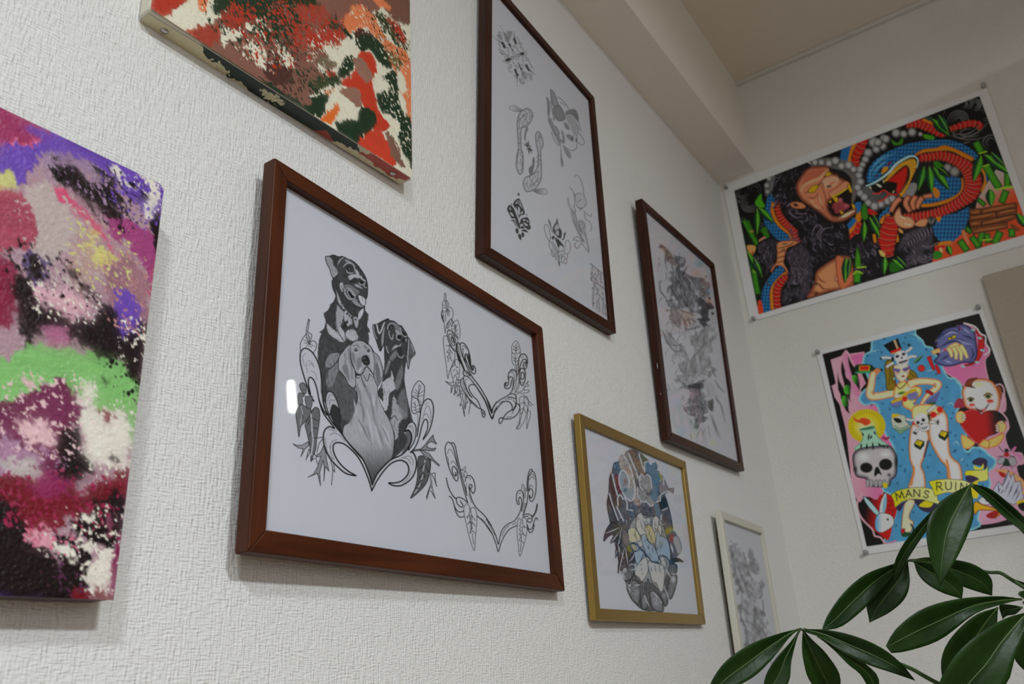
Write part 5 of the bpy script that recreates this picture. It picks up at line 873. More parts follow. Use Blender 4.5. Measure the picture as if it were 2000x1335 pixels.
    A.poly([(280, 1050), (400, 900), (520, 815), (640, 785), (672, 880), (620, 1010), (560, 1150), (490, 1240), (465, 1190), (560, 1050), (582, 930), (540, 868), (430, 950), (310, 1065)], (186, 148, 50), rim=(120, 84, 16), rimw=2, tex=(.3, 1.5, 1, 0))
    A.poly([(120, 1120), (240, 1075), (330, 1055), (425, 1080), (432, 1150), (400, 1205), (320, 1175), (190, 1190)], (24, 18, 18)); A.poly([(320, 1050), (430, 960), (540, 878), (566, 940), (540, 1060), (470, 1190), (420, 1165), (432, 1085), (350, 1062)], (176, 42, 30), rim=(120, 20, 18), rimw=3)
    A.line([(78, 1108), (190, 1060), (330, 960), (430, 850), (560, 772), (640, 760), (685, 805), (672, 890)], 5, (164, 192, 204), taper=(.6, .4)); A.line([(540, 870), (585, 920), (570, 1050), (480, 1190)], 1.6, (60, 70, 70))
    A.line([(150, 1200), (220, 1198), (280, 1160), (330, 1205), (290, 1265), (220, 1295)], 2.4, (190, 64, 44)); A.line([(330, 1200), (420, 1215), (470, 1180)], 3, (170, 50, 36))
    A.poly([(248, 958), (278, 890), (328, 884), (322, 922), (270, 962)], (214, 140, 24)); A.blob(238, 930, 14, 30, 16, 30, .2); A.blob(345, 845, 40, 14, (130, 20, 40), -40, .3); A.blob(195, 990, 20, 10, (110, 16, 40), -40, .3)
    A.poly([(185, 1088), (225, 1090), (258, 1120), (225, 1122)], (208, 200, 176)); A.poly([(105, 1120), (128, 1122), (134, 1150)], (208, 200, 176)); A.lines([[(275, 1040), (280, 1070)], [(390, 1190), (400, 1170)]], 2, (210, 190, 140))
    # lower coils
    A.Z(1640, 380, 7.026)
    scales(A, [(540, 300), (640, 190), (720, 165), (690, 250), (600, 290), (545, 430)], blue, dblue, 6); A.poly([(390, 190), (470, 220), (520, 260), (470, 280), (400, 260)], red)
    band(A, [(690, 270), (600, 330), (560, 400)], 9, must, rim=(110, 70, 8), rimw=2); band(A, [(470, 540), (490, 660)], 6, must); band(A, [(775, 540), (795, 650)], 7, must); band(A, [(700, 290), (690, 440), (650, 620), (670, 840)], [20, 34, 38, 20], red, (9, rib, 1.7), rim=(96, 16, 12), rimw=4)
    band(A, [(280, 220), (230, 380), (70, 560)], 13, must, rim=(110, 70, 8), rimw=2); band(A, [(210, 330), (120, 440), (0, 510)], 10, blue); band(A, [(280, 380), (220, 520), (110, 600)], 12, red, (8, rib, 1.5)); A.poly([(210, 120), (290, 100), (290, 200), (240, 260), (220, 200)], blue)
    A.Z(1800, 280, 5.135)
    scales(A, [(480, 640), (470, 760), (400, 900), (300, 990), (200, 1000), (105, 850), (200, 735), (340, 700)], blue, dblue, 7); band(A, [(130, 1020), (220, 1000), (300, 990)], 7, must); A.poly([(120, 1040), (230, 1020), (200, 1070), (130, 1090)], red); A.poly([(145, 740), (200, 740), (170, 790)], must)
    A.Z(1425, 300, 6.675)
    scales(A, [(560, 520), (590, 600), (545, 650), (545, 800), (640, 930), (770, 1050), (780, 1130), (640, 1130), (520, 1010), (440, 860), (470, 700), (490, 580)], blue, dblue, 6); band(A, [(570, 630), (560, 760), (640, 920), (780, 1040), (820, 1140)], 8, must, rim=(110, 70, 8), rimw=2); band(A, [(620, 620), (630, 740), (700, 880), (830, 1000), (900, 1150)], [11, 13, 16, 18, 15], red, (6, rib, 1.6), rim=(96, 16, 12), rimw=3)
    A.Z(1450, 450, 7.853)
    scales(A, [(600, 540), (640, 620), (520, 760), (430, 920), (430, 1090), (440, 1240), (320, 1270), (290, 1050), (320, 880), (430, 690), (520, 580)], blue, dblue, 6); band(A, [(680, 640), (530, 780), (450, 940), (460, 1220)], 8, must, rim=(110, 70, 8), rimw=2); band(A, [(700, 690), (590, 790), (530, 930), (540, 1190)], [12, 16, 16, 15], red, (7, rib, 1.7), rim=(96, 16, 12), rimw=3)
    # bamboo left
    A.poly([(40, 60), (130, 30), (200, 300), (330, 700), (300, 900), (250, 1290), (190, 1200), (120, 650), (60, 300)], (20, 40, 20), soft=1)
    for p, w_ in (([(60, -150), (150, 60), (260, 280)], 12), ([(170, 560), (200, 760), (240, 980)], 12), ([(110, 420), (170, 600)], 10), ([(290, -30), (390, 130)], 8)): band(A, p, w_, (72, 138, 26), rim=(20, 70, 20), rimw=4)
    A.blob(185, 620, 50, 40, (130, 160, 70), 0, .6); A.poly([(70, 230), (190, 230), (200, 300), (140, 390), (90, 320)], (206, 150, 96)); A.blob(160, 350, 30, 30, (150, 50, 30), 0, .8); A.poly([(240, 1090), (290, 1080), (320, 1270), (240, 1280)], (206, 78, 32)); A.poly([(250, 150), (340, 90), (360, 130), (290, 190)], (180, 140, 120))
    leafy(A, (70, 320), (310, 720), 70); leafy(A, (180, 420), (300, 690), 60, (60, 130, 50))
    A.Z(1425, 300, 6.675)
    leafy(A, (380, 700), (575, 900), 60); leafy(A, (360, 720), (360, 1050), 55); A.poly([(330, 640), (410, 520), (420, 600), (460, 690), (390, 700)], (86, 160, 40)); band(A, [(180, 860), (260, 1010), (370, 1200)], 9, (74, 140, 30), rim=(24, 76, 20), rimw=3); band(A, [(450, 960), (500, 1090)], 8, (66, 126, 30)); A.blob(290, 1010, 30, 26, (170, 140, 90), 0, .7)
    # ape: fur
    dk, fu, hi = (34, 31, 37), (64, 59, 67), (112, 104, 116)
    A.poly([(590, 300), (750, 200), (900, 120), (1010, 110), (1060, 200), (900, 350), (870, 450), (880, 540), (950, 620), (1000, 700), (1150, 760), (1335, 880), (1500, 900), (1560, 1050), (1500, 1350), (1100, 1500), (900, 1400), (930, 1150), (900, 1020), (760, 880), (670, 740), (650, 620), (560, 560), (570, 430)], dk, tex=(.5, 2.5, 3, 30)); A.poly([(450, 420), (520, 290), (600, 270), (580, 430), (540, 520), (470, 560)], 112, rim=70, rimw=4)
    bloom(A, 520, 330, 46, 140); bloom(A, 490, 420, 46, 140); bloom(A, 500, 500, 42, 136)
    A.Z(1450, 450, 7.853)
    A.poly([(860, -20), (1100, -20), (1571, -80), (1640, 100), (1640, 400), (1420, 430), (1150, 580), (1080, 400), (1000, 230), (900, 180)], dk, tex=(.4, 2.5, 3, 40)); A.poly([(210, 240), (330, 130), (480, 110), (560, 180), (540, 330), (500, 500), (420, 650), (340, 760), (330, 560), (290, 400)], fu, rim=(20, 18, 22), rimw=5, tex=(.4, 2.5, 3, 60)); A.poly([(640, 350), (760, 240), (900, 190), (1000, 250), (1080, 380), (1100, 560), (1110, 700), (1060, 850), (1020, 1030), (610, 1150), (610, 930), (680, 780), (720, 600), (670, 480)], (76, 71, 80), rim=(18, 17, 20), rimw=7, tex=(.4, 3, 3, 60)); A.blob(800, 850, 190, 90, (24, 22, 26), -15, .8); A.blob(750, 1060, 160, 80, (20, 19, 22), -15, .8)
    R = np.random.RandomState(2)
    def hair(n, x0, x1, y0, y1, ang, col=hi, sp=.5, L=(50, 120), w_=2.3):
        for k in range(n):
            x, y = R.uniform(x0, x1), R.uniform(y0, y1); a = math.radians(ang) + R.normal(0, sp); l = R.uniform(*L); c = R.uniform(-.5, .5)
            A.line([(x, y), (x + l * .5 * math.cos(a), y + l * .5 * math.sin(a)), (x + l * math.cos(a + c), y + l * math.sin(a + c))], w_, tuple(np.array(col) * R.uniform(.65, 1.2)), taper=(.2, .2), alpha=.75, soft=.3)
    hair(46, 700, 1050, 260, 800, 70); hair(22, 260, 470, 180, 560, 100); hair(60, 1000, 1500, 0, 420, 50, (92, 86, 96)); hair(26, 640, 980, 780, 1080, 160, (86, 80, 88))
    A.Z(1425, 300, 6.675); hair(70, 620, 980, 160, 640, 120, (84, 78, 88)); hair(80, 700, 1300, 640, 1150, 60, (98, 90, 102))
    A.lines([[(1090, 1180), (1080, 1030), (1140, 930), (1200, 960), (1140, 1060), (1200, 1160)], [(1200, 1180), (1180, 1060), (1240, 980), (1320, 960)], [(820, 700), (780, 760), (860, 830), (960, 820)], [(850, 700), (900, 780), (1010, 780)]], 2.6, (120, 112, 124), taper=(.3, .3), soft=.5)
    A.Z(1640, 380, 7.026)
    A.poly([(0, 560), (120, 620), (240, 540), (380, 600), (500, 720), (540, 900), (570, 1080), (310, 1180), (340, 950), (220, 760), (130, 880), (-60, 880)], dk, tex=(.5, 3, 3, 70)); hair(40, 260, 520, 620, 1050, 60, (84, 78, 90)); hair(20, 0, 150, 600, 840, 20, (84, 78, 90))
    A.poly([(780, 760), (850, 560), (960, 470), (1090, 430), (1200, 400), (1290, 560), (1300, 680), (1270, 880), (1000, 990), (900, 1000), (870, 850)], (80, 75, 83), rim=(22, 20, 24), rimw=7, tex=(.4, 3, 3, 30)); A.blob(900, 780, 110, 90, (22, 20, 24), 0, .7); A.blob(1200, 790, 80, 60, (34, 31, 36), 0, .7)
    for k in range(9): A.line([(860 + 48 * k, 600 - 22 * k), (930 + 42 * k, 620 - 10 * k), (960 + 36 * k, 720 - 20 * k)], 2, (132, 124, 136), taper=(.2, .2)); A.line([(885 + 48 * k, 605 - 22 * k), (950 + 42 * k, 640 - 10 * k), (975 + 36 * k, 730 - 20 * k)], 1.8, (36, 33, 38), taper=(.2, .2))
    A.lines([[(1060, 880), (1150, 930), (1280, 870)], [(1080, 850), (1160, 890), (1280, 830)], [(1130, 700), (1220, 720), (1300, 690)]], 2, (120, 112, 124)); bloom(A, 1260, 360, 70, 70)
    A.lines([[(1200, 340), (1260, 400), (1310, 330)], [(1215, 330), (1260, 375), (1290, 320)]], 1.6, 120)
    for (x0, x1, y0, y1, a_) in ((1560, 1650, 330, 470, 1.2), (1570, 1690, 430, 560, .9), (1530, 1590, 475, 590, 1.7), (1475, 1515, 465, 545, 1.9), (1660, 1715, 465, 555, 1.1), (1755, 1825, 440, 525, .4), (1515, 1570, 330, 400, 2.2)):
        A.Z(0, 0, 1)
        for k in range(26):     # wavy locks: a light strand with a dark gap beside it
            x, y = R.uniform(x0, x1), R.uniform(y0, y1); j = int((y - A.y0) / A.res); i = int((x - A.x0) / A.res)
            if not (A.c[j, i].mean() < .16 and A.c[j, i].std() < .03): continue
            a = a_ + R.normal(0, .35); L = R.uniform(9, 18); b = a + R.uniform(.5, 1.2) * R.choice([-1, 1]); f = R.uniform(.7, 1.15)
            P_ = [(x, y), (x + L * .45 * math.cos(a), y + L * .45 * math.sin(a)), (x + L * .45 * math.cos(a) + L * .5 * math.cos(b), y + L * .45 * math.sin(a) + L * .5 * math.sin(b))]
            A.line([(p[0] + 1.8, p[1] + 1.2) for p in P_], 3, (16, 15, 18), taper=(.3, .1), alpha=.8); A.line(P_, 2.2, (122 * f, 114 * f, 128 * f), taper=(.2, .1), alpha=.9, soft=.2)
    # ape: belly, hands
    A.Z(1450, 450, 7.853)
    A.poly([(1000, 1040), (1060, 900), (1110, 780), (1130, 640), (1250, 530), (1420, 430), (1590, 390), (1680, 470), (1700, 850), (1350, 930)], (186, 142, 104), rim=(136, 80, 56), rimw=9); A.blob(1475, 735, 85, 75, (160, 100, 80), 0, .6); A.blob(1475, 735, 55, 45, (196, 150, 148), 0, .3); A.blob(1475, 735, 10, 10, 60, 0, .5)
    A.lines([[(1150, 690), (1200, 760), (1280, 800)], [(1090, 810), (1180, 830), (1240, 890), (1340, 900)], [(1030, 990), (1100, 940), (1180, 950)]], 3.5, (140, 84, 62), soft=.8, taper=(.3, .3)); A.blob(1130, 970, 45, 20, (30, 24, 24), -15, .6); A.blob(1130, 815, 40, 18, (60, 50, 40), -15, .6)
    A.poly([(545, 180), (780, 150), (860, 185), (800, 225), (690, 275), (650, 400), (640, 500), (700, 610), (690, 660), (620, 560), (520, 545), (450, 640), (438, 590), (520, 480), (530, 330)], (204, 142, 104), rim=(142, 86, 60), rimw=3)
    A.lines([[(560, 270), (680, 240), (780, 190)], [(550, 340), (650, 310)], [(545, 420), (640, 390)], [(540, 490), (620, 470)]], 2, (120, 66, 46)); A.lines([[(620, 210), (680, 205)], [(600, 300), (650, 285)]], 2, (60, 60, 40))
    A.Z(1640, 380, 7.026)
    A.poly([(-60, 870), (60, 860), (150, 1000), (185, 1190), (0, 1290)], (186, 120, 86), rim=(140, 80, 56), rimw=4)
    for p in ([(840, 40), (760, 120), (700, 240)], [(950, 10), (905, 120), (970, 240)], [(1050, 10), (1000, 110), (1020, 215)], [(1140, 30), (1085, 110), (1060, 195)], [(1280, 10), (1140, 30)]): band(A, p, [11, 12, 9], (190, 134, 104), rim=(120, 70, 50), rimw=4)
    A.poly([(740, 290), (820, 170), (860, 280), (960, 300), (1035, 370), (1000, 450), (880, 465), (780, 410)], (210, 152, 120), rim=(146, 90, 66), rimw=4); A.poly([(1020, 410), (1100, 340), (1210, 335), (1180, 430), (1090, 440)], (204, 146, 112), rim=(146, 90, 66), rimw=3); A.lines([[(900, 400), (980, 420)], [(830, 300), (900, 330)]], 2, (232, 190, 160))
    # ape: face
    A.Z(1550, 260, 6.357)
    A.poly([(470, 470), (620, 470), (720, 580), (700, 700), (560, 640)], (36, 34, 38), tex=(.4, 2, 2, 20))
    A.poly([(30, 640), (90, 530), (180, 430), (300, 408), (430, 410), (455, 470), (540, 510), (600, 560), (665, 600), (718, 690), (700, 730), (560, 765), (470, 820), (428, 860), (440, 960), (500, 1025), (600, 1015), (700, 945), (775, 930), (772, 995), (660, 1075), (540, 1105), (440, 1085), (330, 995), (200, 905), (100, 835), (40, 740)], skin, rim=(120, 72, 52), rimw=9)
    A.poly([(100, 640), (170, 500), (300, 450), (400, 440), (330, 540), (200, 590)], (176, 112, 88), soft=1.5); A.line([(90, 720), (130, 650), (220, 600), (310, 565), (380, 500), (430, 450)], 6, (208, 160, 130), soft=.8, taper=(.5, .4)); A.line([(140, 745), (240, 690), (330, 625), (375, 560)], 2.6, (62, 44, 34), taper=(.4, .3)); A.line([(380, 545), (430, 520), (520, 500)], 2.2, (62, 44, 34))
    A.poly([(185, 710), (235, 655), (310, 648), (265, 722), (200, 740)], (216, 162, 22), line=(70, 50, 20), lw=1); A.poly([(395, 505), (435, 478), (472, 508), (412, 535)], (216, 162, 22), line=(70, 50, 20), lw=1)
    A.poly([(365, 580), (470, 540), (560, 555), (530, 640), (410, 690), (360, 650)], (204, 160, 134), soft=.8); A.blob(440, 660, 36, 15, (36, 26, 24), -15, .4); A.blob(572, 545, 15, 24, (40, 36, 34), 10, .4); A.blob(480, 620, 60, 24, (190, 130, 106), -20, .7)
    A.lines([[(330, 640), (375, 720), (400, 830), (425, 900)], [(290, 740), (330, 860), (400, 1000)], [(170, 800), (260, 800), (300, 760)], [(350, 600), (380, 680)]], 2.4, (146, 92, 68), soft=.5, taper=(.3, .3)); A.lines([[(230, 880), (320, 940)], [(310, 780), (350, 900)], [(200, 850), (260, 850)]], 4, (208, 160, 130), soft=1, taper=(.3, .3))
    A.poly([(430, 740), (520, 680), (640, 590), (705, 650), (560, 745), (470, 795)], (196, 140, 114), rim=(140, 84, 66), rimw=3)
    A.poly([(440, 865), (480, 800), (560, 765), (640, 705), (700, 695), (725, 760), (720, 850), (770, 920), (700, 945), (600, 1005), (510, 1012), (450, 945)], (34, 22, 26)); A.poly([(470, 920), (500, 850), (570, 800), (620, 850), (690, 880), (700, 920), (600, 985), (520, 1000)], (146, 76, 82), rim=(90, 36, 42), rimw=3); A.blob(580, 830, 40, 40, (178, 116, 122), 0, .8); A.blob(650, 900, 50, 30, (172, 108, 112), 0, .8); A.blob(490, 960, 24, 34, (50, 20, 24), 0, .6)
    for p in ([(662, 640), (700, 640), (728, 720), (705, 745)], [(478, 800), (545, 788), (548, 868), (518, 850)], [(715, 860), (762, 900), (765, 945), (735, 930)], [(565, 945), (628, 990), (590, 1008)], [(430, 850), (470, 830), (465, 870)]): A.poly(p, (216, 166, 28), False, line=(120, 80, 10), lw=.8)
    A.line([(480, 790), (560, 752), (650, 692)], 3.4, (216, 170, 36)); A.line([(560, 1060), (660, 1010), (755, 960)], 5, (228, 190, 164), soft=1.2, taper=(.3, .3)); A.line([(450, 1000), (500, 1060), (600, 1050)], 2, (150, 96, 76), soft=.6)
    A.Z(1425, 300, 6.675); A.poly([(785, 650), (850, 622), (950, 640), (1000, 695), (930, 722), (820, 705)], (190, 136, 100), rim=(120, 76, 50), rimw=3); A.blob(862, 668, 42, 22, (36, 26, 20), 15, .4)
    # bamboo in front
    A.Z(1680, 180, 6.068)
    leafy(A, (860, 320), (1055, 510), 70); leafy(A, (930, 270), (1050, 480), 60, (40, 110, 70)); A.poly([(370, 560), (440, 600), (500, 540), (500, 610), (430, 630), (390, 620)], (70, 130, 30)); A.poly([(750, 500), (870, 520), (870, 560), (770, 550)], (80, 150, 30)); A.poly([(870, 830), (920, 820), (990, 880), (900, 900)], (60, 130, 30))
    leafy(A, (760, 880), (690, 1165), 60, (50, 130, 50)); leafy(A, (820, 880), (850, 1195), 62); leafy(A, (870, 890), (1055, 1150), 64); leafy(A, (930, 890), (1040, 990), 60, (20, 70, 40))
    A.Z(1800, 280, 5.135)
    for p, w_ in (([(540, -20), (600, 90)], 15), ([(640, 210), (700, 320), (780, 450)], 16), ([(860, 280), (860, 440)], 13), ([(850, 470), (800, 600)], 14), ([(620, 860), (560, 1060)], 13), ([(790, 880), (730, 1010)], 15), ([(380, 970), (460, 1080)], 14), ([(650, 900), (670, 1000)], 13), ([(500, 930), (580, 1040)], 13), ([(560, 560), (640, 620)], 10), ([(900, 850), (910, 940)], 14), ([(440, 840), (500, 900)], 10)): band(A, p, w_, (82, 150, 34), rim=(20, 84, 20), rimw=5)
    A.lines([[(580, 100), (650, 80)], [(620, 230), (690, 210)], [(740, 460), (920, 440)], [(820, 440), (920, 430)], [(610, 970), (700, 960)]], 3, (150, 180, 60)); leafy(A, (600, 120), (520, 385), 60); leafy(A, (630, 110), (880, 300), 60); leafy(A, (700, 90), (840, 230), 40, (30, 100, 60)); leafy(A, (690, 460), (700, 630), 60); leafy(A, (260, 1020), (300, 1120), 40); leafy(A, (960, 700), (1060, 850), 50); A.poly([(400, 890), (430, 870), (480, 1000), (460, 1010)], (206, 130, 90))
    A.poly([(480, 655), (600, 652), (940, 592), (958, 600), (950, 745), (860, 790), (860, 850), (515, 910), (480, 800)], (126, 80, 40), False, line=(60, 36, 14), lw=1.2, tex=(.3, 2, 5, -10))
    for p in ([(500, 690), (580, 680)], [(620, 680), (920, 620)], [(500, 745), (730, 705)], [(780, 695), (930, 665)], [(500, 805), (580, 800)], [(620, 800), (920, 730)], [(530, 880), (830, 830)]): A.line(p, 4, (166, 116, 70), soft=.8, taper=(.5, .5))
    A.lines([[(480, 715), (600, 712), (940, 648)], [(480, 775), (760, 740), (950, 705)], [(495, 840), (860, 785)], [(595, 660), (600, 715)], [(750, 690), (755, 740)], [(600, 775), (605, 830)]], 1.6, (52, 30, 12)); A.poly([(890, 800), (990, 860), (950, 880), (900, 840)], (130, 82, 40))
    A.Z(1640, 380, 7.026)
    A.poly([(290, 190), (340, 110), (380, 190), (390, 330), (310, 340)], (70, 130, 40), rim=(26, 80, 24), rimw=3); leafy(A, (340, 370), (330, 640), 60); leafy(A, (410, 310), (555, 590), 60); leafy(A, (460, 270), (560, 470), 50, (16, 66, 50)); leafy(A, (620, 850), (612, 1090), 62); leafy(A, (730, 890), (880, 1020), 60); leafy(A, (790, 850), (920, 990), 46, (20, 80, 60)); leafy(A, (90, 860), (75, 1210), 64); leafy(A, (150, 860), (110, 1150), 44, (20, 84, 60))
    band(A, [(240, 720), (250, 860), (250, 1000)], [4, 12, 14], (84, 146, 34), rim=(30, 80, 20), rimw=4); band(A, [(250, 1040), (235, 1210)], 14, (80, 150, 30), rim=(30, 90, 20), rimw=4); A.lines([[(190, 1090), (240, 1050), (310, 1080)], [(240, 1000), (360, 990)]], 3, (150, 180, 70)); A.poly([(540, 760), (620, 800), (610, 850), (560, 830)], (210, 170, 110)); A.poly([(690, 930), (790, 950), (840, 1030), (700, 1060)], (50, 110, 24), soft=1); A.poly([(1300, 780), (1390, 780), (1405, 860), (1290, 880)], (60, 130, 40)); A.poly([(1360, 740), (1405, 730), (1405, 800)], (210, 170, 120)); A.poly([(810, 460), (860, 490), (870, 530), (820, 510)], (214, 150, 90))
    return A
# ------------------------------------------------------------------ printed poster: tattoo flash with a dancer, skulls and a banner
def art_flashposter():
    A = Art(1600, 605, 2010, 1072, 1.0, (184, 185, 188), (.80, .81, .82), 172); quad_clip(A, POSTER_B)
    A.poly(POSTER_B, (13, 13, 15), False); pk, pk2 = (188, 112, 154), (186, 150, 164)
    skin, org = (224, 196, 160), (212, 112, 46); W_ = (196, 194, 192)
    A.poly([(1838, 668), (1852, 647), (1877, 633), (1904, 640), (1925, 668), (1934, 690), (1925, 706), (1936, 750), (1962, 770), (1965, 800), (1955, 810), (1972, 832), (1964, 852), (1975, 880), (1996, 884), (2000, 905), (1986, 912), (2004, 950), (2060, 1000), (1990, 1008), (1938, 1022), (1900, 1018), (1915, 960), (1930, 900), (1900, 850), (1885, 760), (1840, 720)], pk, rim=pk2, rimw=4, grad=(1880, 700, 1990, 760, (184, 146, 168)))
    A.Z(1600, 640, 8.344)
    A.poly([(185, 520), (360, 455), (430, 355), (500, 420), (735, 385), (760, 560), (640, 620), (700, 760), (760, 900), (680, 1000), (720, 1260), (560, 1420), (420, 1520), (380, 1335), (330, 1200), (250, 1130), (205, 950), (270, 900)], pk, False, rim=pk2, rimw=6, grad=(700, 800, 300, 900, (186, 156, 170)))
    A.Z(1650, 930, 8.9); A.poly([(245, 40), (380, -40), (640, 150), (660, 330), (550, 400), (420, 350), (310, 330), (290, 250)], pk, rim=pk2, rimw=5)
    A.Z(1630, 780, 7.417); A.poly([(100, 60), (240, 120), (300, 300), (360, 700), (260, 760), (180, 420)], pk2)
    # sky
    A.Z(0, 0, 1)
    A.poly([(1640, 770), (1690, 780), (1720, 800), (1745, 830), (1748, 880), (1738, 925), (1720, 962), (1695, 985), (1668, 965), (1658, 890), (1652, 840)], pk, grad=(1730, 880, 1660, 880, pk2))
    sky = [(1703, 662), (1722, 650), (1783, 640), (1790, 652), (1803, 664), (1808, 674), (1822, 678), (1826, 690), (1838, 700), (1842, 716), (1852, 735), (1866, 738), (1878, 752), (1880, 770), (1878, 792), (1870, 806), (1884, 836), (1890, 856), (1884, 872), (1890, 880), (1900, 872), (1918, 874), (1932, 886), (1946, 898), (1942, 912), (1930, 924), (1936, 944), (1928, 962), (1918, 985), (1911, 1010), (1902, 1034), (1738, 1062), (1733, 1042), (1745, 1010), (1752, 975), (1722, 955), (1736, 920), (1746, 880), (1722, 835), (1716, 802), (1706, 788), (1690, 792), (1677, 780), (1684, 764), (1697, 750), (1690, 726), (1684, 706), (1690, 690), (1700, 684)]
    A.poly(sky, (84, 142, 176), rim=(134, 184, 206), rimw=6, tex=(.1, 12, 1, 0))
    for x, y in ((1694, 694), (1722, 688), (1727, 661), (1768, 659), (1769, 644), (1765, 670), (1716, 738), (1702, 790), (1724, 788), (1738, 799), (1809, 682), (1828, 730), (1849, 756), (1840, 778), (1842, 794), (1861, 806), (1858, 817), (1857, 844), (1866, 850), (1863, 882), (1866, 879), (1759, 909), (1752, 900), (1766, 855), (1746, 853), (1763, 878), (1768, 916), (1816, 888), (1812, 912), (1834, 922), (1767, 920), (1753, 943), (1892, 887), (1914, 882), (1889, 908), (1750, 1026), (1784, 1000), (1919, 947), (1866, 880), (1720, 810), (1745, 815)): A.blob(x, y, 3, 3, (36, 92, 124), 0, .8)
    A.lines([[(1830, 696), (1840, 690), (1848, 696)], [(1850, 790), (1858, 786), (1864, 794)], [(1862, 868), (1868, 862), (1874, 870)], [(1876, 900), (1882, 894)], [(1866, 745), (1874, 750)], [(1776, 650), (1790, 656), (1796, 668)], [(1700, 680), (1706, 686), (1716, 682)], [(1810, 724), (1824, 722)]], 1.4, (160, 200, 212), taper=(.3, .3))
    # torn claw marks and green nails
    A.Z(1600, 640, 8.344)
    for p in ([(470, 440), (520, 560), (600, 680), (640, 800), (672, 1030), (600, 930), (540, 800), (480, 600)], [(370, 540), (420, 680), (440, 800), (520, 900), (505, 1150), (545, 1240), (440, 1100), (400, 900), (355, 700)], [(300, 700), (330, 850), (400, 980), (470, 1100), (480, 1320), (500, 1400), (430, 1340), (370, 1200), (305, 1000)]): A.poly(p, (24, 18, 22), rim=(150, 116, 124), rimw=1.6)
    for p in ([(530, 800), (590, 765), (640, 840), (625, 930), (565, 890)], [(400, 985), (445, 928), (505, 955), (495, 1070), (420, 1070)], [(365, 1150), (415, 1100), (470, 1170), (475, 1270), (390, 1270)]): A.poly(p, (88, 166, 58), grad=(p[0][0], p[0][1], p[2][0] + 20, p[2][1], (20, 70, 40)))
    A.lines([[(440, 370), (540, 560), (600, 660)], [(210, 950), (300, 1020), (340, 1120), (270, 1130), (340, 1240), (380, 1340)], [(640, 730), (690, 860), (670, 1000)]], 2.6, (188, 156, 164))
    # woman
    A.poly([(605, 605), (830, 600), (900, 650), (1025, 672), (1020, 698), (900, 695), (840, 732), (598, 715)], (16, 62, 44), line=(6, 20, 14), lw=1); A.poly([(655, 612), (830, 612), (820, 700), (645, 700)], (176, 160, 24), False); A.poly([(670, 620), (812, 620), (805, 688), (662, 688)], (188, 44, 28), False); A.poly([(610, 715), (840, 705), (838, 735), (605, 740)], (60, 150, 110))
    A.Z(1690, 650, 7.853)
    band(A, [(190, 590), (120, 640), (90, 800), (70, 950), (160, 970), (300, 950), (470, 900)], [8, 13, 15, 16, 16, 15, 17], skin, rim=org, rimw=4); A.poly([(140, 560), (210, 540), (230, 590), (150, 620)], (206, 130, 90))
    A.poly([(320, 420), (430, 430), (440, 600), (470, 760), (440, 870), (330, 870), (310, 720), (295, 560)], (134, 118, 20), rim=(60, 50, 8), rimw=3); A.poly([(650, 560), (760, 590), (805, 690), (720, 720), (640, 700)], (134, 118, 20), rim=(60, 50, 8), rimw=3); A.lines([[(360, 480), (380, 620), (360, 800)], [(400, 620), (420, 780)], [(690, 610), (760, 680)]], 1.4, (70, 60, 8))
    A.poly([(440, 850), (540, 740), (640, 740), (700, 800), (850, 830), (860, 950), (780, 1020), (810, 1120), (890, 1210), (900, 1330), (760, 1330), (700, 1200), (580, 1130), (550, 1010), (440, 1000)], (224, 190, 130), rim=org, rimw=5)
    band(A, [(650, 800), (800, 745), (1000, 745), (1120, 785), (1050, 880), (960, 950), (890, 1040), (860, 1110)], [18, 14, 13, 15, 13, 10, 8, 7], skin, rim=org, rimw=4); band(A, [(930, 880), (1040, 940)], 7, (150, 28, 32))
    A.poly([(435, 520), (500, 485), (600, 470), (680, 520), (655, 650), (600, 735), (540, 745), (470, 670)], (218, 192, 172), rim=(200, 140, 104), rimw=3); A.lines([[(440, 560), (520, 570)], [(590, 560), (675, 530)]], 5, (112, 92, 150), soft=.5); A.lines([[(470, 595), (520, 600)], [(600, 585), (650, 565)]], 1.6, (50, 40, 60)); A.blob(580, 662, 28, 17, (146, 34, 54), -10, .3); A.blob(490, 620, 40, 22, (216, 140, 140), 0, .8); A.blob(645, 600, 25, 20, (216, 140, 140), 0, .8); A.blob(440, 700, 16, 18, (150, 190, 200), 0, .4); A.line([(440, 740), (520, 850), (600, 800), (650, 740)], 1.8, (120, 28, 34))
    A.poly([(275, 185), (500, 78), (560, 240), (392, 312)], (12, 12, 14), False); A.poly([(428, 112), (462, 96), (515, 240), (485, 255)], (176, 156, 128), False); A.poly([(382, 285), (535, 222), (552, 258), (398, 320)], (190, 36, 28), False); A.poly([(398, 320), (552, 258), (556, 272), (404, 332)], (190, 160, 40), False)
    for p in ([(240, 385), (330, 375), (420, 390)], [(620, 290), (680, 250), (720, 215)], [(320, 530), (370, 490), (440, 450)], [(640, 390), (700, 360), (790, 360)]): band(A, p, 6, W_, rim=(130, 126, 120), rimw=1.6)
    A.blob(240, 395, 22, 18, 20, 0, .3); A.blob(670, 185, 28, 24, (20, 40, 40), 0, .3); A.blob(420, 400, 30, 44, 16, 0, .4)
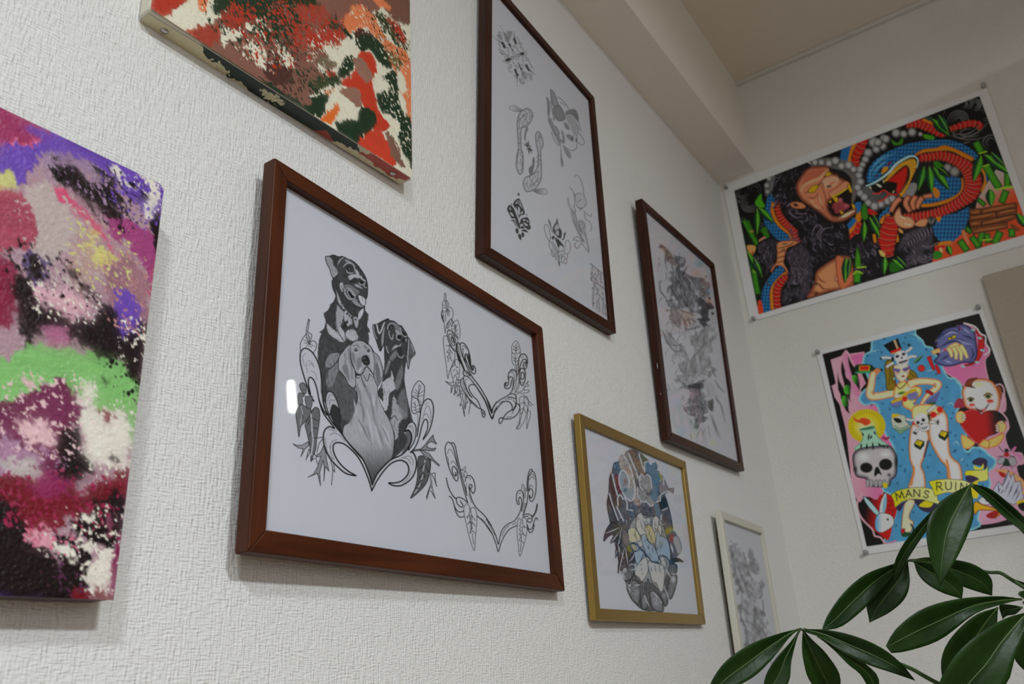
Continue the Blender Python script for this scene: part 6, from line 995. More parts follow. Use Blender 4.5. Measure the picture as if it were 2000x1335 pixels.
    A.blob(545, 360, 112, 92, W_, -20, .12); A.poly([(480, 430), (640, 390), (660, 460), (590, 510), (520, 500)], W_); A.blob(490, 358, 32, 24, 14, -20, .2); A.blob(588, 322, 32, 22, 14, -20, .2); A.blob(560, 380, 16, 18, 24, 0, .3); A.line([(520, 455), (640, 420)], 3, 40); A.lines([[(540, 440), (545, 475)], [(565, 435), (570, 470)], [(590, 428), (596, 462)], [(615, 420), (622, 452)]], 1.2, 60); leafy(A, (740, 460), (880, 340), 30, (60, 130, 110)); A.blob(860, 540, 58, 52, (200, 48, 38), 0, .15, line=(90, 16, 12), lw=1)
    A.blob(480, 1070, 90, 62, (118, 118, 164), -15, .2, line=(60, 56, 100), lw=1); A.blob(720, 955, 92, 72, (118, 118, 164), -15, .2, line=(60, 56, 100), lw=1); band(A, [(400, 1060), (560, 1000), (640, 920), (780, 870)], 6, (184, 160, 40)); A.blob(605, 1012, 44, 44, (190, 36, 30), 0, .2); A.blob(650, 860, 60, 34, 200, -20, .5); A.blob(490, 960, 50, 44, 198, -20, .5); leafy(A, (500, 930), (610, 900), 24, (40, 120, 60)); A.blob(760, 1080, 40, 40, (120, 116, 150), 0, .6)
    A.poly([(930, 1050), (1060, 960), (1150, 890), (1120, 980), (1080, 1060), (980, 1110)], (100, 104, 150)); A.poly([(960, 1070), (1080, 1060), (1060, 1110), (980, 1120)], (40, 100, 60))
    A.Z(1720, 770, 7.026)
    A.poly([(430, 190), (600, 130), (800, 160), (880, 240), (860, 400), (640, 470), (470, 440)], (224, 190, 140), rim=org, rimw=4)
    A.poly([(420, 430), (510, 420), (640, 500), (665, 620), (600, 860), (560, 980), (605, 1100), (600, 1300), (380, 1300), (445, 1060), (400, 900), (385, 700)], (212, 204, 196), rim=(216, 128, 62), rimw=6, line=(110, 70, 50), lw=.9); A.poly([(655, 480), (690, 320), (860, 230), (922, 330), (930, 480), (950, 780), (1000, 880), (1090, 960), (1115, 1180), (930, 1180), (900, 1000), (800, 880), (680, 650)], (212, 204, 196), rim=(216, 128, 62), rimw=7, line=(110, 70, 50), lw=.9); A.line([(650, 640), (600, 850)], 3, (70, 40, 30), soft=.8); A.lines([[(455, 990), (450, 1080), (420, 1240)], [(905, 900), (930, 1000), (950, 1160)]], 4, (214, 130, 70), soft=1.2)
    A.blob(720, 275, 52, 46, (186, 34, 26), 0, .2); A.blob(812, 205, 48, 46, (186, 34, 26), 0, .2); band(A, [(640, 240), (700, 190), (760, 150)], 7, W_, rim=(130, 126, 120), rimw=2); band(A, [(340, 330), (400, 350), (470, 350)], 6, W_, rim=(110, 110, 110), rimw=2); band(A, [(670, 380), (760, 375)], 7, W_, rim=(120, 110, 100), rimw=2); band(A, [(540, 440), (480, 520)], 6, W_, rim=(120, 110, 100), rimw=2); A.blob(785, 380, 22, 45, 40, 0, .5); A.blob(470, 530, 40, 22, 40, 30, .5)
    A.blob(660, 310, 30, 70, 24, 0, .5); A.blob(560, 345, 100, 96, W_, 0, .12); A.poly([(530, 430), (650, 390), (672, 470), (600, 508), (555, 490)], W_, line=90, lw=.8); A.blob(512, 385, 26, 26, 14, 0, .2); A.blob(585, 350, 28, 26, 14, 0, .2); A.blob(563, 402, 14, 16, 26, 0, .3); A.lines([[(550, 455), (600, 470), (650, 430)], [(575, 445), (578, 475)], [(600, 445), (602, 478)], [(622, 435), (626, 465)]], 1.2, 46); A.blob(450, 395, 22, 24, (186, 40, 60), 0, .4)
    for dx, dy in ((0, 0), (335, -125)):
        A.poly([(455 + dx, 680 + dy), (500 + dx, 612 + dy), (600 + dx, 640 + dy), (598 + dx, 700 + dy), (545 + dx, 762 + dy), (465 + dx, 715 + dy)], (18, 54, 28), False); A.poly([(468 + dx, 672 + dy), (505 + dx, 625 + dy), (585 + dx, 645 + dy), (545 + dx, 715 + dy)], (190, 172, 30), False, line=(60, 60, 20), lw=.8); A.blob(515 + dx, 660 + dy, 12, 10, (90, 70, 10), 0, .4)
    A.poly([(140, 345), (168, 262), (335, 285), (350, 370), (425, 440), (270, 545), (165, 450)], (172, 178, 166), False, line=70, lw=1); A.poly([(150, 300), (170, 262), (270, 278), (180, 320)], (188, 168, 40)); A.poly([(175, 325), (260, 330), (290, 380), (220, 385)], 16); A.lines([[(200, 460), (280, 500), (400, 440)], [(190, 430), (280, 465), (400, 415)]], 1.4, (70, 120, 90)); A.poly([(170, 450), (270, 480), (390, 440), (270, 540)], (90, 140, 110), alpha=.7)
    # skull with candle
    A.Z(1630, 780, 7.417)
    A.blob(465, 380, 278, 248, (202, 176, 24), 0, .04); A.blob(455, 400, 200, 180, (224, 214, 150), 0, .85)
    for k in range(40):
        a = k * math.pi / 20; A.line([(465 + 200 * math.cos(a), 380 + 180 * math.sin(a)), (465 + 268 * math.cos(a), 380 + 240 * math.sin(a))], .9, (120, 100, 10), alpha=.7)
    A.poly([(265, 240), (340, 292), (400, 260), (500, 285), (522, 340), (450, 378), (390, 345), (300, 315)], (206, 78, 40), rim=(214, 120, 60), rimw=2)
    A.poly([(365, 430), (480, 395), (575, 385), (610, 480), (650, 560), (760, 640), (850, 740), (300, 740), (390, 600), (400, 500)], (150, 184, 166), rim=(110, 150, 130), rimw=3)
    A.poly([(262, 820), (330, 725), (450, 690), (650, 670), (800, 670), (892, 790), (908, 930), (890, 1100), (825, 1160), (790, 1250), (640, 1265), (480, 1245), (458, 1150), (320, 1112), (280, 990)], (172, 168, 172), rim=(84, 80, 90), rimw=9, line=24, lw=1.2); A.blob(420, 830, 120, 90, (198, 196, 198), 0, .9); A.blob(740, 790, 110, 70, (194, 190, 194), 0, .9); A.blob(890, 900, 30, 120, 40, 0, .7); A.blob(300, 1010, 40, 60, 50, 0, .8)
    for p in ([(400, 480), (415, 520)], [(500, 500), (490, 580)], [(570, 460), (590, 500)], [(470, 640), (465, 710)], [(550, 620), (560, 720)], [(630, 630), (680, 680)], [(690, 650), (730, 700)], [(390, 640), (380, 700)], [(540, 520), (520, 560)], [(780, 680), (760, 700)]): A.line(p, 3.6, (24, 50, 44), taper=(.4, .6))
    A.poly([(365, 430), (480, 395), (575, 385), (560, 420), (460, 440), (380, 445)], (60, 130, 100))
    A.blob(460, 985, 96, 78, (22, 12, 14), 5, .12); A.blob(740, 938, 102, 88, (22, 12, 14), 0, .12); A.poly([(600, 975), (640, 990), (682, 1092), (635, 1070), (582, 1115), (575, 1050)], (20, 14, 16)); A.blob(790, 1090, 40, 36, 70, 0, .8)
    for x in (480, 530, 600, 660, 720): A.poly([(x - 26, 1170), (x + 24, 1165), (x + 20, 1260), (x - 18, 1262)], (156, 154, 158), rim=90, rimw=2)
    A.poly([(700, 1215), (760, 1205), (765, 1270), (710, 1275)], (206, 176, 40)); A.lines([[(700, 550), (750, 570), (780, 550)]], 5, (150, 60, 90))
    # rabbit in front of a heart
    A.Z(1650, 930, 8.9)
    A.poly([(240, 530), (310, 390), (420, 352), (550, 410), (620, 320), (760, 305), (865, 400), (905, 590), (840, 800), (760, 1100), (600, 1000), (400, 850), (260, 660)], (176, 30, 26), grad=(640, 600, 330, 560, (16, 8, 10)))
    A.lines([[(640, 420), (700, 430), (840, 420)], [(720, 500), (860, 500)], [(740, 580), (880, 590)], [(720, 340), (730, 420)], [(800, 430), (810, 500)], [(770, 510), (775, 590)], [(830, 600), (830, 680)]], 1, (90, 10, 10)); A.line([(310, 300), (220, 450), (240, 620), (330, 770), (480, 920), (520, 1030), (620, 1060), (700, 1170)], 3.4, (188, 154, 164)); A.line([(690, 1165), (800, 1150), (890, 1110)], 3, (190, 120, 150))
    A.poly([(320, 345), (420, 410), (560, 570), (600, 640), (545, 665), (440, 560), (360, 450)], (162, 190, 204), line=50, lw=1, rim=(110, 160, 190), rimw=2); A.poly([(705, 280), (732, 400), (705, 600), (650, 660), (600, 640), (622, 450)], (186, 190, 190), line=50, lw=1); A.poly([(705, 330), (720, 420), (690, 600), (655, 640), (670, 450)], (120, 168, 196))
    A.poly([(522, 860), (545, 700), (610, 640), (720, 640), (820, 690), (858, 790), (820, 870), (720, 940), (640, 972), (560, 950)], (204, 206, 202), line=60, lw=1, grad=(660, 800, 540, 800, (106, 160, 194))); A.blob(746, 746, 20, 22, 12, 0, .2)
    A.poly([(1060, 415), (1225, 425), (1130, 650), (1135, 740), (1195, 790), (1150, 960), (1030, 1010), (985, 930), (990, 800), (1005, 650)], (214, 190, 168), rim=(214, 130, 70), rimw=3, line=60, lw=.8); A.poly([(972, 930), (1040, 900), (1060, 965), (1145, 970), (1120, 1035), (1000, 1042)], (36, 84, 48)); A.poly([(975, 930), (1035, 905), (1040, 960), (1000, 990)], (170, 36, 34)); A.line([(1150, 830), (1200, 920), (1180, 960)], 3, 16)
    # banner
    A.Z(0, 0, 1)
    A.poly([(1750, 990), (1768, 978), (1778, 972), (1765, 985), (1758, 998)], (64, 48, 84)); A.poly([(1786, 976), (1800, 972), (1830, 985), (1818, 1000), (1800, 996), (1790, 985)], (60, 46, 80)); A.poly([(1795, 988), (1806, 978), (1822, 980), (1816, 990)], (200, 180, 30))
    A.poly([(1740, 966), (1751, 958), (1768, 953.6), (1784, 951.5), (1800, 951), (1815, 953), (1828, 957), (1832, 976), (1844, 986), (1822, 981), (1802, 975), (1779, 973.8), (1762, 979), (1748, 991), (1746, 978)], (204, 186, 30), False, grad=(1755, 965, 1785, 962, (196, 192, 130)), line=(90, 80, 20), lw=1)
    A.poly([(1814, 940), (1832, 936), (1852, 935), (1880, 937), (1902, 944), (1912, 950), (1908, 975), (1896, 970), (1880, 964), (1850, 961), (1826, 968), (1822, 955)], (204, 186, 34), False, grad=(1825, 950, 1855, 948, (198, 194, 140)), line=(90, 80, 20), lw=1)
    ink = (44, 42, 40)
    def letter(strokes, x, y, s, r=0.0):
        c, q = math.cos(r), math.sin(r)
        for st in strokes: A.line([(x + s * (u * c - v * q), y + s * (u * q + v * c)) for u, v in st], 2.1, ink, smoothed=len(st) > 3)
    LM = [[(0, 1), (.08, 0)], [(.08, 0), (.5, .75)], [(.5, .75), (.92, 0)], [(.92, 0), (1, 1)]]; LA = [[(0, 1), (.42, 0)], [(.42, 0), (.85, 1)], [(.18, .62), (.68, .62)]]; LN = [[(0, 1), (0, 0)], [(0, 0), (.8, 1)], [(.8, 1), (.8, 0)]]; LS = [[(.65, .15), (.4, 0), (.1, .12), (.12, .38), (.5, .55), (.66, .78), (.4, 1), (.02, .88)]]
    LR = [[(0, 1), (0, 0)], [(0, 0), (.5, .02), (.62, .25), (.5, .48), (0, .5)], [(.25, .5), (.75, 1)]]; LU = [[(0, 0), (0, .65), (.15, .95), (.4, 1), (.65, .92), (.75, .6), (.75, 0)]]; LI = [[(0, 0), (0, 1)]]
    letter(LM, 1748, 963, 14.5, -.3); letter(LA, 1768, 957, 14, -.1); letter(LN, 1785, 955.5, 14, 0); letter(LS, 1806, 957, 14, .22)
    letter(LR, 1829, 942, 15, -.05); letter(LU, 1847, 941, 14.5, 0); letter(LI, 1867, 942, 14, .05); letter(LN, 1877, 943, 14, .1)
    # bulldog, hand and red boots
    A.Z(1800, 620, 9.536)
    band(A, [(1000, 230), (1090, 330), (1110, 500), (1060, 720), (960, 850), (800, 890)], [5, 9, 13, 10, 5, 4], (182, 38, 28), rim=(110, 14, 14), rimw=3); band(A, [(780, 100), (930, 140), (1020, 190), (1100, 300), (1190, 350), (1200, 480), (1270, 610), (1170, 700)], 3, (196, 190, 192))
    A.poly([(245, 430), (330, 330), (420, 225), (560, 175), (680, 155), (720, 125), (850, 150), (980, 260), (1012, 420), (1032, 600), (1022, 740), (940, 842), (780, 835), (600, 892), (440, 905), (320, 865), (232, 815), (300, 720), (330, 600), (250, 545)], (104, 108, 152), rim=(58, 62, 104), rimw=5, line=(24, 26, 50), lw=1.2)
    A.lines([[(300, 400), (420, 300), (560, 240), (680, 265)], [(650, 385), (780, 440), (880, 525)], [(320, 570), (480, 470), (640, 435), (740, 480)], [(360, 790), (520, 690)], [(930, 560), (965, 690), (900, 800)], [(760, 330), (900, 370), (980, 430)], [(260, 430), (310, 500)], [(820, 570), (850, 760)], [(690, 170), (700, 260)]], 3, (40, 44, 86), taper=(.3, .3), soft=.5); A.lines([[(430, 330), (560, 270), (660, 290)], [(680, 410), (820, 480), (930, 500)], [(430, 800), (560, 840)], [(330, 660), (460, 560)], [(780, 200), (900, 290)]], 4, (146, 150, 186), taper=(.3, .3), soft=1)
    A.poly([(485, 395), (560, 345), (640, 325), (620, 382), (520, 412)], (190, 172, 30), line=20, lw=1); A.blob(560, 375, 24, 22, 20, 0, .4); A.blob(265, 510, 26, 60, 20, 0, .5); A.blob(715, 200, 20, 34, (150, 40, 90), 0, .5); A.blob(270, 430, 30, 18, (120, 100, 40), 0, .5)
    for x, y in ((1085, 380), (1130, 608), (1030, 830), (770, 905), (960, 230)): A.blob(x, y, 50, 26, (140, 186, 204), 15, .4)
    A.poly([(460, 560), (560, 490), (650, 460), (760, 530), (740, 610), (540, 640)], (216, 186, 140), rim=(180, 130, 80), rimw=3)
    for p in ([(490, 560), (540, 640), (565, 740)], [(580, 540), (640, 650), (640, 780)], [(660, 520), (730, 640), (735, 800)], [(720, 510), (800, 630), (855, 760)]): band(A, p, [9, 9, 6], (220, 190, 142), rim=(170, 120, 70), rimw=2.2)
    band(A, [(190, 660), (260, 630), (350, 600)], 9, (214, 170, 120), rim=(160, 100, 60), rimw=2); band(A, [(130, 720), (180, 850), (235, 985)], [9, 8, 5], (180, 36, 36), rim=(110, 14, 18), rimw=2); band(A, [(265, 870), (300, 960), (335, 1050)], [6, 8, 7], (180, 36, 36), rim=(110, 14, 18), rimw=2); A.blob(430, 600, 34, 30, (190, 70, 50), 0, .6)
    # baby holding a heart
    A.Z(1840, 730, 7.853)
    A.poly([(790, 260), (870, 185), (915, 260), (895, 390), (830, 370)], (150, 92, 44), line=(70, 36, 16), lw=1); A.poly([(240, 375), (330, 400), (350, 500), (280, 520), (180, 512)], (150, 60, 80)); A.poly([(305, 270), (350, 170), (450, 95), (600, 68), (760, 108), (850, 230), (892, 400), (850, 560), (700, 600), (500, 560), (365, 510), (320, 380)], (220, 206, 196), rim=(206, 118, 56), rimw=8, line=(120, 60, 30), lw=1)
    A.poly([(350, 175), (400, 80), (545, 55), (480, 115), (460, 175), (515, 215), (400, 200)], (128, 62, 24), rim=(80, 36, 12), rimw=3); A.blob(560, 160, 110, 60, (222, 190, 130), 0, .9, .7); A.blob(600, 280, 90, 130, (204, 206, 212), 0, .9)
    A.blob(440, 390, 70, 50, (216, 170, 120), 0, .6); A.blob(440, 400, 42, 34, (44, 84, 44), 0, .4); A.blob(440, 392, 20, 20, 14, 0, .3); A.blob(705, 330, 80, 70, (216, 170, 120), 0, .6); A.blob(705, 345, 50, 38, (44, 84, 44), 0, .4); A.blob(702, 335, 22, 22, 14, 0, .3); A.lines([[(390, 380), (440, 360), (490, 385)], [(640, 330), (700, 295), (770, 320)]], 2, 30); A.blob(460, 472, 58, 28, (206, 72, 66), 0, .4); A.blob(738, 415, 66, 34, (206, 72, 66), 0, .4); A.line([(508, 515), (580, 562), (660, 535), (718, 455)], 3.4, 24, taper=(.4, .4)); A.blob(640, 545, 45, 20, (206, 110, 130), -15, .3)
    A.poly([(600, 620), (550, 565), (440, 543), (330, 580), (278, 680), (290, 790), (380, 920), (540, 1075), (700, 960), (850, 900), (950, 780), (955, 680), (880, 590), (760, 558), (660, 580)], (166, 24, 24), grad=(640, 720, 860, 700, (24, 12, 14)), line=(60, 8, 10), lw=1.2); A.line([(300, 800), (420, 960), (530, 1060)], 1.6, (206, 110, 130)); A.line([(320, 600), (440, 553), (540, 570)], 1.6, (196, 70, 80))
    for x, y in ((285, 660), (905, 810)): A.blob(x, y, 78, 92, (222, 176, 120), 0, .1, line=(190, 100, 46), lw=1.4)
    for x, y in ((330, 635), (340, 665), (325, 700), (845, 790), (850, 830), (850, 870), (915, 735)): A.blob(x, y, 32, 16, (206, 200, 190), 10, .4, line=(120, 80, 60), lw=.8)
    A.poly([(300, 925), (420, 985), (505, 1060), (420, 1145), (330, 1135), (295, 1040)], (226, 172, 106), rim=(206, 112, 50), rimw=3); A.poly([(565, 1085), (640, 1000), (720, 1000), (930, 905), (945, 980), (860, 1095), (700, 1145), (620, 1125)], (226, 172, 106), rim=(206, 112, 50), rimw=4); A.lines([[(700, 1020), (730, 1060), (710, 1130)]], 1.4, (150, 76, 30)); A.blob(525, 1100, 26, 24, (60, 40, 80), 0, .5)
    # ribbon end, fly, eagle
    A.Z(1840, 870, 7.026)
    A.poly([(425, 250), (430, 205), (520, 165), (615, 205), (605, 310), (560, 300), (520, 270)], (64, 48, 82), line=20, lw=1); A.poly([(435, 270), (520, 300), (565, 245), (560, 320), (450, 325)], (206, 190, 70)); A.poly([(315, 375), (350, 340), (580, 330), (618, 275), (632, 440), (612, 478), (490, 490), (500, 450), (400, 410), (320, 405)], (204, 184, 40), grad=(360, 380, 520, 380, (200, 190, 110)), line=(90, 80, 20), lw=1); A.poly([(320, 425), (420, 415), (500, 460), (430, 510), (350, 500)], (62, 48, 84)); A.poly([(430, 500), (500, 470), (480, 560), (500, 700), (390, 690), (360, 560)], (200, 176, 36))
    A.poly([(715, 345), (850, 318), (1000, 380), (1124, 480), (1160, 620), (1060, 540), (960, 420), (840, 370)], (210, 156, 116), rim=(190, 110, 70), rimw=2); A.poly([(780, 350), (870, 390), (850, 440), (790, 400)], (160, 24, 30))
    A.poly([(690, 630), (770, 490), (820, 545), (912, 335), (940, 445), (985, 375), (1000, 500), (1075, 485), (1090, 570), (1120, 720), (980, 810), (880, 770), (760, 690)], (172, 174, 186), False, line=(40, 44, 80), lw=1); A.lines([[(770, 520), (780, 640)], [(830, 560), (880, 440), (905, 370)], [(860, 640), (930, 470)], [(900, 700), (980, 500)], [(960, 730), (1060, 520)], [(1000, 760), (1080, 600)], [(800, 660), (850, 600)], [(760, 640), (800, 590)], [(930, 640), (960, 560)], [(1010, 660), (1040, 600)]], 1.8, (66, 72, 110), taper=(.3, .3))
    A.poly([(500, 755), (560, 700), (660, 690), (720, 740), (640, 800), (560, 805)], (182, 184, 190), line=50, lw=1); A.blob(620, 750, 30, 16, 24, -15, .4); A.poly([(660, 800), (760, 780), (880, 860), (760, 870)], (66, 70, 104)); A.poly([(425, 830), (465, 762), (540, 800), (640, 830), (760, 868), (850, 890), (720, 1000), (770, 905), (600, 885), (500, 890), (450, 945)], (206, 158, 24), rim=(170, 100, 14), rimw=3, line=(90, 50, 10), lw=1); A.poly([(600, 960), (700, 900), (790, 905), (700, 1000)], (150, 28, 32)); A.poly([(1020, 770), (1124, 740), (1160, 820), (1060, 830)], (206, 170, 30)); A.poly([(1080, 640), (1160, 620), (1160, 660)], (206, 170, 30)); A.poly([(1040, 810), (1130, 780), (1160, 900), (1080, 880)], 20)
    A.poly([(830, 265), (880, 165), (935, 268), (880, 280)], (16, 62, 50)); A.blob(810, 205, 62, 42, (150, 156, 160), -35, .3, line=50, lw=1); A.blob(968, 215, 50, 70, (150, 156, 160), -25, .3, line=50, lw=1); A.blob(885, 120, 44, 40, (160, 30, 26), 0, .3); A.blob(885, 65, 34, 32, 14, 0, .3); A.lines([[(850, 90), (800, 40), (780, 10)], [(920, 80), (970, 30)], [(840, 140), (760, 150)], [(930, 140), (1000, 150)], [(850, 260), (800, 310)], [(920, 270), (970, 310)]], 1.3, 16); A.lines([[(960, 60), (1010, 20), (980, 100), (1080, 150), (1060, 180)]], 3, (186, 120, 160))
    A.Z(1840, 730, 7.853); A.lines([[(830, 170), (900, 160), (950, 240), (945, 400), (890, 520), (900, 570), (990, 680), (1015, 800), (960, 900)]], 3, (190, 160, 172), soft=.4)
    return A
#--BUILD
def poster(name, label, paper_px, art, x, pins, what, tone):
    n = np.array([-1.0, 0, 0]); q = [on_plane(px, py, (x, 0, 0), n) for px, py in paper_px]
    c = sum(q) / 4; root = tag(empty(name, (XB, c[1], min(p[2] for p in q))), label, 'poster')
    bm = bmesh.new(); hexa(bm, q + [p + np.array([.0004, 0, 0]) for p in q]); fix(bm); sh = from_bm('paper_sheet', bm, MAT['poster_paper'], root)
    art().tone(tone).mesh('printed_picture', (x - .0002, 0, 0), n, MAT['print'], sh)
    for px, py, where in pins:
        p = on_plane(px, py, (x, 0, 0), n); pr = tag(empty('push_pin', p), 'small clear push pin at the %s corner of the %s poster' % (where, what), 'push pin', 'push pins holding the posters')
        bm = bmesh.new(); lathe(bm, [(.0048, .0002), (.0048, .0022), (.0026, .0030), (.0022, .0075), (.0034, .0088), (.0046, .0092), (.0046, .0108), (.002, .0112)], 16); fix(bm)
        mw = Matrix.Translation(Vector(p)) @ Matrix.Rotation(-math.pi / 2, 4, 'Y')
        from_bm('grip', bm, MAT['pin_plastic'], pr, mw, True)
        bm = bmesh.new(); lathe(bm, [(.0006, -.006), (.0006, .0002)], 8); fix(bm); from_bm('needle', bm, MAT['steel'], pr, mw)
    return root
poster('poster', 'wide poster of a roaring ape fighting a snake, pinned high on the wall', [(1412, 362), (1928, 171), (2030, 470), (1465, 628)], art_ape, XB - .002, [(1419, 367, 'upper left'), (1921, 169, 'upper right'), (1473, 623, 'lower left')], 'ape', 1.38)
poster('poster', 'upright tattoo poster of a dancer, skulls and a baby, behind the plant', [(1594, 686), (1916, 597), (2066, 1025), (1688, 1083)], art_flashposter, XB - .002, [(1598, 688, 'upper left'), (1911, 601, 'upper right'), (1692, 1078, 'lower left')], 'dancer', 1.3)
# ------------------------------------------------------------------ abstract paintings on stretched canvas
class Canvas(Art):
    """art in the plane of a picture; unit .55 mm, points still given in photograph pixels"""
    U = .00055
    def __init__(s, p0, n, org, ux, wid, hgt, res=1.35):
        s.pl = (np.asarray(p0), np.asarray(n)); s.org = np.asarray(org); s.ux = np.asarray(ux); s.uz = np.cross(s.ux, np.asarray(n)); s.uz = s.uz if s.uz[2] > 0 else -s.uz
        Art.__init__(s, 0, 0, wid / s.U, hgt / s.U, res, (200, 200, 197), (.80, .80, .785))
        s.W, s.H = wid, hgt
    def P(s, pts):
        q = np.asarray(pts, float) / s.k + (s.ox, s.oy); out = []
        for px, py in q:
            w_ = on_plane(px, py, *s.pl) - s.org; out.append((np.dot(w_, s.ux) / s.U, (s.H - np.dot(w_, s.uz)) / s.U))
        return np.array(out)
    def dab(s, pts, col, rough=16, size=9, dry=0.0, streak=.1, ang=45, alpha=1.0):
        P = spline(s.P(pts), True, 4); v = s.win(P, rough)
        if v is None: return
        ys, xs, X, Y = v; ca, sa = math.cos(math.radians(ang)), math.sin(math.radians(ang)); u = X * ca + Y * sa; w_ = -X * sa + Y * ca
        d = s.sd(P, X, Y) + (fbm(X / size + len(pts), Y / size, 4) - .5) * rough + (fbm(X / 3.2 + 5, Y / 3.2, 3) - .5) * 5
        cov = smooth(-.8, .8, d)
        if dry: cov = cov * smooth(dry - .06, dry + .06, fbm(u / 10 + pts[0][0], w_ / 4.4, 4) + np.clip(d / 90, 0, .25))
        C = s.col(col) * (1 + streak * 2 * (fbm(u / 40, w_ / 4, 3) - .5))[..., None]
        s.put((ys, xs), cov * alpha, np.clip(C, .004, 1))
    def smear(s, ang, amp, fine=2.6, along=70, seed=0, where=None):
        """pull the wet paint along a direction in thin uneven streaks"""
        yy, xx = np.mgrid[0:s.h, 0:s.w].astype(float); ca, sa = math.cos(math.radians(ang)), math.sin(math.radians(ang))
        u = (xx * ca + yy * sa) * s.res; v = (-xx * sa + yy * ca) * s.res
        d = (fbm(u / along + seed, v / fine + 3 * seed, 3) - .5) * 2 * amp
        if where is not None: d = d * smooth(where - .08, where + .08, fbm(xx / 40 + seed * 7, yy / 40, 2))
        x = np.clip(xx + d * ca / s.res, 0, s.w - 1.01); y = np.clip(yy + d * sa / s.res, 0, s.h - 1.01); i, j = x.astype(int), y.astype(int); fx, fy = (x - i)[..., None], (y - j)[..., None]
        c = s.c; s.c = (c[j, i] * (1 - fx) + c[j, i + 1] * fx) * (1 - fy) + (c[j + 1, i] * (1 - fx) + c[j + 1, i + 1] * fx) * fy
    def specks(s, pts, col, thr=.62, size=4.0, ang=40, stretch=1.6):
        """broken dry-brush marks inside an area"""
        P = spline(s.P(pts), True, 4); v = s.win(P, 4)
        if v is None: return
        ys, xs, X, Y = v; ca, sa = math.cos(math.radians(ang)), math.sin(math.radians(ang)); u = X * ca + Y * sa; w_ = -X * sa + Y * ca
        d = s.sd(P, X, Y); f = fbm(u / (size * stretch) + pts[0][0], w_ / size, 3)
        s.put((ys, xs), smooth(thr - .04, thr + .04, f + np.clip(d / 60, -.3, .04)), s.col(col))
    def wet(s, amount, r=4):
        """wet-in-wet blending"""
        b = s.c.copy()
        for k in range(2):
            for ax in (0, 1):
                b = sum(np.roll(b, d, ax) for d in range(-r, r + 1)) / (2 * r + 1)
        yy, xx = np.mgrid[0:s.h, 0:s.w]; m = amount * smooth(.35, .6, fbm(xx / 30.0, yy / 30.0, 2))
        s.c = s.c + (b - s.c) * m[..., None]
    def face(s, name, mat, parent, relief=.0006):
        yy, xx = np.mgrid[0:s.h, 0:s.w]; U = xx / (s.w - 1) * s.W; V = s.H - yy / (s.h - 1) * s.H
        n = s.pl[1]; lum = s.c.mean(2); bumpy = (fbm(xx / 5.0, yy / 2.2, 3) - .5) * relief + (lum < .3) * relief * .5
        edge = np.minimum(np.minimum(xx, s.w - 1 - xx), np.minimum(yy, s.h - 1 - yy)); bumpy = bumpy * np.clip(edge / 4, 0, 1) + .0003
        V3 = s.org + U[..., None] * s.ux + V[..., None] * s.uz + n * bumpy[..., None]
        idx = np.arange(s.h * s.w).reshape(s.h, s.w); F = np.stack([idx[:-1, :-1], idx[1:, :-1], idx[1:, 1:], idx[:-1, 1:]], -1).reshape(-1, 4)
        me = bpy.data.meshes.new(name); me.vertices.add(s.h * s.w); me.vertices.foreach_set('co', V3.astype(np.float32).ravel())
        me.loops.add(F.size); me.loops.foreach_set('vertex_index', F.astype(np.int32).ravel()); me.polygons.add(len(F)); me.polygons.foreach_set('loop_start', np.arange(0, F.size, 4, dtype=np.int32)); me.update(calc_edges=True)
        C = np.ones((s.h * s.w, 4), np.float32); C[:, :3] = s.c.reshape(-1, 3); me.color_attributes.new('ink', 'FLOAT_COLOR', 'POINT').data.foreach_set('color', C.ravel())
        return link(name, me, mat, parent, smooth=True)
IV, RED, PCH, ORG, GRN, MAU, BRN = (206, 201, 182), (166, 56, 38), (206, 122, 80), (214, 104, 38), (28, 54, 34), (128, 90, 78), (78, 50, 42)
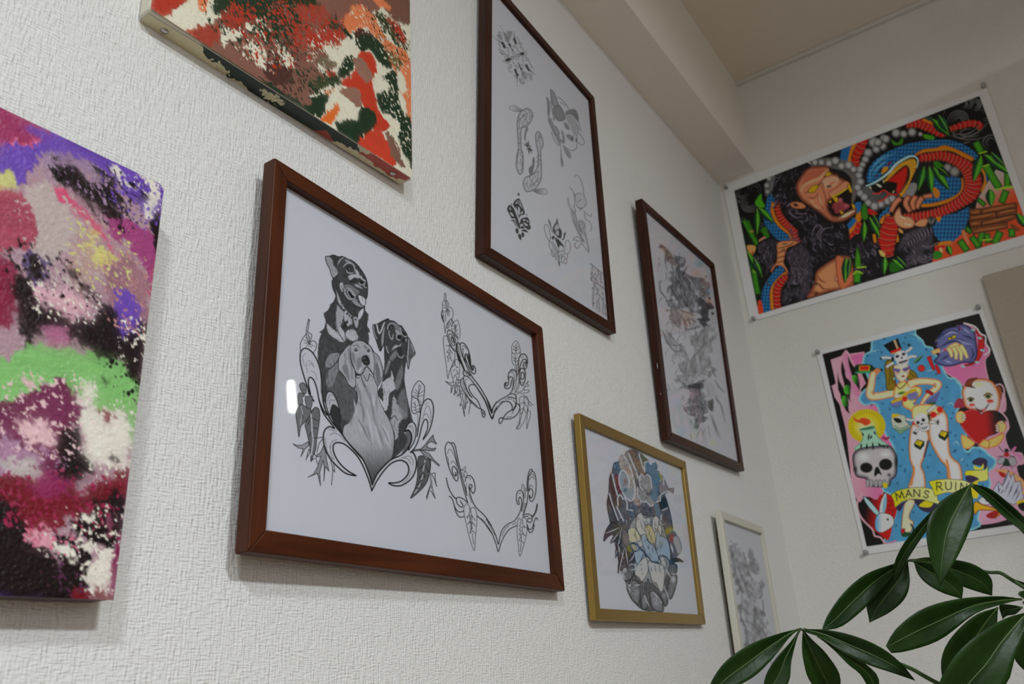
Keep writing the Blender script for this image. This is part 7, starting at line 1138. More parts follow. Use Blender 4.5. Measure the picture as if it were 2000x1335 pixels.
def paint_red(c):
    c.c[:] = c.col(IV); c.a[:] = 1; R = np.random.RandomState(4)
    for k in range(46):     # the part above the picture's edge goes on in the same manner
        x, y = R.uniform(250, 830), R.uniform(-560, 20); r = R.uniform(25, 75); c.Z(0, 0, 1); c.dab([(x + r * math.cos(a) * R.uniform(.5, 1.3), y + r * math.sin(a) * R.uniform(.5, 1.1)) for a in np.linspace(0, 5.4, 7)], [MAU, GRN, RED, MAU, PCH, IV, BRN][k % 7], 24, 9, .3, .15, R.uniform(0, 90))
    c.Z(0, 0, 3.338)
    c.dab([(960, -40), (1210, -40), (1200, 20), (1130, 60), (1090, 110), (1050, 100), (980, 60)], RED, 20, 8, 0, .15); c.dab([(1190, 190), (1330, 180), (1440, 210), (1420, 330), (1330, 290), (1260, 240)], (160, 72, 52), 14, 8); c.dab([(1360, 260), (1500, 200), (1669, 330), (1669, 480), (1500, 400)], MAU, 14, 8)
    c.dab([(1390, -40), (1520, -40), (1560, 80), (1480, 100), (1400, 90)], GRN, 30, 9, .35); c.dab([(1430, 110), (1560, 40), (1669, 100), (1660, 230), (1480, 240)], (120, 62, 48), 26, 9, .3); c.dab([(1270, -40), (1360, -40), (1330, 70), (1290, 50)], PCH, 14, 8, .3)
    c.Z(400, 0, 3.338)
    c.dab([(0, 200), (150, 130), (400, 240), (600, 340), (750, 300), (860, 420), (700, 620), (600, 690), (430, 600), (250, 470), (0, 340)], MAU, 18, 10, .18); c.dab([(700, -50), (1000, -50), (1060, 100), (960, 120), (800, 0)], MAU, 16, 9); c.dab([(1150, -40), (1330, -40), (1330, 160), (1200, 100)], (112, 80, 66), 18, 9, .2)
    c.dab([(100, 90), (220, 40), (300, 90), (230, 180), (150, 200)], (146, 62, 46), 18, 9); c.dab([(-60, 170), (100, 180), (60, 290), (-60, 250)], (150, 66, 50), 14, 8); c.dab([(180, 0), (420, 0), (430, 90), (300, 130), (200, 60)], RED, 22, 9, .3)
    c.dab([(350, -50), (650, -50), (800, 90), (950, 220), (900, 270), (700, 220), (560, 340), (470, 260), (380, 130)], GRN, 40, 10, .36, .1, 40); c.dab([(130, -40), (360, -40), (430, 60), (330, 110), (200, 20)], GRN, 34, 9, .42); c.dab([(250, 150), (420, 160), (520, 250), (440, 300), (300, 220)], GRN, 34, 9, .48)
    c.dab([(600, 60), (760, 40), (820, 160), (700, 200)], (150, 70, 54), 26, 9, .4); c.dab([(620, 190), (900, 200), (890, 300), (700, 320), (600, 430), (560, 310)], RED, 24, 9, .3); c.dab([(560, 320), (700, 290), (740, 420), (600, 560), (520, 520)], (124, 88, 76), 22, 9, .3)
    c.dab([(740, 380), (830, 360), (870, 410), (820, 450), (750, 430)], (112, 100, 78), 14, 8); c.dab([(390, 420), (480, 380), (560, 450), (540, 545), (440, 545), (380, 480)], BRN, 16, 9, 0, .2)
    for p in ([(110, 200), (180, 190), (230, 250), (150, 260), (110, 290)], [(280, 280), (350, 290), (400, 370), (370, 440), (300, 360)], [(470, 290), (530, 350), (580, 360), (560, 450), (500, 400)], [(270, 150), (330, 170), (350, 220), (290, 200)], [(790, 290), (900, 320), (870, 430), (800, 350)], [(900, 250), (1010, 290), (980, 380), (900, 360)], [(1010, 290), (1080, 270), (1160, 370), (1200, 460), (1120, 450)], [(740, 430), (870, 460), (900, 400), (840, 500), (760, 470)]): c.dab(p, IV, 22, 6, .3)
    c.dab([(890, 130), (1010, 30), (1100, 110), (1200, 260), (1340, 390), (1350, 800), (1300, 700), (1270, 560), (1230, 450), (1130, 400), (1150, 300), (1050, 180), (950, 210)], PCH, 16, 8, .16, .15, 55); c.dab([(1080, -40), (1180, 20), (1210, 60), (1130, 50)], PCH, 12, 8); c.dab([(1110, 80), (1180, 110), (1290, 260), (1310, 330), (1240, 280), (1170, 190)], (70, 70, 40), 30, 8, .45); c.dab([(1180, 110), (1250, 150), (1320, 250), (1270, 280)], RED, 26, 8, .45); c.dab([(1190, 330), (1270, 400), (1260, 460), (1200, 400)], (110, 96, 60), 24, 8, .4)
    c.dab([(970, 200), (1060, 200), (1120, 280), (1000, 250)], BRN, 12, 8); c.dab([(980, 250), (1080, 230), (1160, 300), (1215, 435), (1150, 425), (1080, 330), (1010, 335)], GRN, 12, 8)
    c.dab([(1000, 350), (1080, 345), (1120, 450), (1090, 530), (1110, 620), (1140, 740), (1215, 830), (1100, 855), (1060, 740), (1010, 650), (960, 590), (885, 545), (960, 480)], (180, 60, 38), 10, 8, 0, .15); c.dab([(780, 455), (865, 478), (850, 505), (800, 490)], RED, 8, 6)
    c.dab([(915, 370), (978, 378), (965, 450), (900, 512), (855, 492)], GRN, 8, 7); c.dab([(960, 380), (1030, 388), (1092, 500), (1060, 542), (1000, 480)], (142, 108, 92), 8, 7)
    c.dab([(1165, 500), (1230, 455), (1270, 580), (1300, 720), (1350, 820), (1350, 1100), (1285, 990), (1240, 860), (1150, 720), (1110, 620)], GRN, 12, 8); c.dab([(1100, 520), (1180, 525), (1190, 580), (1120, 600)], IV, 14, 7); c.dab([(1165, 735), (1265, 800), (1260, 880), (1220, 835)], IV, 12, 6, .2); c.dab([(1250, 460), (1290, 480), (1310, 600), (1260, 580)], IV, 14, 7, .2); c.dab([(1260, 600), (1300, 640), (1310, 760), (1280, 700)], IV, 10, 7)
    c.dab([(690, 520), (830, 490), (880, 540), (780, 620), (700, 600)], (62, 72, 48), 26, 8, .4); c.dab([(740, 590), (870, 570), (880, 650), (800, 720), (735, 755)], IV, 14, 7); c.dab([(780, 600), (840, 580), (800, 625)], ORG, 8, 6); c.dab([(860, 660), (872, 760), (820, 805), (755, 772), (830, 720)], ORG, 8, 7, 0, .2); c.dab([(900, 700), (960, 675), (950, 760), (860, 810), (850, 780)], IV, 10, 7); c.dab([(880, 590), (985, 568), (1022, 670), (1000, 700), (930, 640)], (142, 108, 92), 10, 7)
    c.dab([(610, 690), (780, 605), (795, 680), (740, 765), (640, 720)], GRN, 10, 7); c.dab([(860, 790), (1000, 785), (1025, 860), (1000, 960), (870, 860)], GRN, 12, 7); c.dab([(1005, 708), (1085, 718), (1112, 790), (1062, 895), (1010, 835)], GRN, 10, 7); c.dab([(1010, 905), (1120, 840), (1185, 915), (1240, 1000), (1230, 1080), (1100, 1010), (1005, 965)], (186, 66, 44), 10, 7, 0, .15); c.dab([(1170, 870), (1230, 900), (1300, 1080), (1240, 1050)], (122, 92, 78), 20, 7, .2); c.dab([(1270, 980), (1330, 1050), (1330, 1100), (1290, 1060)], IV, 14, 6, .35); c.dab([(560, 600), (680, 640), (670, 690), (580, 660)], MAU, 10, 7); c.dab([(350, 500), (600, 660), (700, 760), (560, 700)], GRN, 12, 8)
    c.smear(50, 7, 5, 30, 1, .5); c.smear(110, 5, 4, 20, 2, .5)
    c.wet(.3, 3)
    for p, col in (([(0, 0), (420, 0), (700, 250), (500, 420), (100, 250)], GRN), ([(150, 60), (600, 60), (700, 380), (350, 420)], RED), ([(450, 20), (900, 150), (800, 350), (500, 300)], MAU), ([(700, 200), (1000, 250), (950, 450), (700, 450)], IV), ([(100, 180), (450, 250), (560, 460), (300, 420)], IV), ([(560, 460), (860, 480), (800, 620), (600, 640)], GRN), ([(950, 50), (1320, 150), (1320, 480), (1100, 300)], IV), ([(1050, 60), (1310, 200), (1310, 420), (1150, 280)], GRN), ([(1150, 480), (1330, 560), (1330, 1050), (1200, 850)], IV), ([(400, 300), (620, 300), (600, 600), (420, 520)], BRN), ([(480, 0), (900, 120), (760, 280), (520, 200)], RED)): c.specks(p, col, .66 if col != IV else .72, 4, 50)
def paint_pink(c):
    c.c[:] = c.col((164, 140, 148)); c.a[:] = 1; R = np.random.RandomState(9)
    VI, MAG, DK, YG, WH, CR = (112, 82, 164), (150, 62, 102), (34, 17, 22), (186, 184, 128), (204, 200, 190), (118, 30, 46)
    for k in range(40):
        x, y = R.uniform(-560, -20), R.uniform(150, 1300); r = R.uniform(30, 110); c.Z(0, 0, 1); c.dab([(x + r * math.cos(a) * R.uniform(.5, 1.3), y + r * math.sin(a) * R.uniform(.5, 1.1)) for a in np.linspace(0, 5.4, 7)], [MAG, VI, DK, YG, CR, (128, 174, 114), WH, (164, 140, 148)][k % 8], 24, 12, .25, .15, R.uniform(0, 60))
    c.Z(0, 180, 2.5675)
    c.dab([(-60, 10), (0, 40), (240, 150), (330, 200), (250, 270), (0, 285), (-60, 285)], MAG, 12, 12, 0, .15, 20); c.dab([(-50, 285), (100, 248), (260, 240), (240, 275), (0, 295)], (190, 96, 124), 12, 10)
    c.dab([(0, 290), (200, 255), (130, 185), (250, 178), (420, 240), (560, 320), (740, 405), (830, 460), (800, 610), (740, 640), (600, 480), (440, 350), (300, 320), (180, 370), (110, 470), (0, 410)], VI, 18, 11, .1, .15, 30); c.dab([(200, 300), (420, 340), (520, 420), (380, 420), (240, 380)], (150, 130, 150), 22, 11, .35)
    c.dab([(-50, 405), (50, 400), (85, 470), (0, 490), (-50, 480)], YG, 12, 10); c.dab([(130, 480), (250, 460), (330, 560), (390, 700), (300, 810), (200, 830), (110, 700)], (174, 162, 158), 30, 12, .1); c.dab([(-50, 500), (120, 510), (180, 690), (100, 780), (-50, 780)], (158, 82, 98), 26, 12, .1, .2, 0)
    c.dab([(270, 380), (340, 355), (450, 445), (560, 465), (605, 560), (560, 600), (480, 580), (400, 530), (300, 450)], DK, 26, 9, .22, .1, 30); c.dab([(540, 560), (600, 600), (680, 705), (620, 700), (530, 600)], DK, 24, 8, .35); c.dab([(470, 350), (560, 430), (600, 560), (560, 540), (500, 440)], DK, 22, 8, .4); c.dab([(690, 470), (740, 500), (720, 560), (680, 540)], DK, 22, 7, .45)
    c.dab([(550, 360), (600, 370), (640, 460), (720, 470), (660, 480), (600, 460)], WH, 14, 8, .2); c.dab([(680, 400), (750, 420), (825, 455), (800, 520), (740, 640), (730, 560), (750, 470)], WH, 20, 8, .3)
    c.dab([(270, 470), (330, 500), (420, 580), (510, 710), (550, 790), (470, 700), (390, 620), (300, 530)], (190, 88, 120), 16, 9, .2); c.dab([(540, 620), (700, 670), (790, 780), (760, 940), (660, 790), (560, 720)], (152, 76, 122), 20, 11, .1); c.dab([(410, 740), (470, 690), (505, 780), (590, 830), (630, 930), (540, 910), (470, 880)], (188, 178, 122), 26, 9, .25); c.dab([(380, 720), (450, 800), (470, 950), (400, 980), (350, 850)], (170, 146, 140), 30, 10, .2)
    c.dab([(560, 830), (660, 840), (745, 980), (735, 1190), (600, 1140), (520, 1000)], (150, 116, 124), 26, 12, .1, .2, 70); c.dab([(590, 1000), (690, 1050), (695, 1160), (640, 1245), (580, 1180)], VI, 18, 10, .15); c.dab([(740, 940), (790, 800), (770, 900), (750, 1060)], (166, 84, 120), 10, 9); c.dab([(130, 830), (230, 800), (240, 920), (160, 960)], (104, 88, 120), 24, 9, .3); c.dab([(120, 850), (180, 820), (190, 930), (140, 900)], DK, 26, 8, .45); c.dab([(320, 900), (400, 920), (480, 1050), (420, 1020)], DK, 28, 8, .48)
    c.dab([(-60, 850), (60, 880), (60, 1130), (-60, 1180)], (134, 44, 76), 22, 11, .1, .2, 0)
    c.dab([(60, 950), (150, 960), (220, 1080), (330, 1085), (390, 1180), (500, 1090), (550, 1085), (600, 1180), (610, 1330), (500, 1340), (380, 1260), (300, 1235), (210, 1215), (150, 1275), (95, 1190)], DK, 22, 9, .08, .1, 20); c.dab([(680, 1170), (735, 1170), (722, 1345), (630, 1345), (615, 1290)], DK, 20, 9, .2); c.dab([(755, 650), (805, 600), (792, 770), (775, 810)], DK, 8, 8)
    c.dab([(170, 990), (260, 990), (380, 1000), (450, 1135), (360, 1120), (250, 1090)], (196, 162, 170), 24, 8, .25); c.dab([(215, 1190), (330, 1165), (340, 1250), (250, 1280)], (166, 112, 138), 20, 8, .2)
    c.Z(0, 700, 2.1025)
    c.dab([(-60, 60), (0, 0), (100, -40), (230, -50), (480, 10), (570, 90), (575, 150), (545, 390), (520, 230), (450, 210), (330, 190), (230, 90), (100, 150), (0, 190), (-60, 210)], (130, 176, 114), 14, 11, 0, .12, 0); c.dab([(470, -20), (590, -20), (575, 130), (540, 90), (500, 20)], DK, 26, 8, .35); c.dab([(410, 70), (425, 80), (438, 110), (420, 100)], DK, 8, 6)
    c.dab([(-40, 200), (180, 135), (250, 85), (325, 180), (345, 260), (260, 290), (230, 500), (100, 470), (-40, 360)], (118, 56, 88), 18, 10, .05, .2, 20); c.dab([(-40, 330), (80, 340), (160, 420), (100, 500), (-40, 500)], (160, 130, 150), 26, 10, .2); c.dab([(0, 430), (100, 400), (180, 480), (60, 510)], (176, 168, 166), 24, 9, .25)
    c.dab([(320, 255), (380, 205), (500, 215), (528, 290), (532, 380), (512, 455), (430, 435), (365, 435), (350, 330)], WH, 12, 8); c.dab([(330, 115), (382, 105), (375, 205), (335, 205)], WH, 20, 7, .2); c.dab([(60, 300), (140, 245), (235, 350), (170, 345), (90, 330)], (204, 176, 178), 26, 7, .35); c.dab([(90, 80), (130, 80), (140, 110), (100, 105)], (196, 170, 172), 14, 6, .2); c.dab([(400, 200), (450, 210), (450, 250), (410, 240)], (130, 50, 70), 16, 7, .3)
    c.dab([(-40, 520), (100, 470), (250, 530), (400, 520), (525, 450), (515, 570), (380, 620), (250, 690), (100, 745), (60, 620), (-40, 600)], CR, 18, 10, .05, .2, 0); c.dab([(130, 510), (260, 430), (320, 520), (240, 580), (160, 560)], (140, 52, 96), 22, 9, .15); c.dab([(250, 295), (315, 300), (335, 380), (375, 430), (330, 510), (235, 480)], DK, 14, 9); c.dab([(440, 385), (475, 390), (480, 430), (450, 420)], DK, 10, 6)
    c.dab([(-60, 590), (60, 600), (110, 720), (180, 770), (210, 810), (310, 950), (340, 1030), (0, 1030), (-60, 1030)], DK, 12, 10); c.dab([(400, 585), (505, 560), (488, 740), (420, 780), (340, 720), (300, 690)], DK, 16, 9); c.dab([(215, 730), (330, 750), (375, 850), (355, 970), (240, 870)], DK, 18, 9, .15); c.dab([(100, 720), (200, 700), (220, 760), (130, 750)], (196, 150, 160), 18, 7, .3)
    c.dab([(345, 635), (385, 630), (380, 655), (350, 662)], WH, 10, 6); c.dab([(360, 850), (450, 785), (462, 870), (420, 950), (355, 955)], WH, 18, 6, .25); c.dab([(230, 770), (290, 790), (330, 830), (280, 850)], WH, 26, 6, .48); c.dab([(330, 750), (380, 770), (370, 800), (340, 780)], WH, 16, 6, .3); c.dab([(470, 740), (492, 735), (465, 970), (450, 870)], (130, 42, 88), 8, 7); c.dab([(300, 945), (445, 955), (455, 1015), (310, 1020)], CR, 12, 8); c.dab([(430, 640), (450, 650), (445, 720), (435, 700)], (150, 90, 110), 12, 6, .2)
    c.smear(60, 9, 6, 40, 3, .48); c.smear(10, 9, 7, 40, 5, .48); c.smear(100, 5, 4, 20, 7, .5)
    c.wet(.5, 5); c.smear(30, 8, 4, 50, 11, .5)
    c.Z(0, 180, 2.5675)
    for p, col in (([(250, 330), (650, 430), (700, 720), (500, 640)], DK), ([(480, 350), (820, 450), (760, 700), (560, 560)], VI), ([(650, 400), (820, 440), (790, 640), (700, 560)], WH), ([(0, 750), (300, 800), (500, 1050), (300, 1150), (50, 950)], DK), ([(100, 480), (420, 560), (480, 1000), (200, 900)], (176, 164, 160)), ([(350, 650), (620, 700), (650, 950), (420, 950)], YG), ([(150, 950), (480, 980), (460, 1150), (200, 1120)], WH), ([(520, 800), (760, 850), (720, 1200), (560, 1150)], (170, 130, 132)), ([(600, 1150), (740, 1150), (720, 1335), (600, 1335)], WH), ([(250, 350), (520, 380), (560, 560), (330, 500)], (150, 128, 150))): c.specks(p, col, .70 if col != WH else .73, 3.4, 50)
    c.Z(0, 700, 2.1025)
    for p, col in (([(20, 100), (340, 90), (330, 380), (40, 380)], (206, 178, 180)), ([(300, 90), (400, 90), (390, 220), (310, 220)], WH), ([(300, 230), (540, 200), (540, 470), (340, 460)], WH), ([(0, 350), (260, 380), (250, 520), (0, 520)], (160, 126, 146)), ([(200, 680), (480, 600), (470, 960), (230, 900)], WH), ([(0, 480), (500, 480), (480, 650), (60, 720)], (146, 50, 84)), ([(80, 680), (300, 700), (300, 800), (120, 780)], (190, 120, 140)), ([(420, -20), (590, -20), (560, 180), (470, 120)], DK), ([(330, 740), (470, 740), (460, 960), (340, 960)], WH), ([(200, 820), (360, 880), (340, 1000), (230, 960)], (92, 50, 80))): c.specks(p, col, .70 if col != WH else .72, 3.4, 50)
#--BUILD
MAT['canvas'] = plain('primed_canvas', (.72, .69, .58), .8, spec=.2)
MAT['stretcher'] = plain('pine_stretcher', (.5, .36, .2), .7)
def canvas_painting(name, label, xa, xb, za, zb, depth, gap_t, gap_b, painter, side, tone):
    p0, n = lean_plane(depth, gap_t, gap_b, za, zb); uz = np.cross([1, 0, 0], n); uz = uz if uz[2] > 0 else -uz
    yv = lambda z: -(depth + gap_b + (gap_t - gap_b) * (z - za) / (zb - za))
    org = np.array([xa, yv(za), za]); W_, H_ = xb - xa, (zb - za) / uz[2]
    root = tag(empty(name, ((xa + xb) / 2, 0, za)), label, 'painting')
    q = [org, org + np.array([W_, 0, 0]), org + np.array([W_, 0, 0]) + uz * H_, org + uz * H_]
    bm = bmesh.new(); hexa(bm, q + [p - n * (depth - .001) for p in q]); fix(bm, .0032, 3); body = from_bm('canvas', bm, side, root)
    c = Canvas(p0, n, org, (1, 0, 0), W_, H_); painter(c); c.tone(tone); c.face('paint_layer', MAT['paint'], body)
    for k in range(4):
        i0, i1 = q[k], q[(k + 1) % 4]; cc = sum(q) / 4
        pts = [i0 * .97 + cc * .03, i1 * .97 + cc * .03, i1 * .8 + cc * .2, i0 * .8 + cc * .2]
        bm = bmesh.new(); hexa(bm, [p - n * (depth - .0012) for p in pts] + [p - n * (depth + .0002) for p in pts]); fix(bm); from_bm('stretcher_bar', bm, MAT['stretcher'], root)
    return root, q, n
r1, q1, n1 = canvas_painting('abstract_painting', 'abstract canvas in red, dark green, peach and mauve at the top edge', .2836, .6092, 1.5765, 1.988, .0185, .004, .0005, paint_red, MAT['canvas'], 1.12)
r2, q2, n2 = canvas_painting('abstract_painting', 'abstract canvas in violet, plum, black and pale green at the left edge', -.104, .3055, 1.1125, 1.4125, .0245, .006, .0008, paint_pink, plain('plum_paint', (.035, .008, .012), .45), 1.28)
# painted underside of the red canvas and the tacks that hold the cloth
bot = Art(262, 18, 808, 364, 1.0, (150, 148, 140), (.72, .69, .58)); quad_clip(bot, [(294, 24), (801.5, 347.5), (781, 358), (269, 46)])
bot.poly([(260, 10), (810, 345), (785, 365), (262, 50)], (150, 146, 124), False); bot.Z(0, 0, 3.338)
bot.poly([(1300, 270), (1450, 365), (1800, 580), (2200, 825), (2560, 1045), (2500, 1065), (2330, 985), (2200, 930), (2000, 850), (1800, 725), (1650, 630), (1570, 530), (1500, 510), (1400, 410), (1330, 350)], (14, 26, 20), False, tex=(.2, 6, 3, 30, 6, 7)); bot.poly([(2380, 935), (2560, 1040), (2700, 1150), (2650, 1185), (2560, 1155), (2440, 1075), (2340, 1000)], (120, 46, 38), False, tex=(.2, 6, 3, 30, 6, 5)); bot.poly([(2010, 850), (2130, 850), (2180, 925), (2100, 905)], (112, 44, 36), False); bot.poly([(1380, 395), (1450, 420), (1500, 490), (1430, 460)], (140, 138, 116), tex=(.2, 6, 3, 30, 4, 12)); bot.poly([(1700, 590), (1780, 610), (1860, 690), (1760, 660)], (140, 138, 116), tex=(.2, 6, 3, 30, 4, 14)); bot.poly([(2330, 950), (2400, 960), (2430, 1000), (2350, 985)], (140, 138, 116), tex=(.2, 6, 3, 30, 4, 8))
zb_ = q1[0][2]
bot.mesh('painted_edge', (0, 0, zb_ - .0003), (0, 0, -1.0), MAT['paint'], bpy.data.objects[r1.children[0].name])
for px, py in ((321, 60), (767, 338)):
    p = on_plane(px, py, (0, 0, zb_), (0, 0, -1.0)); bm = bmesh.new(); lathe(bm, [(.0005, .004), (.0008, 0), (.0036, -.0002), (.0030, -.0012), (.0006, -.0016)], 20, tuple(p)); fix(bm); from_bm('tack', bm, MAT['steel'], r1, None, True)
# ------------------------------------------------------------------ beige board at the right
bx = XB - .014
a_ = on_plane(1917, 539, (bx, 0, 0), (-1, 0, 0)); b_ = on_plane(1996, 829, (bx, 0, 0), (-1, 0, 0))
t = NT('beige_linen'); t.set(Roughness=.9, Specular_IOR_Level=.15); g = t.noise(1, (20, 900, 120), 2); h = t.noise(1, (20, 120, 900), 2)
t.l(t.ramp(t.math('ADD', t.math('MULTIPLY', g, .5), t.math('MULTIPLY', h, .5)), [(.3, (.40, .36, .28)), (.7, (.52, .47, .38))]), t.b.inputs['Base Color']); MAT['linen'] = t.m
br = tag(empty('pin_board', (XB, a_[1] - .15, .95)), 'beige linen-covered board hanging at the right edge, beside the dancer poster', 'board')
bm = bmesh.new(); hexa(bm, [(bx, a_[1], .95), (bx, a_[1] - .31, .95), (bx, a_[1] - .31, a_[2] + .004), (bx, a_[1], a_[2]), (XB - .0005, a_[1], .95), (XB - .0005, a_[1] - .31, .95), (XB - .0005, a_[1] - .31, a_[2] + .004), (XB - .0005, a_[1], a_[2])]); fix(bm, .003, 3)
from_bm('linen_panel', bm, MAT['linen'], br)
for yy in (-.06, -.22):
    bm = bmesh.new(); lathe(bm, [(.001, 0), (.005, 0), (.0052, .0015), (.003, .0028), (.0005, .003)], 20); fix(bm)
    from_bm('hanger_button', bm, MAT['steel'], br, Matrix.Translation((bx, a_[1] + yy - .02, a_[2] - .03)) @ Matrix.Rotation(-math.pi / 2, 4, 'Y'), True)
# ------------------------------------------------------------------ money tree (palmate leaves) standing in a pot in front of the corner
t = NT('glossy_dark_green_leaf'); t.set(Roughness=.42, Specular_IOR_Level=.25)
nz = t.noise(18, (1, 1, 1), 3); t.l(t.ramp(nz, [(.3, (.007, .025, .0035)), (.7, (.016, .048, .007))]), t.b.inputs['Base Color']); t.bump(t.noise(90, (1, 1, 1), 2), .0012, .6)
MAT['leaf'] = t.m
MAT['vein'] = plain('leaf_midrib', (.055, .10, .022), .4); MAT['stem'] = plain('green_stem', (.035, .075, .018), .45)
t = NT('grey_bark'); t.set(Roughness=.9); t.l(t.ramp(t.noise(14, (1, 1, 4), 4), [(.3, (.10, .075, .05)), (.7, (.22, .18, .12))]), t.b.inputs['Base Color']); t.bump(t.noise(60, (1, 1, .3), 3), .003); MAT['bark'] = t.m
MAT['pot'] = plain('white_glazed_pot', (.7, .69, .66), .3); MAT['soil'] = plain('dark_potting_soil', (.03, .02, .013), 1.0)
top = at_depth(2110, 1480, 1.0)
PX, PY = top[0] + .02, top[1] - .02
plant = tag(empty('potted_money_tree', (PX, PY, 0)), 'dark green money tree with palmate leaves in front of the room corner', 'plant')
bm = bmesh.new(); lathe(bm, [(.02, 0), (.105, 0), (.115, .02), (.145, .25), (.155, .255), (.155, .28), (.143, .28), (.135, .235), (.02, .235)], 40, (PX, PY, 0)); fix(bm); from_bm('pot', bm, MAT['pot'], plant, None, True)
bm = bmesh.new(); lathe(bm, [(.01, .233), (.134, .236), (.12, .243), (.05, .25), (.01, .252)], 32, (PX, PY, 0)); fix(bm); from_bm('soil', bm, MAT['soil'], plant, None, True)
bm = bmesh.new(); tube(bm, [(PX, PY, .2), (PX - .01, PY + .01, .4), (PX + .005, PY, .6), tuple(top * .6 + np.array([PX, PY, .6]) * .4), tuple(top)], [.034, .024, .018, .012, .007], 14); fix(bm); from_bm('trunk', bm, MAT['bark'], plant, None, True)
def leaflet(L, R_, d0, d1, fold, bow, name='leaf'):
    """L, R_: the two edges from base to tip in photograph pixels; d0, d1: distance of base and tip; fold = depth of the midrib crease (m), bow = bulge towards the viewer (m)"""
    n, m = 16, 8
    def res(P):
        P = spline(np.array(P, float), False, 8); s = np.concatenate([[0], np.cumsum(np.hypot(*(P[1:] - P[:-1]).T))]); t_ = np.linspace(0, s[-1], n + 1); return np.stack([np.interp(t_, s, P[:, k]) for k in (0, 1)], 1)
    a, b = res(L), res(R_); V = []; F = []
    for i in range(n + 1):
        u = i / n; dist = d0 + (d1 - d0) * u - bow * math.sin(math.pi * u)
        for j in range(m + 1):
            v = j / m; p = a[i] * (1 - v) + b[i] * v
            c = 1 - abs(2 * v - 1); wave = .0012 * math.sin(9 * u + 3 * v) * (1 - c)
            V.append(at_depth(p[0], p[1], dist + fold * c * math.sin(math.pi * min(1, u * 1.1 + .05)) + wave))
    k = m + 1
    for i in range(n):
        for j in range(m): F.append((i * k + j, i * k + j + 1, (i + 1) * k + j + 1, (i + 1) * k + j))
    bm = bmesh.new(); vs_ = [bm.verts.new(tuple(v)) for v in V]
    for f in F:
        try: bm.faces.new([vs_[q] for q in f])
        except ValueError: pass
    bmesh.ops.recalc_face_normals(bm, faces=bm.faces)
    o = from_bm(name, bm, MAT['leaf'], plant, None, True)
    so = o.modifiers.new('thickness', 'SOLIDIFY'); so.thickness = .0006; so.offset = 0
    mid = [np.array(V[i * k + m // 2]) for i in range(n + 1)]; mid = [p + (CAM - p) / np.linalg.norm(CAM - p) * .0004 for p in mid]
    bm = bmesh.new(); tube(bm, [tuple(p) for p in mid], [.0013 * (1 - .8 * i / n) for i in range(n + 1)], 6); fix(bm); from_bm('midrib', bm, MAT['vein'], o, None, True)
    return o
def Q(*pts): return [(1360 + x / 3.125, 920 + y / 3.125) for x, y in pts]
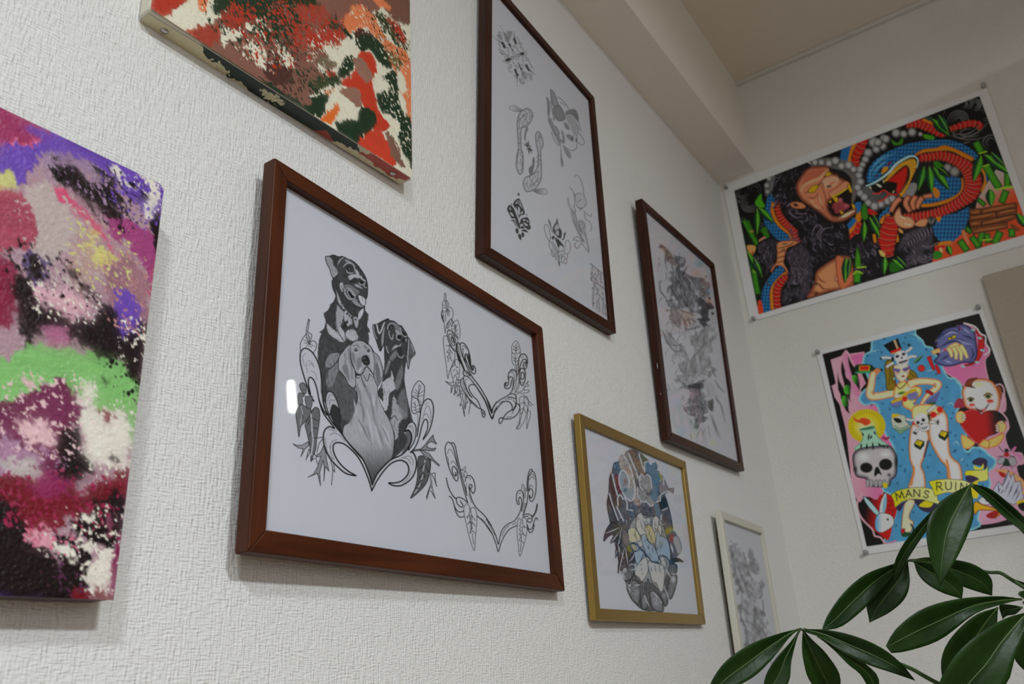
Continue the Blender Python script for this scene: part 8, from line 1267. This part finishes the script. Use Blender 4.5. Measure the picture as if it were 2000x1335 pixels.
LEAVES = [
    # lowest cluster, left
    (Q((628, 962), (520, 985), (350, 1045), (200, 1140), (110, 1250), (40, 1400)), Q((628, 962), (570, 1010), (500, 1100), (380, 1230), (250, 1310), (40, 1400)), .96, .90, .008, .012),
    (Q((632, 965), (580, 1035), (480, 1150), (420, 1260), (400, 1400)), Q((632, 965), (605, 1050), (580, 1160), (555, 1300), (400, 1400)), .965, .94, .006, .006),
    (Q((652, 968), (645, 1060), (655, 1160), (700, 1290), (850, 1440)), Q((652, 968), (710, 1030), (800, 1120), (880, 1260), (850, 1440)), .97, .98, .007, .006),
    (Q((655, 962), (800, 968), (950, 1000), (1110, 1065), (1240, 1160), (1336, 1277)), Q((655, 962), (760, 1015), (900, 1110), (1050, 1180), (1200, 1230), (1336, 1277)), .965, .93, .007, .010),
    (Q((740, 1005), (830, 1080), (930, 1180), (1010, 1250), (1100, 1420)), Q((740, 1005), (900, 1090), (1040, 1180), (1115, 1270), (1100, 1420)), .98, 1.0, .006, .004),
    # middle cluster
    (Q((1292, 545), (1180, 572), (1030, 630), (900, 740), (800, 880), (765, 970)), Q((1292, 545), (1200, 640), (1080, 780), (1000, 860), (880, 950), (765, 970)), 1.04, .98, .008, .012),
    (Q((1290, 548), (1200, 600), (1090, 690), (1040, 800), (1057, 923)), Q((1290, 548), (1303, 680), (1270, 780), (1180, 860), (1057, 923)), 1.035, 1.0, .009, .006),
    (Q((1330, 555), (1350, 620), (1400, 680), (1500, 740), (1621, 778)), Q((1330, 555), (1430, 560), (1550, 600), (1625, 690), (1621, 778)), 1.05, 1.04, .007, .006),
    (Q((1400, 540), (1500, 640), (1620, 700), (1720, 735), (1805, 758)), Q((1400, 540), (1560, 538), (1700, 570), (1800, 650), (1805, 758)), 1.07, 1.08, .007, .006),
    (Q((1305, 540), (1400, 525), (1480, 528), (1560, 545)), Q((1305, 540), (1400, 552), (1490, 565), (1560, 545)), 1.05, 1.1, .002, .002),
    # top cluster
    (Q((1672, 82), (1560, 135), (1450, 225), (1405, 350), (1425, 520), (1486, 700)), Q((1672, 82), (1690, 190), (1688, 300), (1620, 470), (1560, 580), (1486, 700)), .97, .92, .008, .014),
    (Q((1660, 92), (1520, 170), (1380, 300), (1260, 450), (1200, 590), (1187, 730)), Q((1660, 92), (1500, 230), (1400, 370), (1300, 520), (1240, 630), (1187, 730)), 1.0, 1.03, .006, .008),
    (Q((1680, 76), (1790, 105), (1890, 180), (1990, 270), (2090, 400)), Q((1680, 76), (1760, 160), (1870, 270), (1985, 360), (2090, 400)), .98, .90, .009, .012),
    # right cluster
    (Q((1985, 780), (1850, 762), (1600, 778), (1380, 840), (1220, 960), (1157, 1065)), Q((1985, 780), (1850, 815), (1700, 870), (1500, 1020), (1330, 1085), (1190, 1108), (1157, 1065)), .90, .86, .008, .012),
    (Q((1840, 830), (1700, 880), (1560, 1010), (1495, 1150), (1510, 1330)), Q((1840, 830), (1830, 960), (1780, 1100), (1680, 1250), (1510, 1330)), .96, .98, .008, .006),
    (Q((2020, 860), (1880, 900), (1700, 1010), (1560, 1150), (1470, 1330), (1480, 1480)), Q((2020, 860), (1990, 1010), (1940, 1150), (1890, 1300), (1700, 1460), (1480, 1480)), .88, .84, .010, .014),
    (Q((2040, 900), (1990, 1000), (1940, 1130), (2020, 1230), (2120, 1300)), Q((2040, 900), (2110, 1000), (2150, 1130), (2150, 1230), (2120, 1300)), .93, .95, .006, .006),
    (Q((2020, 790), (1960, 745), (2010, 725), (2120, 720), (2230, 780)), Q((2020, 790), (2090, 800), (2150, 820), (2190, 810), (2230, 780)), .92, .96, .005, .005),
    (Q((1990, 830), (1930, 815), (1850, 818), (1870, 900)), Q((1990, 830), (1950, 870), (1900, 880), (1870, 900)), .97, .99, .003, .002),
    (Q((2130, 760), (2050, 700), (1960, 665), (1895, 640)), Q((2130, 760), (2060, 740), (1970, 700), (1895, 640)), 1.06, 1.05, .003, .002)]
for a in LEAVES: leaflet(*a)
def stalk(pts, r=.0016):
    P = [at_depth(1360 + x / 3.125, 920 + y / 3.125, d) for x, y, d in pts]; P = spline(np.array(P), False, 6)
    bm = bmesh.new(); tube(bm, [tuple(p) for p in P], [r + (r * .9) * (i / len(P)) for i in range(len(P))], 8); fix(bm); from_bm('petiole', bm, MAT['stem'], plant, None, True)
tp = (top - CAM); td = float(np.dot(tp, FWD))
end = ((1000 + FOC * np.dot(tp, RGT) / td - 1360) * 3.125, (667.5 - FOC * np.dot(tp, UPV) / td - 920) * 3.125, td)
stalk([(635, 962, .968), (900, 1050, 1.0), (1280, 1190, 1.01), (1480, 1297, 1.01), end])
stalk([(1300, 543, 1.045), (1600, 585, 1.09), (1780, 615, 1.08), (1900, 645, 1.06), (2150, 900, 1.02), end])
stalk([(1674, 80, .975), (1800, 190, .985), (1990, 355, .97), (2200, 700, .98), end], .0018)
stalk([(2000, 800, .905), (2150, 1000, .95), (2250, 1300, .97), end])
